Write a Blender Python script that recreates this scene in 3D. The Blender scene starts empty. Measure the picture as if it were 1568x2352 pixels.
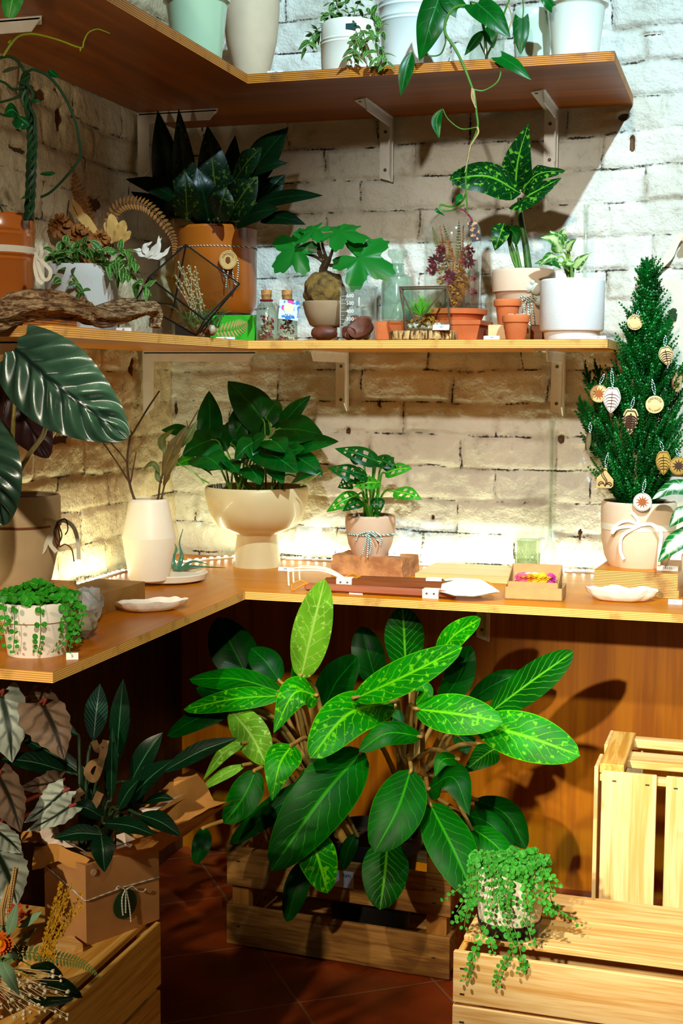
import bpy, math, random
import numpy as np
from mathutils import Vector, Matrix, noise as mnoise
random.seed(11)
sc = bpy.context.scene
col = sc.collection
PI = math.pi

# ------------------------------------------------------------------ camera
F = 3105.77                      # focal length in pixels of the 1568 x 2352 frame
EYE = Vector((0.0, 0.0, 1.272))
RM = Matrix(((0.95783219, 0.03244863, -0.28549008),
             (0.28729612, -0.09330985, 0.95328601),
             (0.00429379, -0.99510821, -0.09869755)))   # camera (right, down, forward) -> world
cam = bpy.data.cameras.new('camera')
cam.sensor_fit = 'VERTICAL'; cam.sensor_height = 36.0; cam.lens = F / 2352 * 36.0
cam.clip_start = 0.02
cam_ob = bpy.data.objects.new('camera', cam); col.objects.link(cam_ob)
rt, dn, fw = RM.col[0], RM.col[1], RM.col[2]
cm = Matrix((rt, -dn, -fw)).transposed().to_4x4(); cm.translation = EYE
cam_ob.matrix_world = cm
sc.camera = cam_ob

# ------------------------------------------------------------------ world, lamps, exposure
sc.view_settings.view_transform = 'Standard'
sc.view_settings.look = 'None'
sc.view_settings.gamma = 1.0
sc.view_settings.use_curve_mapping = False
sc.view_settings.exposure = 0.0
sc.cycles.use_denoising = True
sc.cycles.max_bounces = 6
sc.cycles.transparent_max_bounces = 16
sc.cycles.caustics_reflective = False
sc.cycles.caustics_refractive = False
wd = bpy.data.worlds.new('room_air'); sc.world = wd
wd.use_nodes = True
wd.node_tree.nodes['Background'].inputs[0].default_value = (1.0, 0.66, 0.32, 1)
wd.node_tree.nodes['Background'].inputs[1].default_value = 0.055

def lamp(name, kind, loc, aim, energy, color, **kw):
    l = bpy.data.lights.new(name, kind); l.energy = energy; l.color = color
    for k, v in kw.items(): setattr(l, k, v)
    o = bpy.data.objects.new(name, l); col.objects.link(o); o.location = loc
    o.rotation_euler = (Vector(aim) - Vector(loc)).to_track_quat('-Z', 'Y').to_euler()
    return o
# cool track spot up on the right: throws the hard shelf shadow down and left on the brick
lamp('cool_spot', 'SPOT', (0.52, 0.64, 3.34), (-0.32, 3.32, 1.74), 620, (0.62, 0.89, 1.0),
     spot_size=math.radians(56), spot_blend=0.75, shadow_soft_size=0.03)
# warm spot behind the camera, low angle: reaches under the counter on the right, the crates and the counter edge
lamp('warm_spot', 'SPOT', (-0.72, -1.15, 1.95), (-0.08, 2.75, 0.50), 780, (1.0, 0.89, 0.66),
     spot_size=math.radians(17.5), spot_blend=0.9, shadow_soft_size=0.035)
# warm ceiling spot over the big plant
lamp('plant_spot', 'SPOT', (-0.80, 0.35, 2.75), (-0.72, 2.66, 0.72), 340, (1.0, 0.93, 0.70),
     spot_size=math.radians(19), spot_blend=0.85, shadow_soft_size=0.035)
# ceiling spot from the right over the left arm of the counter and the boxed plant
lamp('counter_spot', 'SPOT', (0.25, -0.20, 2.40), (-1.17, 2.36, 0.82), 250, (1.0, 0.90, 0.68),
     spot_size=math.radians(20), spot_blend=0.9, shadow_soft_size=0.035)
# warm white spot above the camera: the shelf fronts and, under the middle shelf, the brick above the counter
lamp('shelf_spot', 'SPOT', (-0.30, 0.10, 2.30), (-0.42, 3.1, 1.22), 250, (1.0, 0.93, 0.77),
     spot_size=math.radians(36), spot_blend=0.9, shadow_soft_size=0.04)
# warm ceiling spot over the right crates
lamp('crate_spot', 'SPOT', (-1.0, 0.55, 2.95), (0.02, 2.38, 0.28), 430, (1.0, 0.94, 0.80),
     spot_size=math.radians(24), spot_blend=0.7, shadow_soft_size=0.03)
# neutral spot from the right: the things on the left arm of the middle shelf
lamp('left_shelf_spot', 'SPOT', (0.30, 0.35, 2.45), (-1.22, 2.36, 1.40), 120, (1.0, 0.92, 0.78),
     spot_size=math.radians(20), spot_blend=0.8, shadow_soft_size=0.03)
# warm spot at the left of the camera: the boxed plant, begonia and left crate under the counter end
lamp('left_spot', 'SPOT', (-1.62, -0.45, 1.72), (-1.14, 2.0, 0.36), 210, (1.0, 0.85, 0.58),
     spot_size=math.radians(27), spot_blend=0.8, shadow_soft_size=0.04)
# added warm fill, no real lamp: brightens under the top shelf's near end
lamp('under_shelf_fill', 'SPOT', (-0.75, 0.25, 1.32), (-1.27, 1.95, 1.93), 60, (1.0, 0.84, 0.56),
     spot_size=math.radians(24), spot_blend=0.9, shadow_soft_size=0.05)

# ------------------------------------------------------------------ finding points in the room
def ray(px, py): return RM @ Vector((px - 784, py - 1176, F))
def Y(px, py, y):
    d = ray(px, py); return EYE + d * (y / d.y)
def X(px, py, x):
    d = ray(px, py); return EYE + d * (x / d.x)
def Z(px, py, z):
    d = ray(px, py); return EYE + d * ((z - EYE.z) / d.z)
def mpp(p): return (Vector(p) - EYE).dot(fw) / F          # metres per pixel at a point
def on_y(px, y, z):                                       # point at depth y and height z in the pixel column px
    a = px - 784; k = (z - EYE.z) / y
    r2, r1 = RM[2], RM[1]
    b = (k * (r1[0] * a + r1[2] * F) - (r2[0] * a + r2[2] * F)) / (r2[1] - k * r1[1])
    return Y(px, b + 1176, y)
def on_x(px, x, z):
    a = px - 784; k = (z - EYE.z) / x
    r2, r1 = RM[2], RM[0]
    b = (k * (r1[0] * a + r1[2] * F) - (r2[0] * a + r2[2] * F)) / (r2[1] - k * r1[1])
    return X(px, b + 1176, x)
def zat(p, py):                                           # height of pixel row py on the vertical line through p
    lo, hi = -1.0, 4.0
    for _ in range(40):
        m = (lo + hi) / 2
        q = RM.transposed() @ (Vector((p[0], p[1], m)) - EYE)
        if q.y / q.z * F + 1176 > py: lo = m
        else: hi = m
    return lo

# ------------------------------------------------------------------ the room's measures
BACK, LEFT = 3.325, -1.455
CT, MT, TT = 0.80, 1.3545, 1.935                          # tops: counter, middle shelf, top shelf

# ------------------------------------------------------------------ materials
def lin(c):
    return tuple(((x / 255) / 12.92 if x / 255 <= 0.04045 else ((x / 255 + 0.055) / 1.055) ** 2.4) for x in c) + (1.0,)
class NT:
    def __init__(s, name):
        s.m = bpy.data.materials.new(name); s.m.use_nodes = True
        s.t = s.m.node_tree; s.b = s.t.nodes['Principled BSDF']; s.out = s.t.nodes['Material Output']
    def n(s, kind, props=None, **ins):
        nd = s.t.nodes.new(kind)
        for k, v in (props or {}).items(): setattr(nd, k, v)
        for k, v in ins.items():
            key = int(k[1:]) if k[0] == 'i' and k[1:].isdigit() else k.replace('_', ' ')
            s.set(nd.inputs[key], v)
        return nd
    def set(s, sock, v):
        if isinstance(v, bpy.types.NodeSocket): s.t.links.new(v, sock)
        elif isinstance(v, bpy.types.Node): s.t.links.new(v.outputs[0], sock)
        else: sock.default_value = v
    def math(s, op, a, b=0.0, c=0.0, clamp=False):
        return s.n('ShaderNodeMath', {'operation': op, 'use_clamp': clamp}, i0=a, i1=b, i2=c).outputs[0]
    def mix(s, f, a, b):
        nd = s.n('ShaderNodeMix', {'data_type': 'RGBA'})
        s.set(nd.inputs[0], f); s.set(nd.inputs[6], a); s.set(nd.inputs[7], b)
        return nd.outputs[2]
    def step(s, x, lo, hi):
        return s.n('ShaderNodeMapRange', {'interpolation_type': 'SMOOTHSTEP'}, i0=x, i1=lo, i2=hi, i3=0.0, i4=1.0).outputs[0]
    def noise(s, scale, vec=None, detail=3.0, dist=0.0):
        nd = s.n('ShaderNodeTexNoise', None, Scale=scale, Detail=detail, Distortion=dist)
        if vec is not None: s.set(nd.inputs['Vector'], vec)
        return nd.outputs[0]
    def obj(s): return s.n('ShaderNodeTexCoord').outputs['Object']
    def mapped(s, vec, sx, sy, sz):
        nd = s.n('ShaderNodeMapping'); s.set(nd.inputs['Vector'], vec); nd.inputs['Scale'].default_value = (sx, sy, sz)
        return nd.outputs[0]
    def bump(s, h, strength=0.3, dist=0.01):
        s.set(s.b.inputs['Normal'], s.n('ShaderNodeBump', None, Strength=strength, Distance=dist, Height=h).outputs[0])
    def fin(s, color=None, rough=0.5, spec=0.5, **kw):
        if color is not None: s.set(s.b.inputs['Base Color'], color)
        s.set(s.b.inputs['Roughness'], rough); s.b.inputs['Specular IOR Level'].default_value = spec
        for k, v in kw.items(): s.set(s.b.inputs[k.replace('_', ' ')], v)
        return s.m
def plain(name, c, rough=0.5, var=0.10, scale=25, bump=0.0, bscale=80, spec=0.4, c2=None, **kw):
    t = NT(name); o = t.obj(); c = lin(c)
    d = lin(c2) if c2 else tuple(x * (1 - var * 2) for x in c[:3]) + (1,)
    f = t.step(t.noise(scale, o), 0.35, 0.7)
    if bump: t.bump(t.noise(bscale, o, 4), bump, 0.004)
    return t.fin(t.mix(f, c, d), rough, spec, **kw)
def wood(name, c, c2, ax=0, fine=60, rough=0.5, spec=0.35, knots=False, coat=0.0):
    t = NT(name); o = t.obj(); s = [fine * 0.45] * 3; s[ax] = fine * 0.03
    v = t.mapped(o, *s)
    a = t.noise(1.0, v, 4, 1.2); s2 = [fine * 2.5] * 3; s2[ax] = fine * 0.08
    b = t.noise(1.0, t.mapped(o, *s2), 2)
    f = t.step(t.math('ADD', t.math('MULTIPLY', a, 0.7), t.math('MULTIPLY', b, 0.3)), 0.36, 0.66)
    colr = t.mix(f, lin(c), lin(c2))
    if knots:
        nz = t.step(t.noise(7.0, o, 1), 0.70, 0.78)
        colr = t.mix(t.math('MULTIPLY', nz, 0.6), colr, tuple(x * 0.35 for x in lin(c2)[:3]) + (1,))
    t.bump(b, 0.15, 0.002)
    return t.fin(colr, rough, spec, Coat_Weight=coat, Coat_Roughness=0.25)
def ply_edge(name, c, c2, thick=0.018, n=5, rough=0.55):
    t = NT(name); o = t.obj()
    z = t.n('ShaderNodeSeparateXYZ', None, i0=o).outputs[2]
    w = t.math('ADD', t.math('MULTIPLY', z, n / thick), t.math('MULTIPLY', t.noise(14, o), 0.35))
    f = t.step(t.math('ABSOLUTE', t.math('SUBTRACT', t.math('FRACT', w), 0.5)), 0.22, 0.36)
    blot = t.step(t.noise(22, o, 4), 0.52, 0.72)
    cc = t.mix(f, lin(c), lin(c2))
    return t.fin(t.mix(t.math('MULTIPLY', blot, 0.55), cc, tuple(x * 0.45 for x in lin(c2)[:3]) + (1,)), rough, 0.3)
def leafmat(name, dark, vein, n=9.0, k=0.9, vw=0.10, rib=0.05, speck=0.0, edge=0.0, blotch=0.0, rough=0.32, trans=0.25, spec=0.45, nzf=0.9, vp=0.8):
    """a leaf blade: midrib and lateral veins run in the blade's own length and width"""
    t = NT(name); uv = t.n('ShaderNodeTexCoord').outputs['UV']
    sp = t.n('ShaderNodeSeparateXYZ', None, i0=uv); u, v = sp.outputs[0], sp.outputs[1]
    a = t.math('ABSOLUTE', t.math('SUBTRACT', t.math('MULTIPLY', v, 2.0), 1.0))
    o = t.obj(); nz = t.noise(40, o, 3)
    w = t.math('FRACT', t.math('ADD', t.math('SUBTRACT', t.math('MULTIPLY', u, n), t.math('MULTIPLY', t.math('POWER', a, vp), n * k * 0.28)), t.math('MULTIPLY', nz, nzf)))
    lat = t.step(t.math('ABSOLUTE', t.math('SUBTRACT', w, 0.5)), 0.5 - vw, 0.5)
    lat = t.math('MULTIPLY', lat, t.math('SUBTRACT', 0.85, t.math('MULTIPLY', a, 0.6)))
    mid = t.math('SUBTRACT', 1.0, t.step(a, rib * 0.4, rib * 1.7))
    f = t.math('MAXIMUM', mid, lat)
    if speck:
        s = t.step(t.noise(95, o, 2), 0.585 - speck * 0.1, 0.68 - speck * 0.1); f = t.math('MAXIMUM', f, t.math('MULTIPLY', s, 0.8))
    if edge: f = t.math('MAXIMUM', f, t.math('MULTIPLY', t.step(a, 1 - edge, 1.0), 0.7))
    if blotch:
        bl = t.step(t.math('SUBTRACT', t.math('ADD', t.noise(30, o, 3), 0.12), t.math('MULTIPLY', a, 0.42)), 0.40 - blotch * 0.1, 0.55); f = t.math('MAXIMUM', f, bl)
    base = lin(dark); base2 = tuple(x * 0.62 for x in base[:3]) + (1,)
    c = t.mix(f, t.mix(t.step(t.noise(16, o, 2), 0.35, 0.65), base, base2), lin(vein))
    t.bump(t.math('SUBTRACT', 1.0, f), 0.25, 0.0025)
    t.fin(c, rough + 0.04, spec * 0.5)
    if trans:
        tr = t.n('ShaderNodeBsdfTranslucent', None, Color=c)
        mx = t.n('ShaderNodeMixShader', None, i0=trans); t.set(mx.inputs[1], t.b.outputs[0]); t.set(mx.inputs[2], tr.outputs[0])
        t.set(t.out.inputs[0], mx.outputs[0])
    return t.m
def glass(name, tint=(235, 245, 238), refl=0.10, body=0.0, bodyc=(200, 210, 200)):
    t = NT(name)
    tr = t.n('ShaderNodeBsdfTransparent', None, Color=lin(tint))
    gl = t.n('ShaderNodeBsdfGlossy', None, Color=(1, 1, 1, 1), Roughness=0.06)
    lw = t.n('ShaderNodeLayerWeight', None, Blend=0.35)
    f = t.math('ADD', t.math('MULTIPLY', t.math('POWER', lw.outputs['Facing'], 2.5), 0.75), refl * 0.6 + 0.02, clamp=True)
    mx = t.n('ShaderNodeMixShader', None, i0=f); t.set(mx.inputs[1], tr.outputs[0]); t.set(mx.inputs[2], gl.outputs[0])
    res = mx
    if body:
        df = t.n('ShaderNodeBsdfDiffuse', None, Color=lin(bodyc))
        m2 = t.n('ShaderNodeMixShader', None, i0=body); t.set(m2.inputs[1], mx.outputs[0]); t.set(m2.inputs[2], df.outputs[0]); res = m2
    t.set(t.out.inputs[0], res.outputs[0])
    return t.m
def glow(name, c, strength):
    t = NT(name); t.fin((0, 0, 0, 1), 0.5); t.set(t.b.inputs['Emission Color'], lin(c)); t.b.inputs['Emission Strength'].default_value = strength
    return t.m

# ------------------------------------------------------------------ mesh building
ORG = {}
def spline(pts, n):
    P = [Vector(p) for p in pts]
    if len(P) == 2: return [P[0].lerp(P[1], i / n) for i in range(n + 1)]
    Q = [P[0] * 2 - P[1]] + P + [P[-1] * 2 - P[-2]]; out = []; m = len(P) - 1
    for i in range(n + 1):
        x = i / n * m; k = min(int(x), m - 1); t = x - k
        a, b, c, d = Q[k:k + 4]
        out.append(0.5 * ((2 * b) + (c - a) * t + (2 * a - 5 * b + 4 * c - d) * t * t + (3 * b - a - 3 * c + d) * t ** 3))
    return out
PROF = {
    'oblong': lambda t: math.sin(PI * t ** 0.92) ** 0.55,
    'lance': lambda t: math.sin(PI * t ** 0.85) ** 0.95,
    'ovate': lambda t: math.sin(PI * t ** 0.6) ** 0.9,
    'heart': lambda t: (math.sin(PI * (0.16 + 0.84 * t) ** 0.72) ** 0.85),
    'wing': lambda t: (math.sin(PI * (0.10 + 0.90 * t) ** 0.62) ** 0.9) * (1 + 0.06 * math.sin(t * 40)),
    'alo': lambda t: (math.sin(PI * (0.10 + 0.90 * t) ** 0.80) ** 0.62),
}
class M:
    def __init__(s): s.v = []; s.f = []; s.uv = []; s.mi = []
    def add(s, vs, fs, mi=0, uvs=None):
        o = len(s.v); s.v += [Vector(v) for v in vs]; s.f += [tuple(i + o for i in f) for f in fs]; s.mi += [mi] * len(fs)
        s.uv += uvs if uvs else [(0.5, 0.5)] * len(vs)
        return s
    def box(s, c, size, rot=0.0, mi=0, bev=0.0, m3=None):
        x, y, z = (k / 2 for k in size); R = m3 if m3 is not None else Matrix.Rotation(rot, 3, 'Z'); c = Vector(c)
        if not bev:
            vs = [(sx * x, sy * y, sz * z) for sz in (-1, 1) for sx, sy in ((-1, -1), (1, -1), (1, 1), (-1, 1))]
            fs = [(3, 2, 1, 0), (4, 5, 6, 7)] + [(i, (i + 1) % 4, 4 + (i + 1) % 4, 4 + i) for i in range(4)]
        else:
            b = bev; vs = []
            for zz, ins in ((-z, b), (-z + b, 0), (z - b, 0), (z, b)):
                X_, Y_ = x - ins, y - ins; k = b * 0.6 if ins == 0 else b * 0.4
                vs += [(-X_ + k, -Y_, zz), (X_ - k, -Y_, zz), (X_, -Y_ + k, zz), (X_, Y_ - k, zz), (X_ - k, Y_, zz), (-X_ + k, Y_, zz), (-X_, Y_ - k, zz), (-X_, -Y_ + k, zz)]
            fs = [tuple(range(7, -1, -1)), tuple(range(24, 32))]
            for l in range(3): fs += [(l * 8 + i, l * 8 + (i + 1) % 8, l * 8 + 8 + (i + 1) % 8, l * 8 + 8 + i) for i in range(8)]
        return s.add([c + R @ Vector(v) for v in vs], fs, mi)
    def lathe(s, prof, c, seg=40, mi=0, m3=None, sx=1.0, sy=1.0, warp=0.0, ring=False):
        vs = []; fs = []; c = Vector(c); n = len(prof)
        for r, z in prof:
            for i in range(seg):
                a = 2 * PI * i / seg; k = 1 + warp * mnoise.noise(Vector((math.cos(a), math.sin(a), z * 12)))
                p = Vector((r * k * sx * math.cos(a), r * k * sy * math.sin(a), z)); vs.append(c + (m3 @ p if m3 is not None else p))
        for j in range(n - 1):
            fs += [(j * seg + i, j * seg + (i + 1) % seg, (j + 1) * seg + (i + 1) % seg, (j + 1) * seg + i) for i in range(seg)]
        if ring: fs += [((n - 1) * seg + i, (n - 1) * seg + (i + 1) % seg, (i + 1) % seg, i) for i in range(seg)]
        if prof[0][0] > 1e-5 and not ring: fs.append(tuple(range(seg - 1, -1, -1)))
        if prof[-1][0] > 1e-5 and not ring: fs.append(tuple((n - 1) * seg + i for i in range(seg)))
        return s.add(vs, fs, mi, [((i % seg) / seg, (i // seg) / max(1, n - 1)) for i in range(len(vs))])
    def tube(s, pts, r, seg=6, n=None, mi=0, cap=True):
        P = spline(pts, n) if n else [Vector(p) for p in pts]; m = len(P)
        rr = r if callable(r) else ((lambda t: r[0] + (r[1] - r[0]) * t) if isinstance(r, (tuple, list)) else (lambda t: r))
        vs = []; fs = []; up = None
        for i, p in enumerate(P):
            T = (P[min(i + 1, m - 1)] - P[max(i - 1, 0)])
            T = T.normalized() if T.length > 1e-9 else Vector((0, 0, 1))
            if up is None: up = T.orthogonal().normalized()
            up = (up - T * up.dot(T)); up = up.normalized() if up.length > 1e-6 else T.orthogonal().normalized()
            b = T.cross(up); q = rr(i / max(1, m - 1))
            vs += [p + (up * math.cos(2 * PI * k / seg) + b * math.sin(2 * PI * k / seg)) * q for k in range(seg)]
        for j in range(m - 1): fs += [(j * seg + i, j * seg + (i + 1) % seg, (j + 1) * seg + (i + 1) % seg, (j + 1) * seg + i) for i in range(seg)]
        if cap: fs += [tuple(range(seg - 1, -1, -1)), tuple((m - 1) * seg + i for i in range(seg))]
        return s.add(vs, fs, mi)
    def leaf(s, pts, w, n=None, shape='oblong', fold=0.18, cup=0.25, wave=0.0, nu=12, nv=4, lobe=0.0, rib=0.0, ribn=7, mi=0, asym=0.0, holes=False, end=1.0, twist=0.0):
        P = spline(pts, nu); pf = PROF[shape]; L = sum((P[i + 1] - P[i]).length for i in range(nu))
        mid = P[nu // 2]
        if n is None: n = (EYE - mid).normalized() * 0.75 + Vector((0, 0, 0.55))
        n = Vector(n); ph = random.random() * 6; vs = []; uvs = []; fs = []
        for i, p in enumerate(P):
            t = i / nu; T = (P[min(i + 1, nu)] - P[max(i - 1, 0)]).normalized()
            sd = T.cross(n); sd = sd.normalized() if sd.length > 1e-4 else T.orthogonal().normalized()
            if twist: sd = Matrix.Rotation(twist * t, 3, T) @ sd
            nn = sd.cross(T); hw = w / 2 * pf(min(1.0, max(0.0, t * end)))
            for j in range(-nv, nv + 1):
                a = j / nv; b = abs(a)
                h = fold * b * hw - cup * a * a * hw + wave * math.sin(t * 17 + ph + a * 2) * b * b * hw
                if rib: h += -rib * w * math.cos(2 * PI * (t * ribn - b * 1.4)) * min(1, b * 4) * (1 - b ** 3) * min(1, (1 - t) * 5)
                q = p + sd * (a * hw * (1 + asym * (1 if a > 0 else -1))) + nn * h
                if lobe: q -= T * (lobe * L * (b ** 1.6) * max(0, 1 - t * 2.2) ** 1.5)
                vs.append(q); uvs.append((t, 0.5 + 0.5 * a))
        W = 2 * nv + 1
        for i in range(nu):
            for j in range(2 * nv):
                if holes:
                    a = abs((j + 0.5) / nv - 1); t = (i + 0.5) / nu
                    if 0.18 < t < 0.80 and 0.28 < a < 0.62 and (i % 4 in (1, 2)): continue
                fs.append((i * W + j, i * W + j + 1, (i + 1) * W + j + 1, (i + 1) * W + j))
        return s.add(vs, fs, mi, uvs)
    def fan(s, c, n, d, R, out, rings=4, seg=60, dome=0.15, mi=0):
        """a round or lobed blade about the point c; out(angle) gives the outline, angle 0 along d"""
        n = Vector(n).normalized(); d = Vector(d); d = (d - n * d.dot(n)).normalized(); e = n.cross(d); c = Vector(c)
        vs = [c]; uvs = [(0.0, 0.5)]; fs = []
        for k in range(1, rings + 1):
            for i in range(seg):
                a = 2 * PI * i / seg; r = R * out(a) * k / rings
                h = -dome * R * (r / R) ** 2 + 0.06 * R * math.cos(a * 7) * k / rings * (k / rings)
                vs.append(c + d * (r * math.cos(a)) + e * (r * math.sin(a)) + n * h); uvs.append((k / rings, (i / seg * 7) % 1.0))
        fs += [(0, 1 + i, 1 + (i + 1) % seg) for i in range(seg)]
        for k in range(rings - 1): fs += [(1 + k * seg + i, 1 + (k + 1) * seg + i, 1 + (k + 1) * seg + (i + 1) % seg, 1 + k * seg + (i + 1) % seg) for i in range(seg)]
        return s.add(vs, fs, mi, uvs)
    def prism(s, out, c, ux, uy, th, mi=0):
        ux, uy, c = Vector(ux), Vector(uy), Vector(c); nn = ux.cross(uy).normalized() * th; m = len(out)
        a = [c + ux * x + uy * y for x, y in out]
        return s.add(a + [p + nn for p in a], [tuple(range(m - 1, -1, -1)), tuple(range(m, 2 * m))] + [(i, (i + 1) % m, m + (i + 1) % m, m + i) for i in range(m)], mi)
    def blob(s, c, rad, amp=0.15, fr=2.0, nu=14, nv=9, mi=0, sd=0.0, m3=None):
        c = Vector(c); rad = Vector(rad) if not isinstance(rad, (int, float)) else Vector((rad,) * 3); vs = []; fs = []
        for j in range(nv + 1):
            th = PI * j / nv
            for i in range(nu):
                a = 2 * PI * i / nu; d = Vector((math.sin(th) * math.cos(a), math.sin(th) * math.sin(a), math.cos(th)))
                k = 1 + amp * mnoise.noise(d * fr + Vector((sd, sd * 2, 0)))
                p = Vector((d.x * rad.x, d.y * rad.y, d.z * rad.z)) * k; vs.append(c + (m3 @ p if m3 is not None else p))
        for j in range(nv): fs += [(j * nu + i, (j + 1) * nu + i, (j + 1) * nu + (i + 1) % nu, j * nu + (i + 1) % nu) for i in range(nu)]
        return s.add(vs, fs, mi)
    def disc(s, c, n, r, mi=0, seg=7, cup=0.2):
        n = Vector(n).normalized(); a = n.orthogonal().normalized(); b = n.cross(a); c = Vector(c); ph = random.random() * 6
        vs = [c] + [c + (a * math.cos(ph + 2 * PI * i / seg) + b * math.sin(ph + 2 * PI * i / seg)) * r + n * (cup * r) for i in range(seg)]
        return s.add(vs, [(0, 1 + i, 1 + (i + 1) % seg) for i in range(seg)], mi, [(0.5, 0.5)] + [(0.5 + 0.5 * math.cos(i), 0.5 + 0.5 * math.sin(i)) for i in range(seg)])
    def build(s, name, mats, parent=None, loc=None, smooth=True, ang=40):
        if not isinstance(mats, (list, tuple)): mats = [mats]
        if parent is not None: org = ORG[parent.name] if loc is None else Vector(loc)
        elif loc is not None: org = Vector(loc)
        else:
            xs = [v.x for v in s.v]; ys = [v.y for v in s.v]; org = Vector(((min(xs) + max(xs)) / 2, (min(ys) + max(ys)) / 2, min(v.z for v in s.v)))
        me = bpy.data.meshes.new(name); me.from_pydata([v - org for v in s.v], [], s.f)
        for m in mats: me.materials.append(m)
        me.polygons.foreach_set('material_index', s.mi)
        uvl = me.uv_layers.new(name='UVMap'); li = np.empty(len(me.loops), np.int32); me.loops.foreach_get('vertex_index', li)
        uvl.data.foreach_set('uv', np.array(s.uv, np.float32)[li].ravel())
        if smooth:
            me.polygons.foreach_set('use_smooth', [True] * len(me.polygons)); me.set_sharp_from_angle(angle=math.radians(ang))
        me.update()
        o = bpy.data.objects.new(name, me); col.objects.link(o); ORG[o.name] = org
        if parent is not None: o.parent = parent; o.location = org - ORG[parent.name]
        else: o.location = org
        return o
def tag(o, label, cat, group=None, kind=None):
    if label: o['label'] = label
    if cat: o['category'] = cat
    if group: o['group'] = group
    if kind: o['kind'] = kind
    return o
def thing(name, label, cat, loc, group=None):
    o = bpy.data.objects.new(name, None); col.objects.link(o); o.location = loc; o.empty_display_size = 0.02
    ORG[o.name] = Vector(loc); return tag(o, label, cat, group)
def struct(o): o['kind'] = 'structure'; return o
def text_mesh(txt, size, origin, ux, uy, depth=0.0004, align='CENTER', spacing=1.0):
    """lettering as a small solid mesh lying in the plane of ux and uy"""
    cu = bpy.data.curves.new('lettering', 'FONT'); cu.body = txt; cu.size = size; cu.align_x = align; cu.align_y = 'CENTER'; cu.extrude = depth; cu.resolution_u = 2; cu.space_character = spacing
    ob = bpy.data.objects.new('lettering', cu); col.objects.link(ob)
    dg = bpy.context.evaluated_depsgraph_get(); me = ob.evaluated_get(dg).to_mesh()
    ux, uy = Vector(ux).normalized(), Vector(uy).normalized(); nn = ux.cross(uy)
    vs = [Vector(origin) + ux * v.co.x + uy * v.co.y + nn * v.co.z for v in me.vertices]; fs = [tuple(p.vertices) for p in me.polygons]
    ob.evaluated_get(dg).to_mesh_clear(); bpy.data.objects.remove(ob); bpy.data.curves.remove(cu)
    return vs, fs

# ------------------------------------------------------------------ walls of painted brick
def vnoise(x, y, seed):
    rs = np.random.RandomState(seed); g = rs.rand(97, 97)
    xi = np.floor(x).astype(int); yi = np.floor(y).astype(int); fx = x - xi; fy = y - yi
    fx = fx * fx * (3 - 2 * fx); fy = fy * fy * (3 - 2 * fy)
    a = g[xi % 97, yi % 97]; b = g[(xi + 1) % 97, yi % 97]; c = g[xi % 97, (yi + 1) % 97]; d = g[(xi + 1) % 97, (yi + 1) % 97]
    return (a * (1 - fx) + b * fx) * (1 - fy) + (c * (1 - fx) + d * fx) * fy - 0.5
def fbm(x, y, seed, o=3): return sum(vnoise(x * 2 ** i, y * 2 ** i, seed + i) / 2 ** i for i in range(o))
def sstep(x, a, b):
    t = np.clip((x - a) / (b - a), 0, 1); return t * t * (3 - 2 * t)
def brick_mat(name='white_painted_brick', c1=(230, 230, 223), c2=(203, 203, 192)):
    t = NT(name); o = t.obj()
    jd = t.n('ShaderNodeAttribute', {'attribute_name': 'joint'}).outputs['Fac']
    dm = t.n('ShaderNodeAttribute', {'attribute_name': 'damage'}).outputs['Fac']
    br = t.n('ShaderNodeAttribute', {'attribute_name': 'brick'}).outputs['Fac']
    n1 = t.noise(60, o, 4); n2 = t.noise(9, o, 3); n3 = t.noise(170, o, 3)
    base = t.mix(t.step(t.noise(4.5, o, 4), 0.35, 0.68), lin(c1), lin(c2))
    base = t.mix(t.math('MULTIPLY', br, 0.35), base, lin((214, 202, 178)))
    smudge = t.math('MULTIPLY', t.step(t.math('ADD', t.math('MULTIPLY', n1, 0.6), t.math('MULTIPLY', n2, 0.5)), 0.58, 0.74), 0.34)
    base = t.mix(smudge, base, lin((150, 144, 132)))
    # hairline gaps left open along the joints
    d = t.math('ADD', jd, t.math('MULTIPLY', t.math('SUBTRACT', n3, 0.5), 0.006))
    crack = t.math('SUBTRACT', 1.0, t.step(d, 0.0011, 0.0034))
    open_ = t.step(t.math('ADD', t.math('MULTIPLY', t.noise(13, o, 2), 0.7), t.math('MULTIPLY', n1, 0.35)), 0.48, 0.59)
    crack = t.math('MULTIPLY', crack, open_)
    grime = t.math('MULTIPLY', t.math('SUBTRACT', 1.0, t.step(d, 0.002, 0.016)), t.math('MULTIPLY', t.step(n2, 0.42, 0.64), 0.36))
    base = t.mix(grime, base, lin((140, 122, 92)))
    base = t.mix(crack, base, lin((48, 40, 34)))
    hole = t.step(t.math('ADD', dm, t.math('MULTIPLY', t.math('SUBTRACT', n1, 0.5), 0.5)), 0.50, 0.68)
    base = t.mix(hole, base, lin((92, 62, 38)))
    t.bump(t.math('ADD', t.math('MULTIPLY', n1, 0.7), t.math('MULTIPLY', n3, 0.35)), 0.85, 0.008)
    return t.fin(base, 0.62, 0.3)
BRICK = brick_mat()
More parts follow.
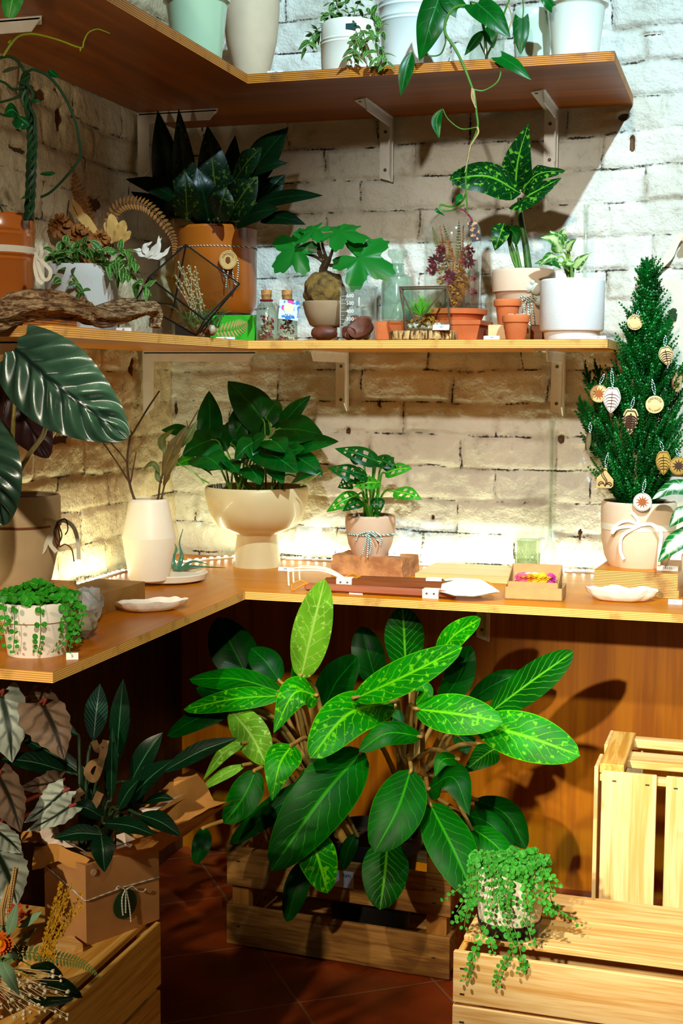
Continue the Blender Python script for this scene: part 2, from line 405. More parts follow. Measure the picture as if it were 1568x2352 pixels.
def brick_wall(name, o, ud, nd, length, z0, z1, step, seed, holes, rough=1.0, mat=None):
    nu, nz = int(length / step) + 1, int((z1 - z0) / step) + 1
    U, V = np.meshgrid(np.arange(nu) * step, z0 + np.arange(nz) * step)
    ch, bl = 0.0805, 0.235
    v = V + 0.012 * rough * fbm(U * 2.2, V * 2.2, seed) + 0.006 * rough * fbm(U * 11, V * 11, seed + 5)
    u = U + 0.016 * fbm(U * 3, V * 9, seed + 9) + 0.006 * fbm(U * 14, V * 14, seed + 12)
    row = np.floor(v / ch).astype(int); fy = v / ch - row
    rs = np.random.RandomState(seed); off = rs.rand(400)[row % 400] * 0.35 + (row % 2) * 0.5
    x = u / bl + off; ci = np.floor(x).astype(int); fx = x - ci
    dist = np.minimum(np.minimum(fy, 1 - fy) * ch, np.minimum(fx, 1 - fx) * bl)
    bid = (row * 57 + ci * 131) % 997; br = rs.rand(997)[bid]
    fill = np.clip(0.55 + 1.1 * fbm(U * 5, V * 5, seed + 20), 0.12, 1.0)
    h = sstep(dist, -0.001, 0.014) * 0.0080 * fill + (br - 0.5) * 0.008 + 0.008 * rough * fbm(U * 7, V * 7, seed + 30) + 0.0045 * rough * fbm(U * 30, V * 30, seed + 40)
    dmg = np.zeros_like(U)
    for hu, hz, ru, rz in holes:
        q = np.sqrt(((U - hu) / ru) ** 2 + ((V - hz) / rz) ** 2) + 1.5 * fbm(U * 38, V * 38, seed + 50)
        m = 1 - sstep(q, 0.35, 1.2); dmg = np.maximum(dmg, m); h = h - 0.014 * m
    h -= 0.014
    o = np.array(o); ud = np.array(ud); nd = np.array(nd)
    co = o[None, None, :] + U[..., None] * ud + h[..., None] * nd + V[..., None] * np.array((0, 0, 1.0))
    idx = np.arange(nu * nz).reshape(nz, nu)
    q = np.stack([idx[:-1, :-1], idx[:-1, 1:], idx[1:, 1:], idx[1:, :-1]], -1).reshape(-1, 4)
    if np.dot(np.cross(ud, (0, 0, 1.0)), nd) < 0: q = q[:, ::-1]
    me = bpy.data.meshes.new(name); me.vertices.add(nu * nz); me.vertices.foreach_set('co', co.astype(np.float32).ravel())
    me.loops.add(q.size); me.loops.foreach_set('vertex_index', q.astype(np.int32).ravel())
    me.polygons.add(len(q)); me.polygons.foreach_set('loop_start', np.arange(0, q.size, 4, dtype=np.int32))
    for nm, a in (('joint', dist), ('damage', dmg), ('brick', br)):
        at = me.attributes.new(nm, 'FLOAT', 'POINT'); at.data.foreach_set('value', a.astype(np.float32).ravel())
    me.update(calc_edges=True); me.validate(); me.polygons.foreach_set('use_smooth', [True] * len(me.polygons))
    me.materials.append(mat or BRICK); ob = bpy.data.objects.new(name, me); col.objects.link(ob); ORG[ob.name] = Vector((0, 0, 0))
    return struct(ob)
def wu(px, py): p = Y(px, py, BACK); return (p.x - LEFT + 0.03, p.z)
bh = []
for px, py, a, b in ((868, 925, 0.008, 0.024), (795, 990, 0.010, 0.020), (1428, 268, 0.016, 0.012), (840, 500, 0.006, 0.016), (1285, 1010, 0.012, 0.022), (1330, 1225, 0.006, 0.026),
                     (1500, 78, 0.030, 0.008), (1450, 330, 0.007, 0.03), (1350, 868, 0.012, 0.012), (398, 940, 0.007, 0.05), (1180, 1085, 0.005, 0.02), (1082, 350, 0.01, 0.008),
                     (960, 1225, 0.012, 0.006), (990, 1190, 0.006, 0.012), (1200, 310, 0.014, 0.006), (1275, 900, 0.008, 0.02)):
    u, z = wu(px, py); bh.append((u, z, a * 0.85, b * 0.62))
brick_wall('wall_back', (LEFT - 0.03, BACK, 0), (1, 0, 0), (0, -1, 0), 2.18, 0.74, 2.55, 0.0045, 3, bh)
lh = []
for px, py, a, b in ((150, 270, 0.02, 0.045), (100, 215, 0.05, 0.012), (318, 850, 0.012, 0.03), (60, 345, 0.05, 0.006), (280, 640, 0.03, 0.01), (150, 1010, 0.05, 0.012), (230, 470, 0.03, 0.02)):
    p = X(px, py, LEFT); lh.append((BACK + 0.03 - p.y, p.z, a, b))
brick_wall('wall_left', (LEFT, BACK + 0.03, 0), (0, -1, 0), (1, 0, 0), 2.33, 0.74, 2.55, 0.0055, 8, lh, 1.25, brick_mat('warm_lit_painted_brick', (220, 206, 172), (190, 170, 128)))  # beige tint puts the warm dim light on this wall into its colour

PANEL = wood('stained_panel', (182, 110, 2), (150, 82, 2), 2, 40, 0.38, 0.45)
m = M(); m.box((-0.40, BACK - 0.01, 0.37), (2.11, 0.02, 0.78)); p = m.build('trim_1', PANEL); struct(p)
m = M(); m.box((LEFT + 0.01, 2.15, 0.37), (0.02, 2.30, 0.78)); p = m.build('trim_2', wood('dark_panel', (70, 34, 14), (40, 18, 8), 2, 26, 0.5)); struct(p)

def tiles():
    t = NT('terracotta_floor'); o = t.obj()
    a, b, c = Z(639, 2229, 0), Z(704, 2322, 0), Z(686, 2303, 0)
    an = math.atan2(b.y - a.y, b.x - a.x)
    mp = t.n('ShaderNodeMapping', {'vector_type': 'TEXTURE'}); t.set(mp.inputs['Vector'], o)
    mp.inputs['Location'].default_value = c; mp.inputs['Rotation'].default_value = (0, 0, an)
    s = t.n('ShaderNodeSeparateXYZ', None, i0=mp.outputs[0])
    def edge(v):
        f = t.math('ABSOLUTE', t.math('SUBTRACT', t.math('FRACT', t.math('ADD', t.math('MULTIPLY', v, 1 / 0.30), 0.5)), 0.5))
        return t.math('SUBTRACT', 1.0, t.step(f, 0.006, 0.014))
    g = t.math('MAXIMUM', edge(s.outputs[0]), edge(s.outputs[1]))
    base = t.mix(t.step(t.noise(6, o, 4), 0.35, 0.65), lin((150, 62, 20)), lin((112, 44, 14)))
    t.bump(t.math('SUBTRACT', 1.0, g), 0.4, 0.004)
    return t.fin(t.mix(t.math('MULTIPLY', g, 0.6), base, lin((150, 112, 82))), 0.35, 0.4)
m = M(); m.box((-0.4, 1.6, -0.02), (2.6, 3.6, 0.04)); struct(m.build('floor', tiles(), loc=(0, 0, 0)))

# ------------------------------------------------------------------ shelves
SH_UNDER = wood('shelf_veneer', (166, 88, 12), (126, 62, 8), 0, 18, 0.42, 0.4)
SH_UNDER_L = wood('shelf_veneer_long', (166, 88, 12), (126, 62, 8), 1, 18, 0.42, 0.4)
CT_TOP = wood('counter_veneer', (204, 124, 2), (184, 104, 2), 0, 16, 0.36, 0.14)
CT_TOP_L = wood('counter_veneer_long', (198, 118, 2), (174, 98, 2), 1, 16, 0.32, 0.16)
EDGE = ply_edge('ply_edge', (240, 190, 104), (196, 130, 56))
EDGE_D = ply_edge('ply_edge_aged', (200, 128, 40), (120, 62, 16), 0.02)
def corner_shelf(name, label, cat, top, th, xin, yin, yend, xr, mats):
    t = thing(name, label, cat, (LEFT + 0.01, BACK - 0.01, top - th))
    L, B = LEFT + 0.002, BACK - 0.002
    for k, o in enumerate(([(L, B), (L, yend), (xin, yend), (xin, yin)], [(L, B), (xin, yin), (xr, yin), (xr, B)])):
        m = M(); m.prism(o, (0, 0, top - th), (1, 0, 0), (0, 1, 0), th); m.mi = [0, 0] + [1] * len(o)
        m.build('board', [mats[k], mats[2]], t, smooth=False)
    return t
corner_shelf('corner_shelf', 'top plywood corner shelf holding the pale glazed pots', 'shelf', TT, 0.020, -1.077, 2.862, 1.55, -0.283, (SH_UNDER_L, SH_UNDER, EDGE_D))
corner_shelf('corner_shelf', 'middle plywood corner shelf carrying glassware, terracotta and the driftwood', 'shelf', MT, 0.018, -1.077, 2.862, 1.97, -0.2835, (CT_TOP_L, CT_TOP, EDGE))
corner_shelf('corner_counter', 'long plywood corner counter under the shelves, lit along its back', 'counter', CT, 0.018, -1.055, 2.782, 1.912, 0.45, (CT_TOP_L, CT_TOP, EDGE))

# ------------------------------------------------------------------ steel brackets
STEEL = plain('white_bracket_paint', (238, 236, 230), 0.4, 0.05, 30)
SCREW = plain('screw_head', (96, 84, 66), 0.4, 0.1)
def bracket(label, base, ax, arm, leg, zun, w=0.034, fl=0.026):
    """angle iron: an arm under the shelf along -ax (away from the wall) and a leg down the wall; base on the wall, ax points out of the wall"""
    t = thing('shelf_bracket', label, 'bracket', (base[0], base[1], zun), 'white steel brackets under the shelves')
    o = Vector((base[0], base[1], zun)); a = Vector(ax); sd = Vector((1, 0, 0)) if abs(a.y) > 0.5 else Vector((0, -1, 0)); up = Vector((0, 0, 1)); th = 0.003
    g = w * 0.55
    m = M()
    m.prism([(0, -w / 2), (arm - g, -w / 2), (arm, w / 2), (0, w / 2)], o - up * th, a, sd, th)               # plate under the board
    m.prism([(0, 0), (arm, 0), (arm - fl * 0.85, -fl), (0, -fl)], o + sd * (w / 2 - th), a, up, th)            # its flange
    m.build('arm', STEEL, t, smooth=False)
    m = M()
    m.prism([(-w / 2, 0), (w / 2, 0), (w / 2, -leg), (-w / 2, -leg + g * 0.6)], o, sd, up, th)
    m.prism([(0.0, -fl), (fl, -fl), (fl, -leg + fl * 0.85), (0, -leg)], o + sd * (w / 2 - th), a, up, th)
    m.build('leg', STEEL, t, smooth=False)
    for c, n in ((o - up * 0.035 + a * th - sd * 0.003, a), (o - up * (leg - 0.03) + a * th - sd * 0.003, a), (o + a * (arm - 0.03) - up * th - sd * 0.006, -up)):
        m = M(); q = n.to_track_quat('Z', 'Y').to_matrix(); m.lathe([(0.0045, -0.001), (0.0042, 0.0012), (0.002, 0.0022), (0, 0.0018)], c, 12, m3=q); m.build('screw', SCREW, t)
    return t
def xw(px, py): return Y(px, py, BACK).x
def yw(px, py): return X(px, py, LEFT).y
bracket('white steel bracket under the top shelf, left of the hanging vine', (xw(889, 330), BACK - 0.004), (0, -1, 0), BACK - Z(830, 224, 1.915).y, 0.158, 1.915)
bracket('white steel bracket under the top shelf behind the speckled upright leaf', (xw(1266, 320), BACK - 0.004), (0, -1, 0), BACK - Z(1232, 205, 1.915).y, 0.15, 1.915)
bracket('white steel bracket under the top shelf in the dark corner behind the big pot plant', (LEFT + 0.004, yw(322, 330)), (1, 0, 0), Z(522, 262, 1.915).x - LEFT, 0.162, 1.915)
bracket('white steel bracket nearest the camera under the top shelf', (LEFT + 0.004, Z(60, 56, 1.915).y - 0.03), (1, 0, 0), Z(118, 50, 1.915).x - LEFT, 0.16, 1.915)
bracket('white steel bracket under the middle shelf above the small monstera', (xw(787, 880), BACK - 0.004), (0, -1, 0), 0.30, 0.150, MT - 0.018)
bracket('white steel bracket under the middle shelf right of it, below the white cylinder pot', (xw(1282, 880), BACK - 0.004), (0, -1, 0), 0.30, 0.155, MT - 0.018)
bracket('white steel bracket under the middle shelf above the twigs in the vase', (LEFT + 0.004, yw(334, 870)), (1, 0, 0), 0.30, 0.160, MT - 0.018)
bracket('white steel bracket under the middle shelf behind the ribbed dark leaf', (LEFT + 0.004, 2.16), (1, 0, 0), 0.25, 0.16, MT - 0.018)
bracket('white steel bracket under the counter above the leaf tips', (xw(1114, 1440), BACK - 0.026), (0, -1, 0), 0.30, 0.165, CT - 0.018, 0.034)

# ------------------------------------------------------------------ LED strip along the back of the counter
ledp = [Vector((LEFT + 0.012, 2.02, CT + 0.006)), Vector((LEFT + 0.012, 2.95, CT + 0.006)), Vector((LEFT + 0.05, 3.12, CT + 0.006)), Vector((-1.29, 3.285, CT + 0.006)), Vector((-1.18, BACK - 0.014, CT + 0.006)), Vector((0.30, BACK - 0.014, CT + 0.006))]
t = thing('led_strip', 'glowing white LED strip along the back edge of the counter', 'light strip', (LEFT + 0.02, BACK - 0.02, CT + 0.001))
m = M()
for a, b in zip(ledp, ledp[1:]):
    d = (b - a); m.box((a + b) / 2 - Vector((0, 0, 0.0035)), (d.length, 0.010, 0.004), rot=math.atan2(d.y, d.x))
m.build('tape', plain('led_tape', (235, 235, 225), 0.5), t, smooth=False)
LEDM = glow('led_chip', (240, 255, 225), 36.0)
m = M()
for a, b in zip(ledp, ledp[1:]):
    d = (b - a); k = max(1, int(d.length / 0.022))
    for i in range(k): m.box(a + d * ((i + 0.5) / k), (0.006, 0.006, 0.003), rot=math.atan2(d.y, d.x))
m.build('led_chips', LEDM, t, smooth=False)['kind'] = 'stuff'
for (a, b), pw in zip(((ledp[0], ledp[1]), (ledp[2], ledp[3]), (ledp[4], ledp[5])), (1.4, 0.4, 1.7)):
    l = lamp('led_light', 'AREA', (a + b) / 2 + Vector((0.006 if abs(a.x - b.x) < 0.01 else 0, 0, 0.004)), (a + b) / 2 + Vector((0, 0, 1)), pw, (0.93, 1.0, 0.62), shape='RECTANGLE', size=(b - a).length, size_y=0.012)
    d = b - a; l.rotation_euler = Matrix((d.normalized(), Vector((0, 0, -1)).cross(d.normalized()), Vector((0, 0, -1)))).transposed().to_euler()

# ------------------------------------------------------------------ shared builders for pots and plants
SOIL = plain('potting_soil', (48, 34, 22), 0.95, 0.25, 120, bump=0.8, bscale=150)
STEMG = plain('green_stem', (70, 120, 30), 0.5, 0.1, 30)
STEMT = plain('tan_stem', (168, 128, 60), 0.5, 0.12, 40)
TWIG = plain('dry_twig', (78, 52, 30), 0.7, 0.15, 60)
WHITE_TAG = plain('white_card', (238, 240, 240), 0.5, 0.02, 10)
INK = plain('grey_ink', (96, 104, 118), 0.6, 0.02, 10)
DARKSTAND = plain('dark_wood_stand', (40, 24, 14), 0.6, 0.15, 30)
def pot(name, label, cat, cx, y, prof, mat, zb, soil=0.02, th=0.005, part='pot', group=None, seg=56, smat=None, t=None, warp=0.0, x=None, ang=35):
    """turned vessel; prof lists (half width, row) from the foot up to the rim, read in frame pixels at the vessel's axis"""
    pm = (prof[0][1] + prof[-1][1]) / 2
    c = Y(cx, pm, y) if x is None else X(cx, pm, x)
    s = mpp(c); zs = [zat(c, q) for _, q in prof]; zs[0] = zb
    P = [(max(1e-6, h * s), z - zb) for (h, _), z in zip(prof, zs)]
    top = P[-1][1]; r = P[-1][0]
    zb += 0.0006
    if t is None: t = thing(name, label, cat, (c.x, c.y, zb), group)
    m = M(); inn = [(r - th * 0.35, top + th * 0.35), (r - th, top)]
    k = len(P)
    for rr, z in reversed(P[:-1]):
        if z > 0.012 and rr > th * 2: inn.append((rr - th, z))
    inn.append((max(0.001, P[0][0] - th), 0.012)); inn.append((0.0, 0.012))
    m.lathe([(0.0, 0.0)] + P + inn, (c.x, c.y, zb), seg, warp=warp); m.build(part, mat, t, ang=ang)
    rs = r - th
    if soil is not None:
        zz = top - soil
        for (r0, z0), (r1, z1) in zip(P, P[1:]):
            if z0 <= zz <= z1: rs = r0 + (r1 - r0) * (zz - z0) / max(1e-6, z1 - z0) - th * 0.9
        m = M(); m.lathe([(rs, zz - 0.006), (rs * 0.98, zz), (rs * 0.5, zz + 0.003), (0, zz + 0.004)], (c.x, c.y, zb), 40); m.build('soil', smat or SOIL, t)
    return t, Vector((c.x, c.y, zb)), zb + top, r, s
def leaf_parts(t, rows, mats, stem=None, src=None, r=0.003, name='leaf', **kw):
    """rows: (points as (px,py,y), width in px, options); each blade with its stalk is one part"""
    for i, row in enumerate(rows):
        pts, w = row[0], row[1]; op = dict(kw); op.update(row[2] if len(row) > 2 else {})
        mi = op.pop('mat', 0); sr = op.pop('src', src); rr = op.pop('r', r); sag = op.pop('sag', 0.0); stm = op.pop('stem', stem)
        P = [Y(*p) for p in pts]; m = M()
        m.leaf(P, w * mpp(P[len(P) // 2]), mi=0, **op)
        if sr is not None:
            a = Vector(sr); b = P[0]; mid = a.lerp(b, 0.55); mid.z += (0.25 * abs(b.z - a.z) + 0.01) * (1 if b.z > a.z else 1.5) + sag
            fin = P[0].lerp(P[1], 0.12)
            m.tube([a, mid, b, fin], (rr * 1.25, rr * 0.6), 7, 14, mi=1)
        m.build(name, [mats[mi], stm or STEMG], t, ang=80)
def sprigs(m, strand, step, ll, lw, r=0.0011, n=None, shape='ovate', droop=0.3, mi=0, smi=1, jit=0.5, first=0.0):
    """a thin trailing stem with small leaves in alternate pairs, added to the mesh m"""
    L = sum((Vector(b) - Vector(a)).length for a, b in zip(strand, strand[1:])); k = max(4, int(L / step)); P = spline(strand, k)
    m.tube(P, (r, r * 0.6), 5, mi=smi)
    for i in range(1, k + 1):
        if i / k < first: continue
        T = (P[i] - P[i - 1]).normalized(); e = T.orthogonal().normalized()
        for sgn in (0, 1):
            a = (i * 1.4 + sgn * PI + random.uniform(-jit, jit)); d = (Matrix.Rotation(a, 3, T) @ e + T * 0.5 - Vector((0, 0, droop * random.random()))).normalized()
            l = ll * random.uniform(0.65, 1.15); nn = ((EYE - P[i]).normalized() * 0.7 + Vector((random.uniform(-.5, .5), random.uniform(-.5, .5), 0.7)))
            m.leaf([P[i], P[i] + d * l * 0.5 + Vector((0, 0, 0.05 * l)), P[i] + d * l - Vector((0, 0, 0.12 * l))], lw * random.uniform(0.8, 1.15), n=nn, shape=shape, nu=5, nv=1, mi=mi)
def coins(m, strand, step, r, mi=0, smi=1, sr=0.0007):
    """a thread with little round leaves on both sides"""
    L = sum((Vector(b) - Vector(a)).length for a, b in zip(strand, strand[1:])); k = max(3, int(L / step)); P = spline(strand, k)
    m.tube(P, sr, 4, mi=smi)
    for i in range(1, k + 1):
        for sgn in (-1, 1):
            d = Vector((random.uniform(0.5, 1) * sgn, random.uniform(-1, 0.3), random.uniform(-.3, .4))) * r * 1.1
            q = r * random.uniform(0.6, 1.15) * (1 - 0.35 * i / k)
            m.disc(P[i] + d, (EYE - P[i]).normalized() + Vector((random.uniform(-.8, .8), random.uniform(-.5, .5), random.uniform(-.4, .8))), q, mi=mi, seg=8)
def strand_px(pts, y): return [Y(p[0], p[1], p[2] if len(p) > 2 else y) for p in pts]
def ring(m, c, r, z, tr, seg=48, tilt=None, mi=0):
    pts = [Vector((c[0] + r * math.cos(2 * PI * i / seg), c[1] + r * math.sin(2 * PI * i / seg), z)) for i in range(seg + 1)]
    m.tube(pts, tr, 6, mi=mi, cap=False)
def twine_mat(name, a, b):
    t = NT(name); o = t.obj(); s = t.n('ShaderNodeSeparateXYZ', None, i0=o)
    w = t.math('FRACT', t.math('ADD', t.math('MULTIPLY', s.outputs[0], 130.0), t.math('MULTIPLY', s.outputs[2], 190.0)))
    return t.fin(t.mix(t.step(w, 0.45, 0.55), lin(a), lin(b)), 0.85, 0.1)
TWINE_G = twine_mat('green_white_twine', (236, 240, 232), (40, 120, 110))
TWINE_B = twine_mat('black_white_twine', (225, 218, 200), (60, 50, 40))
RIBBON = plain('cream_ribbon', (238, 232, 212), 0.6, 0.04, 40)
def ribbon(m, pts, w, n, k=20, mi=0):
    P = spline(pts, k); vs = []; fs = []; n = Vector(n)
    for i, p in enumerate(P):
        T = (P[min(i + 1, k)] - P[max(i - 1, 0)]).normalized(); sd = T.cross(n); sd = (sd.normalized() if sd.length > 1e-4 else T.orthogonal()) * w / 2; nn = n.normalized() * 0.0004
        vs += [p - sd - nn, p + sd - nn, p + sd + nn, p - sd + nn]
    for i in range(k): fs += [(i * 4 + j, i * 4 + (j + 1) % 4, i * 4 + 4 + (j + 1) % 4, i * 4 + 4 + j) for j in range(4)]
    m.add(vs, fs + [(3, 2, 1, 0), (k * 4, k * 4 + 1, k * 4 + 2, k * 4 + 3)], mi)
def price_tag(txt, label, c, w, h=None, lean=0.5, tsize=0.62, yaw=0.0):
    """a little folded white card: c is the middle of its lower edge"""
    h = h or w * 0.42; c = Vector(c); ux = Vector((math.cos(yaw), math.sin(yaw), 0)); bk = Vector((-math.sin(yaw), math.cos(yaw), 0))
    uy = (Vector((0, 0, 1)) + bk * lean).normalized(); t = thing('price_tag', label, 'price tag', c, 'white price tags')
    m = M(); nn = ux.cross(uy)
    m.prism([(-w / 2, 0), (w / 2, 0), (w / 2, h), (-w / 2, h)], c, ux, uy, -0.0008)
    uy2 = (-Vector((0, 0, 1)) + bk * lean).normalized(); top = c + uy * h; hh = (top.z - c.z) / max(0.05, -uy2.z)
    m.prism([(-w / 2, 0), (w / 2, 0), (w / 2, hh), (-w / 2, hh)], top, ux, uy2, -0.0008)
    m.build('card', WHITE_TAG, t, smooth=False)
    vs, fs = text_mesh(txt, h * tsize, c + uy * h * 0.5 + nn * 0.0006, ux, uy, 0.0003); m = M(); m.add(vs, fs); m.build('price', INK, t, smooth=False)
    return t
def flowerhead(m, c, n, r, petals=16, mi=0, cmi=1):
    n = Vector(n).normalized(); a = n.orthogonal().normalized(); b = n.cross(a); c = Vector(c)
    for lay in range(3):
        for i in range(petals):
            th = 2 * PI * (i + lay * 0.5) / petals; d = a * math.cos(th) + b * math.sin(th); rr = r * (1 - 0.22 * lay)
            m.leaf([c + d * r * 0.15, c + d * rr * 0.6 + n * r * 0.12 * (lay + 1), c + d * rr + n * r * (0.16 + 0.22 * lay)], r * 0.38, n=n, shape='lance', nu=4, nv=1, mi=mi)
    m.blob(c + n * r * 0.2, r * 0.28, 0.2, 5, 8, 6, mi=cmi)
def frond(m, pts, w, n=None, k=26, mi=0, r=0.0012):
    P = spline(pts, k); n = Vector(n) if n is not None else (EYE - P[k // 2]).normalized(); m.tube(P, (r, r * 0.4), 5, mi=mi)
    for i in range(1, k):
        T = (P[i + 1] - P[i]).normalized(); sd = T.cross(n).normalized(); l = w / 2 * math.sin(PI * (0.08 + 0.9 * i / k) ** 0.8)
        for sg in (-1, 1): m.leaf([P[i], P[i] + sd * sg * l * 0.5 + T * l * 0.18, P[i] + sd * sg * l + T * l * 0.45], (P[i + 1] - P[i]).length * 0.72, n=n, shape='lance', nu=3, nv=1, mi=mi)

# ------------------------------------------------------------------ on the top shelf
MINT = plain('mint_glaze', (178, 206, 172), 0.22, 0.03, 8, spec=0.5, Coat_Weight=0.4)
BEIGE = plain('beige_clay', (214, 190, 160), 0.7, 0.06, 14)
CREAM = plain('cream_glaze', (240, 234, 220), 0.25, 0.03, 8, Coat_Weight=0.3)
WHITEG = plain('white_glaze', (232, 236, 234), 0.2, 0.03, 8, Coat_Weight=0.4)
PALEG = plain('pale_green_glaze', (196, 216, 200), 0.25, 0.03, 8, Coat_Weight=0.4)
t, c, zt, r, s = pot('glazed_pot', 'mint green glazed pot with thick rim at the inner corner of the top shelf', 'plant pot', 452, 2.74,
    [(52, 165), (55, 150), (70, 14), (72, 12), (77, 8), (79, -70), (76, -74)], MINT, TT, 0.03)
t, c, zt, r, s = pot('clay_pot', 'rounded beige clay pot behind the mint green pot on the top shelf', 'plant pot', 577, 3.02,
    [(34, 180), (44, 160), (58, 100), (65, 30), (64, -60), (60, -90)], BEIGE, TT, 0.03)
def shrub(t, base, h, rad, n, mat, ll, lw, seed=0):
    m = M()
    for i in range(n):
        a = random.uniform(0, 2 * PI); q = random.uniform(0.3, 1) * rad; tip = base + Vector((q * math.cos(a), q * math.sin(a), h * random.uniform(0.6, 1.0)))
        m.tube([base, base.lerp(tip, 0.5) + Vector((0, 0, h * 0.12)), tip], (0.0022, 0.0012), 5, 6, mi=1)
        d = Vector((math.cos(a), math.sin(a), 0.2)); m.leaf([tip, tip + d * ll * 0.5 + Vector((0, 0, 0.01)), tip + d * ll - Vector((0, 0, 0.03))], lw, mi=0, shape='ovate', n=Vector((0, -0.3, 1)))
    return m.build('foliage', [mat, STEMG], t, ang=80)
VARIEG = leafmat('variegated_small_leaf', (52, 122, 34), (206, 220, 150), 3, 0.5, 0.03, 0.05, edge=0.35, rough=0.4)
DEEPG = leafmat('deep_green_leaf', (8, 104, 22), (40, 140, 40), 6, 0.8, 0.05, 0.05, rough=0.3)
shrub(t, Vector((c.x, c.y, zt - 0.03)), 0.16, 0.08, 9, DEEPG, 0.07, 0.045)

t, c, zt, r, s = pot('glazed_pot', 'small cream glazed pot with variegated trailing leaves on the top shelf', 'potted plant', 803, 2.942,
    [(64, 160), (66, 145), (67, 112), (69, 108), (67, 104), (69, 100), (66, 96), (66, 62), (63, 57)], CREAM, TT, 0.008)
m = M(); yy = 2.93
for st in ([(800, 60), (770, 48), (735, 62), (715, 85), (702, 108, 2.89)], [(790, 55), (740, 75), (725, 70), (710, 95)], [(820, 55), (842, 60), (858, 90, 2.85), (878, 120, 2.838), (888, 142, 2.835)],
           [(815, 60), (835, 75, 2.87), (838, 105, 2.845), (852, 130, 2.838), (862, 145, 2.835)], [(805, 60), (822, 80, 2.866), (812, 110, 2.845), (810, 128, 2.84)],
           [(800, 60), (780, 35), (765, 5)], [(810, 58), (815, 25), (830, -5)], [(820, 55), (845, 30), (862, 35)], [(790, 58), (757, 30), (745, 40)], [(800, 58), (800, 30), (792, 10)], [(835, 55), (865, 50), (875, 70)], [(798, 58), (775, 20), (785, -10)]):
    sprigs(m, strand_px(st, yy), 0.019, 0.027, 0.013)
m.build('foliage', [VARIEG, STEMG], t, ang=80)
m = M(); q = Y(806, 60, c.y - r - 0.0015); m.box(q, (0.024, 0.002, 0.012)); m.build('plant_label', plain('dark_teal_label', (20, 70, 66), 0.5), t)

pot('glazed_pot', 'large white glazed pot with ridged rings beside the cream pot on the top shelf', 'plant pot', 947, 3.06,
    [(66, 165), (69, 140), (76, 62), (79, 58), (77, 53), (79, 49), (77, 45), (78, 30), (81, 26), (79, 20), (81, 14), (79, 9), (80, -60), (77, -66)], WHITEG, TT, 0.03)
pot('glazed_pot', 'pale green glazed pot half hidden behind the white pot at the shelf end', 'plant pot', 1222, 3.0,
    [(38, 140), (40, 132), (45, 62), (47, 58), (48, 34), (46, 30)], PALEG, TT, 0.02)
t, c, zt, r, s = pot('glazed_pot', 'tall white pot with rolled rim at the right end of the top shelf', 'plant pot', 1322, 2.945,
    [(52, 130), (55, 118), (66, 24), (68, 20), (74, 16), (75, -2), (74, -40), (70, -44)], plain('white_mint_glaze', (226, 238, 226), 0.2, 0.02, 8, Coat_Weight=0.4), TT, 0.03)
shrub(t, Vector((c.x, c.y, zt - 0.03)), 0.14, 0.06, 8, DEEPG, 0.07, 0.04)

CLEAR = glass('clear_glass', (250, 253, 251), 0.10)
def vessel_glass(name, label, cat, cx, y, prof, zb, mat, th=0.0022, seg=48, part=None, group=None):
    c = Y(cx, (prof[0][1] + prof[-1][1]) / 2, y); s = mpp(c); zs = [zat(c, q) for _, q in prof]; zs[0] = zb
    P = [(h * s, z - zb) for (h, _), z in zip(prof, zs)]
    inn = [(max(0.0005, rr - th), max(z, 0.004)) for rr, z in reversed(P)]
    m = M(); m.lathe([(0, 0)] + P + inn + [(0, 0.004)], (c.x, c.y, zb), seg)
    if part:
        t = thing(name, label, cat, (c.x, c.y, zb), group); m.build(part, mat, t, ang=35)
    else: t = tag(m.build(name, mat, loc=(c.x, c.y, zb), ang=35), label, cat, group)
    return t, Vector((c.x, c.y, zb)), s, P
vessel_glass('glass_jar', 'clear glass jar of cuttings under the philodendron leaves on the top shelf', 'jar', 1117, 2.945, [(38, 142), (41, 136), (42, 70), (38, 60), (38, 50)], TT, CLEAR)
PHILO = leafmat('philodendron_leaf', (6, 96, 24), (28, 120, 44), 5, 0.9, 0.04, 0.04, rough=0.28)
ROOT = plain('aerial_root', (178, 150, 104), 0.7, 0.1, 60)
j = Y(1117, 100, 2.945)
t = thing('philodendron', 'heart leaved philodendron vine hanging over the top shelf edge from its jar', 'plant', (j.x, j.y, TT + 0.01))
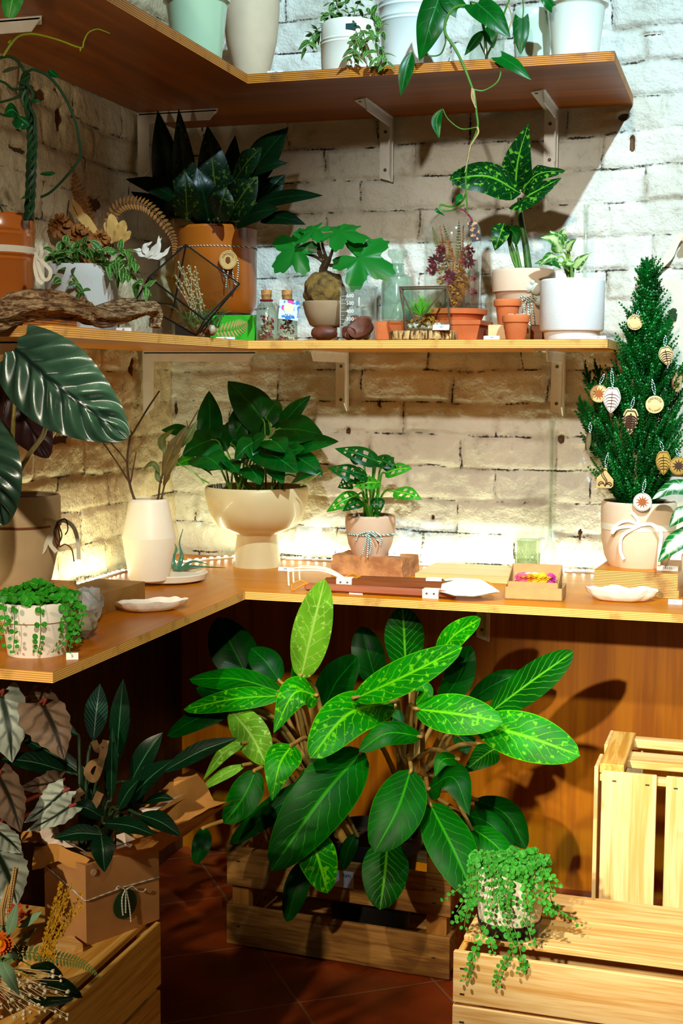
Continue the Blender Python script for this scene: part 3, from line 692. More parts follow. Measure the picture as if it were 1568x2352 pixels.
leaf_parts(t, [
    ([(1008, -5, 2.85), (985, 65, 2.83), (963, 140, 2.84)], 72, dict(shape='heart', lobe=0.16)),
    ([(946, 118, 2.84), (932, 165, 2.83), (920, 220, 2.83)], 34, dict(shape='lance', fold=0.5)),
    ([(1096, 8, 2.86), (1132, 40, 2.84), (1172, 88, 2.84)], 66, dict(shape='heart', lobe=0.18)),
    ([(1197, 42, 2.87), (1196, 85, 2.86), (1195, 126, 2.86)], 38, dict(shape='heart', lobe=0.15)),
    ([(1150, 130, 2.85), (1182, 150, 2.83), (1220, 184, 2.83)], 38, dict(shape='heart', lobe=0.2, fold=0.1)),
    ([(1015, 250, 2.83), (1002, 280, 2.83), (1008, 318, 2.83)], 24, dict(shape='lance', fold=0.5)),
    ([(1052, 20, 2.85), (1030, -2, 2.85), (1005, -28, 2.86)], 50, dict(shape='heart', lobe=0.18)),
    ([(1268, 16, 2.86), (1255, 2, 2.85), (1240, -12, 2.85)], 30, dict(shape='heart', lobe=0.18)),
    ([(1110, 70, 2.9), (1090, 95, 2.9), (1066, 128, 2.9)], 26, dict(shape='lance')),
    ([(1120, 60, 2.94), (1128, 85, 2.93), (1132, 112, 2.93)], 34, dict(shape='ovate')),
    ([(1058, 445, 2.86), (1052, 458, 2.85), (1046, 472, 2.85)], 16, dict(shape='ovate')),
    ([(1000, 478, 2.87), (1006, 486, 2.87), (1022, 496, 2.86)], 10, dict(shape='ovate'))], [PHILO], name='leaf')
m = M()
for st, rr in (([(1117, 135, 2.945), (1110, 60, 2.93), (1090, 20, 2.88), (1050, 15, 2.85), (1026, 40, 2.84), (1022, 75, 2.835), (1045, 112, 2.835), (1066, 155, 2.835), (1084, 202, 2.835)], 0.0034),
               ([(1022, 75, 2.835), (1022, 100, 2.84), (1010, 125, 2.85), (985, 128, 2.85), (963, 120, 2.84)], 0.0018), ([(1084, 205, 2.835), (1110, 208, 2.84), (1140, 190, 2.84), (1150, 165, 2.845), (1150, 132, 2.85)], 0.0018),
               ([(1096, 292, 2.835), (1060, 296, 2.835), (1030, 275, 2.833), (1016, 250, 2.83)], 0.0013), ([(1088, 205, 2.835), (1094, 260, 2.835), (1096, 295, 2.836), (1078, 345, 2.84), (1070, 400, 2.845), (1070, 440, 2.85), (1074, 492, 2.86)], 0.0022),
               ([(1070, 445, 2.85), (1058, 465, 2.86), (1035, 474, 2.87), (1013, 470, 2.87), (1014, 482, 2.87), (1040, 482, 2.87), (1066, 470, 2.86)], 0.0024), ([(1090, 20, 2.88), (1080, 5, 2.87), (1098, 8, 2.86)], 0.002),
               ([(1117, 130, 2.945), (1140, 80, 2.92), (1165, 10, 2.9), (1180, -20, 2.9)], 0.0022), ([(1180, 100, 2.88), (1200, 40, 2.88), (1200, -10, 2.9)], 0.0018), ([(1117, 132, 2.945), (1100, 90, 2.93), (1112, 68, 2.91)], 0.002)):
    m.tube(strand_px(st, 2.84), (rr, rr * 0.8), 7, 40)
m.build('stem', STEMG, t)
m = M()
for st in ([(1084, 202), (1083, 222), (1087, 236), (1093, 249)], [(1086, 204), (1088, 225), (1090, 246)], [(1096, 292), (1098, 305), (1088, 322), (1080, 336), (1074, 365), (1068, 395)], [(1168, 70, 2.9), (1175, 40, 2.9), (1166, 10, 2.9)]):
    m = M(); m.tube(strand_px(st, 2.832), (0.0022, 0.001), 6, 14); m.build('aerial_root', ROOT, t)
price_tag('1170', 'white price tag at the inner corner of the top shelf', on_y(630, 2.885, TT), 0.036, 0.011, 0.35)

# ------------------------------------------------------------------ middle shelf, left arm and corner
CARAMEL = plain('caramel_glaze', (178, 94, 22), 0.28, 0.08, 6, spec=0.4, c2=(150, 72, 14), Coat_Weight=0.3)
ORANGE = plain('orange_terracotta_glaze', (196, 108, 40), 0.25, 0.06, 6, Coat_Weight=0.4)
HOYAM = leafmat('hoya_leaf', (6, 92, 40), (60, 150, 70), 4, 0.6, 0.03, 0.06, rough=0.22)
t, c, zt, r, s = pot('climbing_hoya', 'climbing hoya twisted up a stake in an orange glazed pot with cream ribbon', 'potted plant', -6, 0,
    [(78, 745), (83, 735), (85, 605), (88, 600), (84, 594), (88, 588), (84, 582), (85, 548), (88, 543), (85, 537), (88, 531), (85, 524), (86, 500), (83, 497)], ORANGE, MT, 0.012, x=-1.275)
kx = c.x; hy = c.y; sy = 2.02
m = M(); zr = zat(c, 577); m.lathe([(r + 0.001, -0.006), (r + 0.0022, -0.006), (r + 0.0022, 0.006), (r + 0.001, 0.006)], (c.x, c.y, zr), 48, ring=True); m.build('ribbon', RIBBON, t); m = M()
rb = c + Vector((r * 0.93, -r * 0.42, zr - c.z))
def hp(px, py): return Y(px, py, sy)
for st in ([(82, 578), (88, 610), (100, 640), (112, 640), (116, 622), (102, 606), (86, 590)], [(84, 580), (80, 610), (86, 640), (98, 652)], [(86, 578), (92, 565), (96, 582), (88, 596)]):
    ribbon(m, [hp(*p) for p in st], 0.006, (0.3, -1, 0.2))
m.build('bow', RIBBON, t)
m = M(); b0 = [(66, 505), (70, 440), (72, 380), (74, 320), (70, 270), (55, 215), (60, 170)]
for k in range(4):
    P = spline([Y(px, py, 2.10) for px, py in b0], 60)
    m.tube([p + Vector((math.cos(i * 0.42 + k * 1.57), math.sin(i * 0.42 + k * 1.57), 0)) * (0.0062 - 0.001 * (i > 40)) for i, p in enumerate(P)], 0.0034, 6)
for st, rr in (([(62, 165), (78, 160), (115, 178), (150, 225), (175, 285), (184, 340), (181, 368), (150, 408), (118, 440), (94, 453)], 0.0027), ([(60, 170), (40, 140), (15, 130), (-20, 140)], 0.003), ([(55, 200), (30, 205), (10, 190), (-20, 180)], 0.0026),
               ([(48, 220), (20, 230), (-15, 238)], 0.0024), ([(40, 262), (15, 266), (-15, 255)], 0.0024), ([(45, 190), (62, 195), (75, 215), (70, 245), (80, 270), (78, 310)], 0.0032), ([(8, 502), (5, 485), (-2, 470)], 0.002)):
    m.tube([Y(px, py, 2.09) for px, py in st], (rr, rr * 0.8), 7, 44)
m.build('stem', plain('hoya_stem', (22, 62, 30), 0.5, 0.2, 30), t)
m = M()
for st in ([(8, 128), (25, 102), (42, 84), (65, 78), (90, 80), (135, 92), (185, 110), (192, 96), (202, 76), (222, 67), (240, 72), (252, 77)], [(26, 100), (20, 97), (26, 92)], [(185, 110), (184, 118)]):
    m.tube([Y(px, py, 2.07) for px, py in st], (0.0022, 0.0008), 6, 40)
m.build('tendril', plain('young_stem', (128, 150, 30), 0.5, 0.1, 30), t)
leaf_parts(t, [([(8, 168, 2.1), (40, 154, 2.06), (73, 154, 2.08)], 30, dict(shape='oblong', n=(0.1, -0.25, 1), cup=0.1)), ([(46, 268, 2.09), (28, 252, 2.07), (9, 262, 2.07)], 44, dict(shape='oblong')),
    ([(38, 265, 2.08), (52, 275, 2.06), (68, 288, 2.07)], 46, dict(shape='oblong', cup=0.6)), ([(70, 230, 2.09), (82, 230, 2.08), (95, 234, 2.08)], 14, dict(shape='ovate')), ([(95, 396, 2.09), (112, 398, 2.07), (128, 398, 2.07)], 22, dict(shape='ovate')),
    ([(112, 160, 2.12), (125, 172, 2.12), (138, 178, 2.12)], 18, dict(shape='ovate')), ([(68, 455, 2.09), (58, 452, 2.07), (46, 458, 2.07)], 10, dict(shape='ovate')),
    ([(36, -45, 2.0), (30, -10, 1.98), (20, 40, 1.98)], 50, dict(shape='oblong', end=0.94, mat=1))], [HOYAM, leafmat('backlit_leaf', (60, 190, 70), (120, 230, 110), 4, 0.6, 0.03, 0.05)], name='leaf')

# a plywood offcut, driftwood on it, the pale grey pot behind
p0, p1 = on_x(28, -1.16, MT), on_x(153, -1.16, MT)
m = M(); m.box(((-1.165), (p0.y + p1.y) / 2, MT + 0.0083), (0.05, abs(p1.y - p0.y), 0.016)); m.mi = [0, 0, 1, 1, 1, 1]
tag(m.build('plywood_offcut', [CT_TOP_L, EDGE_D], smooth=False), 'plywood offcut under the left end of the driftwood on the middle shelf', 'wood block')
t_ = NT('weathered_bark'); o_ = t_.obj(); v_ = t_.mapped(o_, 130, 16, 130); nn_ = t_.noise(1, v_, 5, 1.5)
t_.bump(t_.math('ADD', nn_, t_.math('MULTIPLY', t_.noise(120, o_, 3), 0.5)), 1.0, 0.01)
DRIFT = t_.fin(t_.mix(t_.step(nn_, 0.36, 0.62), lin((92, 58, 36)), lin((190, 158, 116))), 0.8, 0.2)
def log(m, pts, rad, ridges, seg=30, n=70, amp=0.22, tw=1.5, flat=0.8, sd=0.0):
    P = spline(pts, n); vs = []; fs = []
    for i, p in enumerate(P):
        t = i / n; T = (P[min(i + 1, n)] - P[max(i - 1, 0)]).normalized(); up = (Vector((0, 0, 1)) - T * T.z).normalized(); b = T.cross(up)
        for k in range(seg):
            a = 2 * PI * k / seg; q = rad(t) * (1 + amp * math.sin(a * ridges + tw * t * 4) + 0.10 * mnoise.noise(Vector((math.cos(a) * 2 + sd, math.sin(a) * 2, t * 22))))
            vs.append(p + up * q * flat * math.sin(a) + b * q * math.cos(a))
    for i in range(n): fs += [(i * seg + k, i * seg + (k + 1) % seg, (i + 1) * seg + (k + 1) % seg, (i + 1) * seg + k) for k in range(seg)]
    m.add(vs, fs + [tuple(range(seg - 1, -1, -1)), tuple(n * seg + k for k in range(seg))])
dx = -1.145
def dw(px, py, x=dx): return X(px, py, x)
m = M()
log(m, [dw(-60, 745), dw(-10, 728), dw(50, 702), (dw(110, 697)), dw(160, 706), dw(205, 722)], lambda t: 0.019 * (0.75 + 0.5 * math.sin(PI * t)), 5, sd=1, flat=1.0)
log(m, [dw(185, 705), dw(215, 728), dw(262, 726), dw(310, 712), dw(345, 706), dw(358, 722), dw(357, 752)], lambda t: 0.0165 * (1.1 - 0.45 * t), 5, sd=4, flat=1.0)
log(m, [dw(205, 722, -1.16), dw(235, 710, -1.17), dw(275, 694, -1.17), dw(308, 690, -1.17)], lambda t: 0.011 * (1.1 - 0.5 * t), 3, n=40, sd=9)
tag(m.build('driftwood', DRIFT), 'twisted grooved driftwood branch lying along the middle shelf edge', 'driftwood')
GREYPOT = plain('pale_grey_clay', (206, 208, 206), 0.75, 0.03, 20, bump=0.2, bscale=300)
t, c, zt, r, s = pot('clay_pot', 'pale grey straight pot with variegated trailing plant behind the driftwood', 'potted plant', 188, 0, [(78, 760), (81, 750), (83, 640), (83, 618), (80, 613)], GREYPOT, MT, 0.008, x=-1.30)
m = M(); yy = c.y - r * 0.6
for st in ([(188, 615), (150, 590), (125, 575), (118, 590)], [(190, 615), (175, 590), (165, 570), (150, 560)], [(185, 612), (165, 605), (168, 630, yy - 0.03), (178, 660, yy - 0.04), (200, 690, yy - 0.05)], [(200, 612), (240, 590), (275, 575), (300, 580), (312, 605)],
           [(205, 612), (250, 600), (280, 610), (300, 635), (320, 655), (335, 660)], [(210, 612), (240, 605), (262, 615), (285, 625)], [(180, 612), (140, 605), (130, 590)], [(195, 610), (200, 585), (190, 565)], [(205, 608), (225, 590), (232, 575)], [(185, 610), (160, 585), (140, 580)], [(175, 612), (150, 600), (135, 615, yy - 0.02), (140, 640, yy - 0.03)]):
    sprigs(m, strand_px(st, yy), 0.019, 0.034, 0.017)
m.build('foliage', [VARIEG, STEMG], t, ang=80)

# dried bouquet in the corner behind
DRYB = plain('dried_fern', (150, 92, 34), 0.8, 0.2, 40); DRYT = plain('dried_tan_petal', (196, 150, 78), 0.75, 0.12, 40); DRYW = plain('bleached_leaf', (214, 204, 190), 0.7, 0.06, 40); DRYR = plain('dried_rose', (150, 88, 30), 0.8, 0.25, 60)
b = on_y(225, 2.74, MT)
t = thing('dried_bouquet', 'dried brown ferns and tan flowers standing behind the pale grey pot', 'dried flowers', b)
m = M(); m.lathe([(0, 0), (0.04, 0), (0.052, 0.05), (0.04, 0.10), (0.032, 0.115), (0.029, 0.115), (0.03, 0.10), (0, 0.09)], b, 30); m.build('vase', plain('dark_vase', (40, 32, 26), 0.4), t)
m = M()
for st, w in (([(215, 640), (210, 520), (165, 400), (112, 315)], 30), ([(205, 640), (150, 500), (118, 400), (110, 312)], 26), ([(225, 640), (210, 560), (190, 470), (125, 380)], 24), ([(240, 640), (260, 490), (330, 470), (395, 540), (398, 600)], 34), ([(220, 640), (120, 520), (95, 440), (92, 360)], 22)):
    P = strand_px(st, 2.78); frond(m, P, w * mpp(P[1]), k=40)
m.build('fern_frond', DRYB, t, ang=80)
m = M()
for px, py, tx, ty, w in ((255, 560, 255, 490, 30), (262, 555, 285, 505, 28), (255, 555, 240, 510, 22), (225, 545, 160, 470, 26), (150, 540, 118, 500, 20), (205, 540, 165, 455, 18), (270, 560, 300, 530, 20)):
    m.leaf(strand_px([(px, py), ((px + tx) / 2 + 4, (py + ty) / 2), (tx, ty)], 2.71), w * 0.00092, shape='oblong', mi=0, wave=0.15, fold=0.4)
m.build('dried_petal', DRYT, t, ang=80)
m = M()
for px, py, rr in ((195, 555, 26), (240, 552, 14), (150, 525, 22), (215, 590, 16)):
    p = Y(px, py, 2.69); m.blob(p, rr * 0.0009, 0.35, 4, 18, 12, sd=px)
    for k in range(9): a = k * 0.7; q = p + Vector((math.cos(a) * rr * 0.0006, -rr * 0.0006, math.sin(a) * rr * 0.0006)); m.leaf([q, q + (q - p) * 0.4 + Vector((0, -0.006, 0.006)), q + (q - p) * 0.9], rr * 0.0009, shape='oblong', wave=0.2)
m.build('dried_rose', DRYR, t, ang=80)
m = M()
for a in ([(330, 590), (350, 575), (372, 545)], [(340, 590), (372, 585), (392, 565)], [(335, 585), (335, 565), (350, 555)], [(330, 590), (318, 575), (300, 575)], [(340, 595), (362, 570), (365, 540)]):
    m.leaf(strand_px(a, 2.66), 0.015, shape='ovate', wave=0.3, cup=0.4)
m.tube(strand_px([(240, 640), (290, 610), (335, 590)], 2.68), 0.0014, 5, 12); m.build('bleached_leaf', DRYW, t, ang=80)
m = M()
for st in ([(225, 650), (190, 560)], [(230, 650), (240, 560)], [(225, 650), (255, 560)], [(225, 650), (150, 530)], [(235, 655), (260, 560)], [(228, 650), (160, 520), (158, 460)]): m.tube(strand_px(st, 2.74), 0.0013, 5, 8)
m.build('dried_stem', TWIG, t)

# the big dark plant in the caramel pot
AGLD = leafmat('dark_speckled_leaf', (6, 34, 10), (70, 84, 20), 9, 0.8, 0.03, 0.04, speck=0.25, rough=0.35)
DSG = leafmat('dark_plain_leaf', (3, 28, 8), (12, 46, 16), 7, 0.8, 0.05, 0.04, rough=0.3)
zst = zat((-1.245, 3.05), 722)
m = M(); q = on_y(497, 3.05, MT); m.box((q.x, q.y, (MT + zst) / 2 + 0.0005), (0.15, 0.15, zst - MT - 0.002)); tag(m.build('wooden_block', DARKSTAND, smooth=False), 'dark wooden block lifting the caramel pot in the corner', 'wood block')
t, c, zt, r, s = pot('dieffenbachia', 'large dark speckled dieffenbachia in a caramel glazed pot in the corner', 'potted plant', 497, 3.05, [(80, 722), (86, 714), (92, 690), (93, 545), (94, 530), (91, 526)], CARAMEL, zst, 0.02)
sr = Vector((c.x, c.y, zt - 0.02))
rows = []
for b0, tp, w, yb, yt, mt in (((395, 480), (362, 252), 56, 3.0, 2.98, 1), ((432, 500), (410, 248), 46, 2.98, 2.95, 0), ((500, 480), (476, 288), 62, 3.05, 3.02, 0), ((560, 425), (662, 293), 78, 3.05, 3.0, 1), ((535, 420), (602, 338), 58, 3.0, 2.96, 0),
        ((570, 402), (662, 374), 34, 3.0, 2.97, 1), ((580, 470), (742, 449), 42, 2.98, 2.92, 1), ((600, 500), (702, 516), 40, 2.97, 2.92, 1), ((405, 455), (288, 411), 42, 2.96, 2.88, 1), ((430, 505), (424, 395), 52, 2.95, 2.9, 0),
        ((525, 500), (592, 405), 76, 2.99, 2.96, 0), ((480, 510), (452, 385), 64, 2.98, 2.94, 1), ((545, 510), (640, 480), 60, 2.97, 2.92, 1), ((460, 505), (505, 350), 54, 3.1, 3.1, 1), ((400, 500), (340, 430), 50, 3.0, 2.95, 1), ((520, 500), (540, 310), 50, 3.12, 3.14, 1), ((500, 505), (520, 430), 56, 2.93, 2.9, 0), ((590, 480), (655, 400), 52, 3.05, 3.05, 1), ((380, 500), (300, 440), 36, 2.97, 2.9, 1)):
    mx, my = (b0[0] + tp[0]) / 2, (b0[1] + tp[1]) / 2 - 8
    rows.append(([(b0[0], b0[1], yb), (mx, my, (yb + yt) / 2 - 0.02), (tp[0], tp[1], yt)], w * 1.25, dict(mat=mt, shape='ovate', fold=0.25)))
leaf_parts(t, rows, [AGLD, DSG], stem=plain('dark_stem', (40, 60, 24), 0.5), src=sr, r=0.004)
m = M(); zc = zat(c, 573); ring(m, c, r + 0.002, zc, 0.0018)
for st in ([(522, 575), (512, 600), (514, 625), (520, 638)], [(528, 575), (546, 600), (545, 640), (542, 655)], [(524, 622), (520, 640), (519, 662)], [(534, 622), (537, 645), (540, 655)]): m.tube(strand_px(st, c.y - r - 0.004), 0.0016, 6, 14)
m.build('twine', TWINE_B, t)
TAGW = wood('tag_birch', (222, 186, 118), (196, 150, 84), 0, 40, 0.6); BURN = plain('burnt_line', (120, 58, 18), 0.7, 0.05)
q = Y(524, 597, c.y - r - 0.007)
m = M(); m.lathe([(0, -0.0015), (0.0215, -0.0015), (0.0215, 0.0015), (0, 0.0015)], q, 40, m3=Matrix.Rotation(PI / 2, 3, 'X')); w_ = m.build('wooden_tag', TAGW, t)
m = M(); m.lathe([(0.0192, 0), (0.0194, 0.0006), (0.0197, 0)], q - Vector((0, 0.0016, 0)), 40, m3=Matrix.Rotation(PI / 2, 3, 'X'), ring=True)
for i, ch in enumerate('CONTAGOTA'):
    a_ = -1.12 + 0.28 * i; vs, fs = text_mesh(ch, 0.0075, q + Vector((0.0138 * math.sin(a_), -0.0017, 0.0138 * math.cos(a_))), (math.cos(a_), 0, -math.sin(a_)), (math.sin(a_), 0, math.cos(a_)), 0.0002); m.add(vs, fs)
m.blob(q - Vector((0, 0.0016, 0.001)), (0.006, 0.0006, 0.008), 0.3, 3)
m.build('emblem', BURN, w_)

# glass and wire terrarium
WIRE = plain('black_wire', (20, 18, 16), 0.4, 0.05)
V = dict(A=Y(427, 562, 2.70), B=Y(550, 652, 2.70), C=Y(450, 769, 2.60), D=Y(342, 637, 2.62), E=Y(312, 690, 2.66), G=Y(470, 735, 2.56), H=Y(400, 700, 2.74))
zlow = min(v.z for v in V.values()); dz = MT + 0.0025 - zlow
V['C'].z = MT + 0.003
t = thing('wire_terrarium', 'black wire geometric glass terrarium with air plant and dried sprigs', 'terrarium', (V['C'].x, V['C'].y, MT))
m = M()
for a, b in ('AB', 'BC', 'AD', 'DE', 'DG', 'GB', 'GC', 'EC', 'AH', 'HE', 'HC'): m.tube([V[a], V[b]], 0.0021, 6)
m.build('frame', WIRE, t)
m = M()
for f in ('ADG', 'AGB', 'GBC', 'DEC', 'DCG', 'ABH', 'ADE', 'BCH', 'AEH', 'ECH'): m.add([V[k] for k in f], [(0, 1, 2)])
m.build('pane', glass('thin_pane', (236, 242, 236), 0.06), t, smooth=False)
q = V['C'] + Vector((-0.012, 0.06, 0.008))
m = M()
for k in range(22): m.blob(q + Vector((random.uniform(-.035, .04), random.uniform(-.03, .03), random.uniform(-0.002, .012))), random.uniform(0.006, 0.012), 0.25, 3, 9, 6, sd=k)
m.build('pebbles', plain('mixed_pebble', (196, 184, 160), 0.6, 0.3, 30, c2=(120, 70, 44)), t)['kind'] = 'stuff'
m = M()
for k in range(60):
    p = q + Vector((random.uniform(-.03, .035), random.uniform(-.02, .02), 0.01)); a = random.uniform(0, 6.3); d = Vector((math.cos(a), math.sin(a) * 0.7, random.uniform(0.2, 1.3))) * random.uniform(0.025, 0.06)
    m.tube([p, p + d * 0.5 + Vector((0, 0, 0.008)), p + d + Vector((0, 0, -0.004))], (0.0014, 0.0004), 4, 6)
m.build('air_plant', plain('air_plant_green', (70, 110, 50), 0.6, 0.2, 60), t)
m = M()
for k in range(16):
    p = q + Vector((random.uniform(-.03, .01), random.uniform(-.01, .02), 0.01)); tip = Y(random.uniform(398, 455), random.uniform(600, 660), 2.66); P = spline([p, p.lerp(tip, 0.5) + Vector((0.004, 0, 0)), tip], 10); m.tube(P, 0.0006, 4)
    for x in P[4:]: m.blob(x + Vector((random.uniform(-.004, .004), random.uniform(-.004, .004), 0)), 0.0022, 0.1, 2, 6, 4)
m.build('dried_sprig', plain('cream_sprig', (206, 190, 150), 0.8, 0.15), t)

# green card with a pressed fern print
p = on_y(540, 2.90, MT); ux = Vector((1, 0, 0)); uy = Vector((0, 0.30, 1)).normalized()
t = thing('greeting_card', 'bright green card with fern print leaning at the shelf corner', 'card', p)
m = M(); m.prism([(-0.062, 0), (0.046, 0), (0.046, 0.062), (-0.062, 0.062)], p, ux, uy, -0.0012); m.build('card', plain('green_card', (44, 160, 20), 0.5, 0.04, 20), t, smooth=False)
m = M(); frond(m, [p + ux * -0.055 + uy * 0.022 - Vector((0, 0.001, 0)), p + uy * 0.030 - Vector((0, 0.0015, 0)), p + ux * 0.026 + uy * 0.044 - Vector((0, 0.001, 0))], 0.046, n=ux.cross(uy), k=14, r=0.0006); m.build('fern_print', plain('fern_print_ink', (176, 148, 84), 0.7, 0.05), t)
price_tag('79', 'white price tag in front of the green fern card', on_y(515, 2.865, MT) + Vector((0.0, 0.004, 0)), 0.046, 0.009, 0.3)
price_tag('45', 'white price tag beside the driftwood tip on the middle shelf', on_x(283, -1.10, MT), 0.03, 0.008, 0.3)

# ------------------------------------------------------------------ middle shelf, right arm
TERRA = plain('terracotta', (206, 110, 58), 0.8, 0.08, 14, bump=0.15, bscale=220, c2=(188, 94, 46))
CORK = plain('cork', (196, 134, 76), 0.85, 0.2, 160, bump=0.4, bscale=300)
PAPERP = plain('pressed_petals', (196, 120, 90), 0.8, 0.3, 90, c2=(120, 40, 60))
GL2 = glass('bottle_glass', (246, 251, 246), 0.10)
MOSSY = plain('dried_moss', (150, 120, 50), 0.9, 0.3, 90, c2=(96, 84, 40))
def scatter(c, ext, n, sz, mats, name, t, leafy=True, up=0.3):
    """loose dried petals and bits: nobody would count them"""
    m = M(); c = Vector(c)
    for k in range(n):
        p = c + Vector((random.uniform(-1, 1) * ext[0], random.uniform(-1, 1) * ext[1], random.uniform(-1, 1) * ext[2])); d = Vector((random.uniform(-1, 1), random.uniform(-1, 1), random.uniform(-1, 1) + up)).normalized() * sz * random.uniform(0.5, 1.2)
        if leafy: m.leaf([p - d, p + Vector((0, 0, sz * 0.2)), p + d], sz * random.uniform(0.5, 1.1), shape='ovate', nu=4, nv=1, mi=random.randrange(len(mats)))
        else: m.blob(p, sz * random.uniform(0.6, 1.1), 0.25, 3, 7, 5, mi=random.randrange(len(mats)), sd=k)
    o = m.build(name, mats, t, ang=80); o['kind'] = 'stuff'; return o
PETS = [plain('petal_' + n, c, 0.7, 0.1, 60) for n, c in (('pink', (206, 70, 100)), ('ochre', (190, 130, 40)), ('cream', (222, 206, 170)), ('olive', (110, 112, 50)), ('crimson', (140, 16, 50)))]
for cx, yy, lab in ((612, 2.905, 'corked glass bottle of dried flowers with dark tag beside the green card'), (659, 2.90, 'corked glass bottle of dried flowers with bright blue and pink tag')):
    q = on_y(cx, yy, MT); zz = lambda py: zat(q, py) - MT; s = mpp(q)
    t = thing('corked_bottle', lab, 'bottle', q, 'corked bottles of dried flowers')
    P = [(0.0, 0), (22 * s, 0), (24 * s, 0.003), (24 * s, zz(712)), (20 * s, zz(702)), (12 * s, zz(692)), (12 * s, zz(683)), (13.5 * s, zz(681)), (13.5 * s, zz(677))]
    m = M(); m.lathe(P + [(r_ - 0.0016 if r_ > 0.01 else r_, max(z_, 0.003)) for r_, z_ in reversed(P)], q, 36); m.build('bottle', GL2, t)
    m = M(); m.lathe([(0, zz(690)), (10.5 * s, zz(690)), (12.5 * s, zz(668)), (12 * s, zz(666.5)), (0, zz(666.5))], q, 24); m.build('cork', CORK, t)
    scatter(q + Vector((0, 0, 0.030)), (0.013, 0.013, 0.026), 90, 0.0055, PETS, 'dried_flowers', t)
    m = M(); ring(m, q, 13.5 * s, MT + zz(690), 0.0022, 20); m.build('ribbon', PETS[4], t)
    a = Y(cx + (6 if cx > 640 else -24), 690, yy - 0.026)
    ux = Vector((1, 0, -0.12)).normalized() if cx > 640 else Vector((0.35, -0.9, 0.2)).normalized(); uy = Vector((0.05, 0.12, 1)).normalized()
    m = M(); w_, h_ = 0.046, 0.043
    m.prism([(-w_ / 2, -h_), (w_ / 2, -h_), (w_ / 2, 0), (-w_ / 2, 0)], a, ux, uy, 0.0007)
    tm = NT('floral_card_' + str(cx)); o_ = tm.obj(); n1 = tm.noise(70, o_, 2)
    cc = tm.mix(tm.step(n1, 0.44, 0.5), lin((40, 120, 200) if cx > 640 else (30, 26, 24)), lin((210, 235, 240) if cx > 640 else (120, 60, 30))); cc = tm.mix(tm.step(tm.noise(60, o_, 1), 0.58, 0.62), cc, lin((210, 70, 170)))
    g = m.build('gift_tag', tm.fin(cc, 0.5), t, smooth=False)
    if cx > 640:
        nn = ux.cross(uy); nn = nn if nn.y < 0 else -nn; m = M(); m.lathe([(0, -0.0004), (0.012, -0.0004), (0.012, 0.0004), (0, 0.0004)], a - uy * 0.018 + nn * 0.0012, 14, m3=Matrix.Rotation(PI / 2, 3, 'X')); m.build('seal', plain('cream_seal', (240, 234, 196), 0.6, 0.03), g)
        vs, fs = text_mesh('R$ 25', 0.0065, a - uy * 0.033 + nn * 0.0012, ux, uy); m = M(); m.add(vs, fs); m.build('price', INK, g, smooth=False)

# caudex begonia in a taupe bowl
TAUPE = plain('taupe_clay', (160, 132, 100), 0.75, 0.06, 18)
q = on_y(750, 2.985, MT); zb = zat(q, 752)
m = M(); m.lathe([(0, 0), (0.024, 0), (0.024, zb - MT - 0.0005), (0, zb - MT - 0.0005)], q, 30); tag(m.build('clay_riser', TAUPE), 'small pale clay riser under the taupe bowl of the swollen plant', 'stand')
t, c, zt, r, s = pot('caudex_plant', 'caudex plant with swollen rough trunk and lobed leaves in a taupe bowl', 'potted plant', 749, 2.985, [(30, 752), (38, 747), (49, 722), (54, 700), (54, 695)], TAUPE, zb, 0.006)
bulb = plain('caudex_bark', (126, 96, 40), 0.9, 0.3, 45, bump=1.0, bscale=90, c2=(58, 42, 24))
m = M(); cc = Y(746, 672, 2.985); m.blob(cc, (0.049, 0.047, 0.047), 0.16, 3, 40, 24); m.build('caudex', bulb, t)
m = M(); top = Y(746, 632, 2.985)
DST = plain('caudex_stem', (76, 58, 34), 0.7, 0.2, 60)
m.tube(strand_px([(748, 640), (742, 620), (752, 598), (752, 590)], 2.985), (0.011, 0.007), 9, 14)
for st in ([(752, 600), (737, 582), (730, 555), (722, 540)], [(752, 600), (742, 570), (738, 545)], [(755, 600), (765, 570), (770, 550), (778, 535)], [(745, 604), (725, 590), (700, 582), (678, 571)], [(757, 610), (790, 606), (826, 592)], [(740, 596), (730, 578), (726, 560)]):
    m.tube(strand_px([(*p, 2.985 - 0.006 * i) for i, p in enumerate(st)], 2.98), (0.0042, 0.0022), 7, 16)
m.build('stem', DST, t)
LOBE = leafmat('lobed_leaf', (4, 84, 16), (24, 112, 34), 1, 0.0, 0.02, 0.0, rough=0.3)
def lobed(a):
    a = (a + PI) % (2 * PI) - PI
    return (0.52 + 0.48 * abs(math.cos(2.5 * a)) ** 1.1) * (1 - 0.8 * math.exp(-((abs(a) - PI) / 0.22) ** 2)) * (1.05 + 0.18 * math.cos(a)) * (1 + 0.05 * math.sin(23 * a))
for (ax, ay), (tx, ty), rr, n in (((678, 571), (624, 616), 68, (0.0, -0.9, 0.25)), ((722, 528), (690, 545), 48, (-0.1, -0.55, 0.7)), ((778, 533), (848, 522), 70, (0.05, -0.5, 0.75)), ((826, 592), (905, 620), 84, (0.1, -0.85, 0.45))):
    a = Y(ax, ay, 2.955); b = Y(tx, ty, 2.935); m = M(); m.fan(a, n, b - a, rr * 0.00084, lobed, seg=90); m.build('leaf', LOBE, t, ang=80)

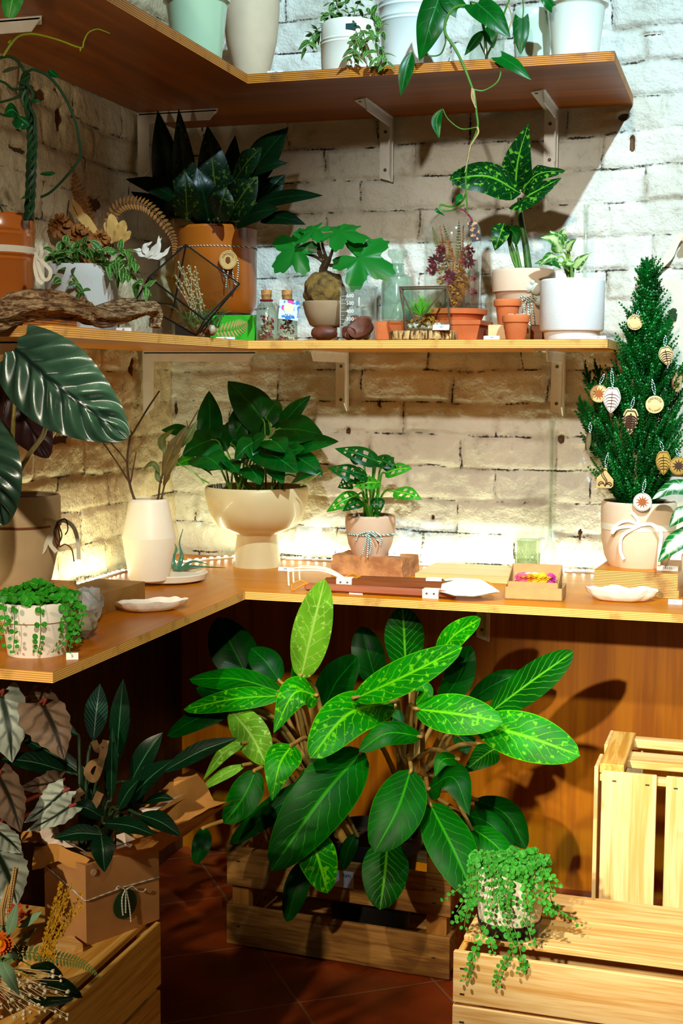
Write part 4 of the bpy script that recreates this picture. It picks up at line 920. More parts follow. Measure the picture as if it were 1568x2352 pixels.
# nuts, beaker
NUT = plain('nut_shell', (104, 54, 34), 0.55, 0.25, 30, bump=0.3, bscale=60, c2=(70, 34, 22)); NUTR = plain('glossy_nut', (140, 62, 30), 0.35, 0.2, 30)
p = on_y(744, 2.885, MT); m = M(); m.blob(p + Vector((0, 0, 0.0165)), (0.030, 0.018, 0.0168), 0.12, 2, 22, 14, sd=3); tag(m.build('nut_shell', NUT), 'whole smooth brown nut shell lying left of the beaker', 'nut', 'brown nut shells')
for cx, w, sd_, lab in ((800, 0.017, 1, 'small empty half nut shell in front of the beaker'), (828, 0.030, 2, 'larger wrinkled half nut shell in front of the beaker')):
    p = on_y(cx, 2.882, MT); m = M(); vs = []
    m3 = Matrix.Rotation(0.5 if sd_ == 1 else -0.3, 3, 'Y') @ Matrix.Rotation(0.95, 3, 'X')
    pr = [(0, -0.018), (w * 0.6, -0.015), (w * 0.95, -0.006), (w, 0.003), (w * 0.9, 0.002), (w * 0.55, -0.010), (0, -0.0135)]
    m.lathe(pr, p + Vector((0, 0, 0.0195)), 30, m3=m3, warp=0.25, sx=1.0, sy=0.85); dz = min(v.z for v in m.v) - MT - 0.0005
    for v in m.v: v.z -= dz
    tag(m.build('nut_shell', NUT), lab, 'nut', 'brown nut shells')
BEAK = glass('beaker_glass', (252, 254, 252), 0.16, 0.03, (220, 226, 220))
q = on_y(822, 2.945, MT); s = mpp(q); zz = lambda py: zat(q, py) - MT
t = thing('glass_beaker', 'glass laboratory beaker with white graduations holding brown nuts', 'beaker', q)
P = [(0, 0), (40 * s, 0), (42 * s, 0.004), (42 * s, zz(672)), (44 * s, zz(664)), (45.5 * s, zz(660))]
m = M(); m.lathe(P + [(max(0, r_ - 0.002), max(z_, 0.003)) for r_, z_ in reversed(P)], q, 48); m.build('beaker', BEAK, t)
WP = plain('white_print', (240, 240, 236), 0.5, 0.01); m = M(); R_ = 42 * s + 0.0008
def onb(px, py):
    a = math.asin(max(-0.98, min(0.98, (px - 822) * s / R_))); return q + Vector((R_ * math.sin(a), -R_ * math.cos(a), zz(py)))
for py in (682, 690, 699, 708, 717, 726, 735, 744, 752): m.tube([onb(786, py), onb(792, py), onb(798 + (6 if py in (682, 699, 717, 735, 752) else 0), py)], 0.0005, 4)
m.tube([onb(786, 682), onb(786, 752)], 0.0005, 4)
for txt, py in (('600', 682), ('500', 699), ('400', 717), ('300', 735)):
    o_ = onb(815, py); vs, fs = text_mesh(txt, 0.0115, o_ - Vector((0, 0.0005, 0)), (1, 0.05, 0), (0, 0, 1)); m.add(vs, fs)
m.build('graduations', WP, t, smooth=False)
for k in range(17):
    a = k * 2.4; rr = 0.026 * math.sqrt((k % 6) / 6 + 0.1); lay = k // 6
    m = M(); m.blob(q + Vector((rr * math.cos(a), rr * math.sin(a), 0.014 + lay * 0.0165)), (0.0125, 0.0105, 0.0095), 0.12, 2, 14, 9, sd=k, m3=Matrix.Rotation(k * 1.3, 3, 'Z') @ Matrix.Rotation(0.6 * (k % 3 - 1), 3, 'Y'))
    tag(m.build('nut', NUTR), 'glossy brown nut inside the glass beaker', 'nut', 'glossy nuts in the beaker')

# reagent bottle on a terracotta block, cloche on saucer and square pot
q = on_y(908, 3.02, MT); zb = zat(q, 738)
m = M(); m.box((q.x - 0.004, q.y, (MT + zb) / 2), (0.072, 0.08, zb - MT - 0.001), bev=0.004); tag(m.build('terracotta_block', TERRA), 'terracotta block under the pale reagent bottle', 'block')
RG = glass('reagent_glass', (240, 250, 243), 0.16, 0.12, (176, 200, 184))
t, c, s, P = vessel_glass('reagent_bottle', 'pale green reagent bottle with flat stopper behind the beaker', 'bottle', 912, 3.02, [(34, 737), (37, 731), (37, 652), (33, 638), (17, 628), (15, 622), (15, 608), (18, 606)], zb + 0.0005, RG, part='bottle')
m = M(); z = lambda py: zat(c, py) - c.z
m.lathe([(0, z(625)), (11 * s, z(625)), (13 * s, z(604)), (14 * s, z(596)), (22 * s, z(588)), (23 * s, z(580)), (21 * s, z(575)), (0, z(574))], c, 36); m.build('stopper', RG, t)
q = on_y(1040, 3.03, MT); z = lambda py: zat(q, py)
zs0, zs1 = z(738), z(711)
m = M(); b = 0.077; h = zs0 - MT - 0.0008
vs = []
for zz_, hw in ((0, b * 0.86), (h * 0.75, b * 0.97), (h * 0.78, b * 1.0), (h, b * 1.0)): vs += [(q.x - hw, q.y - hw, MT + 0.0004 + zz_), (q.x + hw, q.y - hw, MT + 0.0004 + zz_), (q.x + hw, q.y + hw, MT + 0.0004 + zz_), (q.x - hw, q.y + hw, MT + 0.0004 + zz_)]
m.add(vs, [(3, 2, 1, 0), (12, 13, 14, 15)] + [(k * 4 + i, k * 4 + (i + 1) % 4, k * 4 + 4 + (i + 1) % 4, k * 4 + 4 + i) for k in range(3) for i in range(4)])
tag(m.build('square_pot', TERRA), 'square terracotta pot turned over under the cloche saucer', 'plant pot')
m = M(); s = mpp(q); m.lathe([(0, 0), (64 * s, 0), (70 * s, (zs1 - zs0) * 0.5), (77 * s, (zs1 - zs0) * 0.55), (78 * s, (zs1 - zs0) * 0.95), (76 * s, zs1 - zs0), (71 * s, zs1 - zs0), (66 * s, (zs1 - zs0) * 0.5), (0, (zs1 - zs0) * 0.45)], (q.x, q.y, zs0), 56)
sau = tag(m.build('terracotta_saucer', TERRA, loc=(q.x, q.y, zs0)), 'round terracotta saucer carrying the glass cloche', 'saucer')
cb = Vector((q.x - 0.003, q.y, zs0 + (zs1 - zs0) * 0.47 + 0.001))
t = thing('glass_cloche', 'tall glass cloche dome over a dried flower arrangement', 'cloche', cb)
DOME = glass('dome_glass', (249, 250, 248), 0.16, 0.022, (190, 192, 180)); m = M(); R_ = 65 * s; H = zat(cb, 481) - cb.z; prof = [(R_, 0), (R_, H - R_ * 0.95)] + [(R_ * math.cos(a), H - R_ * 0.95 + R_ * 0.95 * math.sin(a)) for a in [k * PI / 2 / 12 for k in range(1, 12)]] + [(0.0, H)]
m.lathe(prof, cb, 56); m.f.pop(); m.mi.pop(); m.build('dome', DOME, t)
yy = cb.y - 0.012
m = M()
for k in range(26):
    a, b_ = random.uniform(1000, 1080), random.uniform(540, 640); m.tube(strand_px([(1045 + (k % 7 - 3) * 2, 708), (1040 + (a - 1040) * 0.4, 660), (a, b_)], yy), (0.0012, 0.0006), 4, 8)
m.build('dried_stem', DRYT, t)
CRIM = plain('crimson_bloom', (160, 22, 66), 0.8, 0.2, 90, c2=(100, 10, 40)); OCH = plain('ochre_bloom', (206, 140, 30), 0.8, 0.2, 90); RUST = plain('rust_bloom', (176, 96, 44), 0.8, 0.2, 90)
for nm, mt, lst in (('crimson_flower', CRIM, ((1000, 600, 20), (990, 620, 15), (1012, 575, 14), (1075, 598, 20), (1080, 575, 12), (1032, 635, 18), (1038, 655, 14), (1085, 670, 11), (1085, 640, 9))), ('ochre_flower', OCH, ((1052, 668, 22), (1060, 640, 18), (1048, 690, 16), (1040, 655, 14), (1070, 655, 13), (1058, 622, 12))), ('tan_flower', DRYT, ((1010, 620, 11), (1012, 645, 12), (1030, 590, 10), (1008, 700, 9)))):
    for px, py, rr in lst:
        m = M(); p = Y(px, py, yy - 0.012 + random.uniform(-.008, .008)); rr *= s
        for k in range(46):
            d = Vector((random.gauss(0, 1), random.gauss(0, 1), random.gauss(0, 1))).normalized(); m.leaf([p + d * rr * 0.2, p + d * rr * 0.6, p + d * rr * 1.05], rr * 0.42, n=d.orthogonal(), shape='ovate', nu=3, nv=1)
        m.build(nm, mt, t, ang=80)
m = M()
for st, w in (([(1048, 690), (1060, 600), (1064, 520)], 26), ([(1040, 690), (1060, 590), (1082, 560)], 24), ([(1050, 690), (1040, 600), (1026, 545)], 26), ([(1045, 690), (1025, 600), (1010, 520)], 18)):
    P = strand_px(st, yy); m.tube(P, 0.001, 4, 8)
    Q = spline(P, 40)
    for i in range(14, 41):
        for k in range(5):
            d = (Vector((random.gauss(0, 1), random.gauss(0, 1), 1.4))).normalized(); l = w * s * 0.5 * (1 - (i - 14) / 34); m.leaf([Q[i], Q[i] + d * l * 0.6, Q[i] + d * l], 0.0016, shape='lance', nu=2, nv=1)
m.build('dried_plume', RUST, t, ang=80)
m = M()
for st in ([(1050, 660), (1052, 580), (1054, 505)], [(1035, 640), (1034, 580), (1018, 515)], [(1030, 640), (1005, 560), (992, 520)]): frond(m, strand_px(st, yy + 0.01), 0.017, k=22)
m.build('fern_frond', plain('olive_fern', (110, 104, 40), 0.8, 0.15), t, ang=80)
m = M(); ribbon(m, strand_px([(1048, 479), (1066, 484), (1080, 500), (1086, 512)], cb.y - 0.07), 0.004, (0.2, -1, 0.3)); m.build('ribbon', CRIM, t)
a = Y(1082, 508, cb.y - 0.072); ux = Vector((0.95, 0, 0.12)).normalized(); uy = Vector((-0.30, 0.05, 1)).normalized(); m = M(); m.prism([(-0.010, -0.046), (0.011, -0.046), (0.011, 0), (-0.010, 0)], a, ux, uy, 0.0008)
tm = NT('dark_floral_card'); o_ = tm.obj(); m.build('gift_tag', tm.fin(tm.mix(tm.step(tm.noise(110, o_, 2), 0.5, 0.58), lin((24, 24, 34)), lin((196, 140, 96))), 0.5), t, smooth=False)

# wire terrarium on a bark slice
BARK = NT('bark_ring'); o_ = BARK.obj(); v_ = BARK.mapped(o_, 150, 150, 26); n_ = BARK.noise(1, v_, 4, 0.8); BARK.bump(n_, 1.0, 0.01); BARKM = BARK.fin(BARK.mix(BARK.step(n_, 0.36, 0.6), lin((84, 52, 26)), lin((222, 180, 116))), 0.85, 0.2)
q = on_y(971, 2.935, MT); s = mpp(q); zt_ = zat((q.x, q.y - 0.05), 759)
m = M(); m.lathe([(0, 0.0005), (76 * s, 0.0005), (79 * s, 0.003), (79 * s, zt_ - MT - 0.002), (77 * s, zt_ - MT)], q, 70, sy=0.72, warp=0.05); m.mi[-1] = 1; nf = len(m.f)
tag(m.build('bark_slice', [BARKM, wood('slice_top', (226, 186, 124), (190, 140, 80), 0, 40)]), 'slice of log with rough bark edge under the small wire terrarium', 'wood slice')
zt2 = zt_ + 0.0005; cy_ = q.y
def tp(px, z, y): p = on_y(px, y, z); return p
zh = zat((q.x, cy_), 662)
f0, f1 = cy_ - 0.043, cy_ + 0.043
A, B, C, D = tp(933, zt2 + 0.002, f0), tp(1034, zt2 + 0.002, f0), tp(928, zt2 + 0.002, f1 - 0.01), tp(1024, zt2 + 0.002, f1 - 0.01)
E_, F_, G_, H_ = tp(917, zh, f0 - 0.002), tp(1025, zh, f0 - 0.002), tp(925, zh + 0.001, f1 - 0.01), tp(1022, zh + 0.001, f1 - 0.01)
K = tp(956, zt2 + 0.014, f0 - 0.006)
BRONZE = plain('bronze_wire', (92, 74, 58), 0.35, 0.1)
t = thing('wire_terrarium', 'bronze wire glass terrarium with bright green tuft on the bark slice', 'terrarium', (q.x, cy_, zt2))
m = M()
for a, b in ((A, B), (B, D), (C, D), (A, C), (A, E_), (B, F_), (C, G_), (D, H_), (E_, F_), (F_, H_), (G_, H_), (E_, G_), (E_, K), (F_, K)): m.tube([a, b], 0.0019, 6)
m.build('frame', BRONZE, t)
m = M()
for f in ((A, B, F_, E_), (B, D, H_, F_), (A, C, G_, E_), (C, D, H_, G_)): m.add(f, [(0, 1, 2, 3)])
m.build('pane', glass('thin_pane_b', (238, 244, 238), 0.07), t, smooth=False)
pc = Vector((q.x + 0.01, cy_, zt2))
PEB = [plain('pebble_' + n, c_, 0.5, 0.1, 30) for n, c_ in (('white', (226, 222, 208)), ('grey', (140, 140, 132)), ('tan', (190, 160, 120)))]
scatter(pc + Vector((0, -0.006, 0.008)), (0.042, 0.024, 0.006), 70, 0.0062, PEB, 'pebbles', t, False)
scatter(pc + Vector((-0.008, -0.008, 0.022)), (0.026, 0.014, 0.008), 160, 0.004, [OCH, plain('moss_gold', (150, 100, 20), 0.9, 0.2)], 'moss', t)
m = M()
for k in range(200):
    p = Y(967, 725, cy_ - 0.012); a = random.uniform(0, 6.3); e = random.uniform(0, 1.25); d = Vector((math.sin(e) * math.cos(a), math.sin(e) * math.sin(a) * 0.7, math.cos(e))) * random.uniform(0.025, 0.047); m.tube([p, p + d * 0.55, p + d], (0.0009, 0.0003), 4)
m.build('green_tuft', plain('bright_tuft', (110, 200, 50), 0.6, 0.15, 40), t)
price_tag('197', 'white price tag on the bark slice by the wire terrarium', Vector((on_y(1012, cy_ - 0.05, zt2).x, cy_ - 0.048, zt2 + 0.0002)) + Vector((0, -0.004, 0)), 0.036, 0.013, 0.5)

# pale terracotta pot with a tall dieffenbachia
PALET = plain('pale_terracotta', (226, 196, 170), 0.8, 0.06, 12)
q = on_y(1198, 3.05, MT); zb = zat(q, 748)
m = M(); m.box((q.x + 0.008, q.y, (MT + zb) / 2), (0.105, 0.10, zb - MT - 0.001), bev=0.003); tag(m.build('wooden_block', wood('brown_block', (150, 92, 36), (112, 62, 22), 0, 40)), 'brown wooden block under the pale terracotta pot', 'wood block')
t, c, zt, r, s = pot('dieffenbachia', 'tall dieffenbachia with speckled leaves in a pale terracotta pot with pebbles', 'potted plant', 1201, 3.05, [(48, 748), (50, 742), (64, 676), (66, 674), (71, 672), (73, 628), (71, 623)], PALET, zb, 0.012)
DIEF = leafmat('dieffenbachia_leaf', (2, 58, 16), (96, 170, 40), 8, 0.8, 0.03, 0.05, speck=0.35, rough=0.28)
sr = Vector((c.x, c.y, zt - 0.015))
leaf_parts(t, [
    ([(1182, 440, 3.03), (1190, 365, 3.0), (1214, 282, 2.98)], 72, dict(shape='ovate', fold=0.35)),
    ([(1196, 445, 3.0), (1120, 405, 2.95), (1031, 412, 2.92)], 96, dict(shape='oblong', n=(0.0, -0.85, 0.5), fold=0.12)),
    ([(1196, 440, 3.02), (1235, 400, 3.0), (1300, 392, 3.0)], 76, dict(shape='ovate', n=(0.0, -0.7, 0.7), wave=0.1)),
    ([(1195, 462, 2.98), (1215, 448, 2.94), (1290, 408, 2.95)], 84, dict(shape='ovate', n=(0.0, -0.8, 0.6))),
    ([(1158, 512, 3.0), (1146, 545, 2.98), (1136, 576, 2.98)], 44, dict(shape='ovate', fold=0.4)),
    ([(1165, 525, 3.03), (1180, 535, 3.02), (1186, 565, 3.02)], 40, dict(shape='heart', mat=1))], [DIEF, DEEPG], src=None)
m = M(); m.tube(strand_px([(1214, 625), (1206, 560), (1195, 500), (1193, 455)], 3.04), (0.0085, 0.0055), 9, 20); m.build('stem', plain('cane', (64, 110, 30), 0.5, 0.25, 20, c2=(30, 60, 20)), t)
m = M()
for st in ([(1190, 625), (1182, 585), (1172, 555), (1164, 525)], [(1196, 622), (1190, 590), (1184, 560)], [(1192, 625), (1176, 590), (1160, 515)]): m.tube(strand_px(st, 3.03), (0.004, 0.0025), 7, 14)
m.build('petiole', STEMG, t)
m = M(); ring(m, c, 58 * s, zat(c, 692), 0.0016); fy = c.y - 62 * s - 0.006
for st in ([(1212, 682), (1205, 700), (1203, 722), (1208, 745)], [(1214, 682), (1222, 705), (1226, 740)], [(1211, 683), (1196, 690), (1192, 684), (1205, 680)], [(1214, 683), (1232, 690), (1228, 680), (1216, 681)], [(1212, 684), (1214, 712), (1217, 750)]): m.tube(strand_px(st, fy), 0.0013, 5, 14)
m.build('twine', TWINE_G, t)
for px, py, a, b_ in ((1205, 645, 13, 9), (1196, 656, 12, 10), (1212, 660, 15, 11), (1230, 663, 12, 14), (1236, 690, 10, 11), (1222, 648, 8, 8)):
    m = M(); m.blob(Y(px, py, fy + 0.006), (a * s, 0.007, b_ * s), 0.1, 2, 16, 10, sd=px); m.build('pebble', plain('sage_pebble', (196, 196, 180), 0.5, 0.06, 20) if px == 1205 else bpy.data.materials['sage_pebble'], t)
m = M(); fc = Vector((on_y(1216, fy - 0.012, MT).x, fy - 0.012, MT)); fs_ = mpp(fc)
# small terracotta pots
q = on_y(1146, 2.955, MT); zb2 = zat((q.x, q.y), 746)
m = M(); m.box((q.x + 0.008, q.y, (MT + zb2) / 2), (0.058, 0.046, zb2 - MT - 0.001), bev=0.002); tag(m.build('wooden_block', wood('pale_block', (232, 196, 146), (214, 170, 116), 0, 40)), 'pale wooden block between the saucer and the smallest terracotta pots', 'wood block')
pot('terracotta_pot', 'small empty terracotta pot standing on the pale wooden block', 'plant pot', 1165, 2.955, [(21, 746), (22, 742), (27, 706), (31, 704), (32, 694), (31, 690)], TERRA, zb2 + 0.0005, None)
t, c, zt, r, s = pot('terracotta_pot', 'small terracotta pot with a pale sprout at the middle shelf edge', 'plant pot', 1184, 2.90, [(22, 783), (23, 777), (28, 743), (31, 741), (32, 729), (31, 726)], TERRA, MT, 0.006)
m = M()
for k in range(9): a = k * 0.7; p = Vector((c.x + 0.006 * math.cos(a), c.y + 0.006 * math.sin(a), zt - 0.006)); m.tube([p, p + Vector((0.003 * math.cos(a), 0, 0.008)), p + Vector((0.012 * math.cos(a), 0, 0.010))], (0.002, 0.0008), 5)
m.build('sprout', DRYW, t)
price_tag('38', 'white price tag in front of the pale wooden block', on_y(1128, 2.872, MT), 0.034, 0.009, 0.4)

# white cylinder pot
WCLAY = plain('matte_white_clay', (226, 226, 226), 0.75, 0.02, 20, bump=0.15, bscale=300)
t, c, zt, r, s = pot('pothos', 'variegated young pothos in a large matte white cylinder pot', 'potted plant', 1313, 2.945, [(61, 782), (62, 778), (64, 764), (71, 761), (73, 757), (73.5, 652), (73, 647), (71, 645)], WCLAY, MT, 0.016)
VAR2 = leafmat('variegated_leaf', (60, 130, 40), (206, 226, 160), 4, 0.8, 0.1, 0.08, speck=0.15, blotch=0.5, rough=0.35)
sr = Vector((c.x, c.y, zt - 0.02))
leaf_parts(t, [([(1288, 580, 2.92), (1272, 550, 2.9), (1240, 545, 2.89)], 40, dict(shape='ovate')), ([(1280, 590, 2.92), (1262, 590, 2.9), (1236, 612, 2.89)], 30, dict(shape='ovate')), ([(1272, 605, 2.92), (1250, 600, 2.9), (1226, 606, 2.9)], 22, dict(shape='ovate')),
    ([(1294, 570, 2.93), (1278, 545, 2.92), (1262, 530, 2.92)], 36, dict(shape='ovate')), ([(1290, 560, 2.95), (1290, 540, 2.95), (1299, 524, 2.95)], 26, dict(shape='ovate')), ([(1300, 575, 2.92), (1310, 560, 2.91), (1324, 548, 2.9)], 26, dict(shape='ovate')),
    ([(1318, 615, 2.93), (1332, 600, 2.92), (1355, 582, 2.91)], 34, dict(shape='ovate')), ([(1310, 612, 2.92), (1300, 606, 2.9), (1306, 625, 2.9)], 24, dict(shape='ovate')), ([(1285, 610, 2.92), (1272, 600, 2.9), (1266, 592, 2.9)], 26, dict(shape='heart', mat=1)), ([(1302, 600, 2.9), (1310, 606, 2.88), (1322, 602, 2.88)], 20, dict(shape='ovate'))],
    [VAR2, DEEPG], src=sr, r=0.0022, stem=plain('pale_stem', (150, 190, 90), 0.5, 0.1))
price_tag('169', 'white price tag at the right end of the middle shelf beside the white pot', on_y(1372, 2.868, MT), 0.034, 0.008, 0.5)
vessel_glass('glass_flask', 'clear long necked glass flask behind the white cylinder pot', 'flask', 1343, 3.19, [(26, 770), (30, 764), (26, 730), (10, 690), (6.5, 640), (6, 480), (7.5, 474), (7.5, 470)], MT, CLEAR)

# ------------------------------------------------------------------ on the counter, right arm
GOLDC = plain('ivory_satin_glaze', (212, 186, 138), 0.38, 0.04, 8, Coat_Weight=0.15)
POTH = leafmat('pothos_leaf', (4, 84, 18), (26, 116, 34), 4, 0.8, 0.03, 0.04, rough=0.28)
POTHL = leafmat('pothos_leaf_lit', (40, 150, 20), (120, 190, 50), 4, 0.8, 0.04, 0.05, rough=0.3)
t, c, zt, r, s = pot('footed_planter', 'ivory footed bowl planter full of dark pothos in the counter corner', 'potted plant', 590, 3.175,
    [(56, 1310), (56, 1302), (46, 1232), (47, 1226), (54, 1222), (88, 1208), (108, 1178), (117, 1145), (119, 1122), (117, 1118)], GOLDC, CT, 0.018)
yb = 3.17
rows = []
for (bx, by), (tx, ty), w, mt, dyt in (((482, 1010), (480, 897), 50, 0, 0), ((606, 968), (523, 875), 78, 0, 0), ((578, 1000), (552, 925), 80, 0, 0.02), ((640, 985), (714, 908), 40, 0, 0), ((640, 985), (742, 1000), 78, 0, -.04), ((672, 1028), (778, 1014), 46, 0, -.06), ((670, 1045), (742, 1094), 52, 0, -.08),
        ((605, 1035), (684, 1086), 70, 0, -.14), ((590, 1010), (538, 1056), 50, 0, -.12), ((462, 1045), (512, 1078), 66, 0, -.12), ((488, 1010), (418, 1046), 62, 0, -.08), ((432, 994), (370, 988), 30, 0, -.05), ((572, 1072), (598, 1114), 44, 0, -.13), ((520, 1060), (548, 1086), 40, 0, -.12), ((448, 1054), (402, 1070), 26, 1, -.1),
        ((680, 1095), (736, 1082), 36, 0, -.08), ((560, 1040), (610, 1000), 54, 0, -.1), ((530, 1020), (560, 965), 60, 0, -.02), ((620, 1010), (655, 1040), 52, 0, -.14), ((640, 1050), (700, 1030), 46, 0, -.1), ((500, 1020), (520, 975), 50, 0, .0), ((655, 1000), (690, 950), 54, 0, .02), ((540, 1075), (505, 1055), 36, 0, -.13), ((625, 1075), (650, 1112), 34, 0, -.13), ((480, 1080), (452, 1066), 30, 0, -.1), ((610, 960), (640, 920), 50, 0, .05), ((505, 1045), (470, 1010), 50, 0, -.05), ((590, 1060), (560, 1035), 40, 0, -.14)):
    y0 = yb + min(0, dyt) * 0.6; y1 = min(3.26, yb + dyt)
    rows.append(([(bx, by, y0), ((bx + tx) / 2, (by + ty) / 2 - 5, (y0 + y1) / 2 - 0.01), (tx, ty, y1)], w * 1.22, dict(mat=mt, shape='heart', lobe=0.14, fold=random.uniform(0.1, 0.35), src=(c.x + random.uniform(-.06, .06), c.y + random.uniform(-.06, .04), zt - 0.016), r=0.0022)))
leaf_parts(t, rows, [POTH, POTHL], stem=plain('pothos_stem', (110, 160, 50), 0.45, 0.1))
m = M()
for st in ([(470, 1110, 3.07), (445, 1085, 3.06), (415, 1068, 3.05), (405, 1060, 3.05)], [(690, 1115, 3.09), (715, 1100, 3.08), (735, 1085, 3.08)], [(480, 1110, 3.08), (455, 1095, 3.08), (440, 1080, 3.07)]): m.tube(strand_px(st, 3.1), (0.002, 0.001), 6, 14)
m.build('runner', bpy.data.materials['pothos_stem'], t)
price_tag('320', 'white price tag beside the foot of the ivory bowl planter', Z(654, 1311, CT), 0.036, 0.010, 0.6)

# brick with the small monstera
REDBRICK = plain('old_brick', (200, 140, 88), 0.9, 0.2, 22, bump=1.0, bscale=60, c2=(156, 98, 58))
a, b = Z(760, 1318, CT), Z(925, 1330, CT); ux = (b - a).normalized(); uy = Vector((-ux.y, ux.x, 0)); hb = 0.047
def soft_block(name, a, ux, L, D, H, mat, z0, nx=14, ny=8, nz=4, rough=0.0022, sd=0.0):
    """a block with worn faces: a fine grid box pushed about by noise"""
    m = M(); uy = Vector((-ux.y, ux.x, 0)); idx = {}
    def vid(i, j, k):
        if (i, j, k) not in idx:
            p = Vector(a); p.z = z0; q = p + ux * (L * i / nx) + uy * (D * j / ny) + Vector((0, 0, H * k / nz))
            cen = Vector(a) + ux * L / 2 + uy * D / 2 + Vector((0, 0, 0)); d = (q - Vector((cen.x, cen.y, z0 + H / 2))).normalized()
            if k > 0: q += d * rough * (mnoise.noise(q * 60 + Vector((sd, 0, 0))) + 0.6 * mnoise.noise(q * 160) - 0.5)
            idx[(i, j, k)] = len(m.v); m.v.append(q); m.uv.append((0.5, 0.5))
        return idx[(i, j, k)]
    def face(f): m.f.append(f); m.mi.append(0)
    for i in range(nx):
        for j in range(ny): face((vid(i, j, nz), vid(i + 1, j, nz), vid(i + 1, j + 1, nz), vid(i, j + 1, nz))); face((vid(i, j, 0), vid(i, j + 1, 0), vid(i + 1, j + 1, 0), vid(i + 1, j, 0)))
        for k in range(nz): face((vid(i, 0, k), vid(i + 1, 0, k), vid(i + 1, 0, k + 1), vid(i, 0, k + 1))); face((vid(i, ny, k), vid(i, ny, k + 1), vid(i + 1, ny, k + 1), vid(i + 1, ny, k)))
    for j in range(ny):
        for k in range(nz): face((vid(0, j, k), vid(0, j, k + 1), vid(0, j + 1, k + 1), vid(0, j + 1, k))); face((vid(nx, j, k), vid(nx, j + 1, k), vid(nx, j + 1, k + 1), vid(nx, j, k + 1)))
    return m.build(name, mat, ang=50)
tag(soft_block('brick', a, ux, (b - a).length, 0.10, hb, REDBRICK, CT + 0.0005, rough=0.004), 'worn reddish brick under the small monstera pot', 'brick')
PINKC = plain('pinkish_clay', (214, 178, 152), 0.75, 0.05, 14)
zbk = CT + hb + 0.0022
py_ = (a + ux * 0.5 * (b - a).length + uy * 0.052).y
t, c, zt, r, s = pot('monstera', 'small swiss cheese monstera in a pinkish clay pot tied with green twine', 'potted plant', 850, py_, [(34, 1282), (38, 1278), (50, 1250), (57, 1215), (58, 1200), (57, 1186), (55, 1184)], PINKC, zbk, 0.012)
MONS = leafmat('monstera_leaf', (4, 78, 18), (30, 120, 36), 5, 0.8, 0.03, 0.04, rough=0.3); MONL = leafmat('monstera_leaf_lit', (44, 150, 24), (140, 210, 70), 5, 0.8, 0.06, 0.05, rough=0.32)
rows = []
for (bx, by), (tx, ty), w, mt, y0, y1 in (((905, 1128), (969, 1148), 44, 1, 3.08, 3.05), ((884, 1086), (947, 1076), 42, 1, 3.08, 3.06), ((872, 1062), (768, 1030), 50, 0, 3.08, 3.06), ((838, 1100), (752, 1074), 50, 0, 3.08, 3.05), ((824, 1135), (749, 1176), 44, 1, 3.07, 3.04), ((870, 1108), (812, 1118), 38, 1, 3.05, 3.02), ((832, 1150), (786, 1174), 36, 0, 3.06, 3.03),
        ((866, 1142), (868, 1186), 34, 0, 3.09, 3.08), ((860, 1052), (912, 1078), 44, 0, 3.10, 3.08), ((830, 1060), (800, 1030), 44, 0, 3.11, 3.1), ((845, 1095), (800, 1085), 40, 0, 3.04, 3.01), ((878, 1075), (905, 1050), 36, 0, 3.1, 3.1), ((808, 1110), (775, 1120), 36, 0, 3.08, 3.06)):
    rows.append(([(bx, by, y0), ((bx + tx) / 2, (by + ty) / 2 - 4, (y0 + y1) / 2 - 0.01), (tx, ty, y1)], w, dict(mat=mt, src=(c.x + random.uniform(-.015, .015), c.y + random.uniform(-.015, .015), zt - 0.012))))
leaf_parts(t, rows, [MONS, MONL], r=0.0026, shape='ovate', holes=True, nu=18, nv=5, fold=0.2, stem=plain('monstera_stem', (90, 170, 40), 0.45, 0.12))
m = M(); ring(m, c, r * 1.005 + 0.0016, zat(c, 1224), 0.0017, 56); fy = c.y - r - 0.004
for st in ([(843, 1224), (838, 1250), (832, 1272)], [(846, 1224), (845, 1255), (843, 1282)], [(845, 1224), (852, 1250), (848, 1272)], [(846, 1222), (865, 1225), (875, 1235), (872, 1250)], [(842, 1222), (824, 1228), (818, 1240)], [(846, 1223), (860, 1232), (868, 1242)]): m.tube(strand_px(st, fy), 0.0018, 6, 14)
m.build('twine', TWINE_G, t)
price_tag('75', 'white price tag leaning on the brick edge by the monstera', Vector((on_y(905, a.y + 0.006, zbk).x, a.y + 0.004, zbk)), 0.028, 0.011, 0.4)

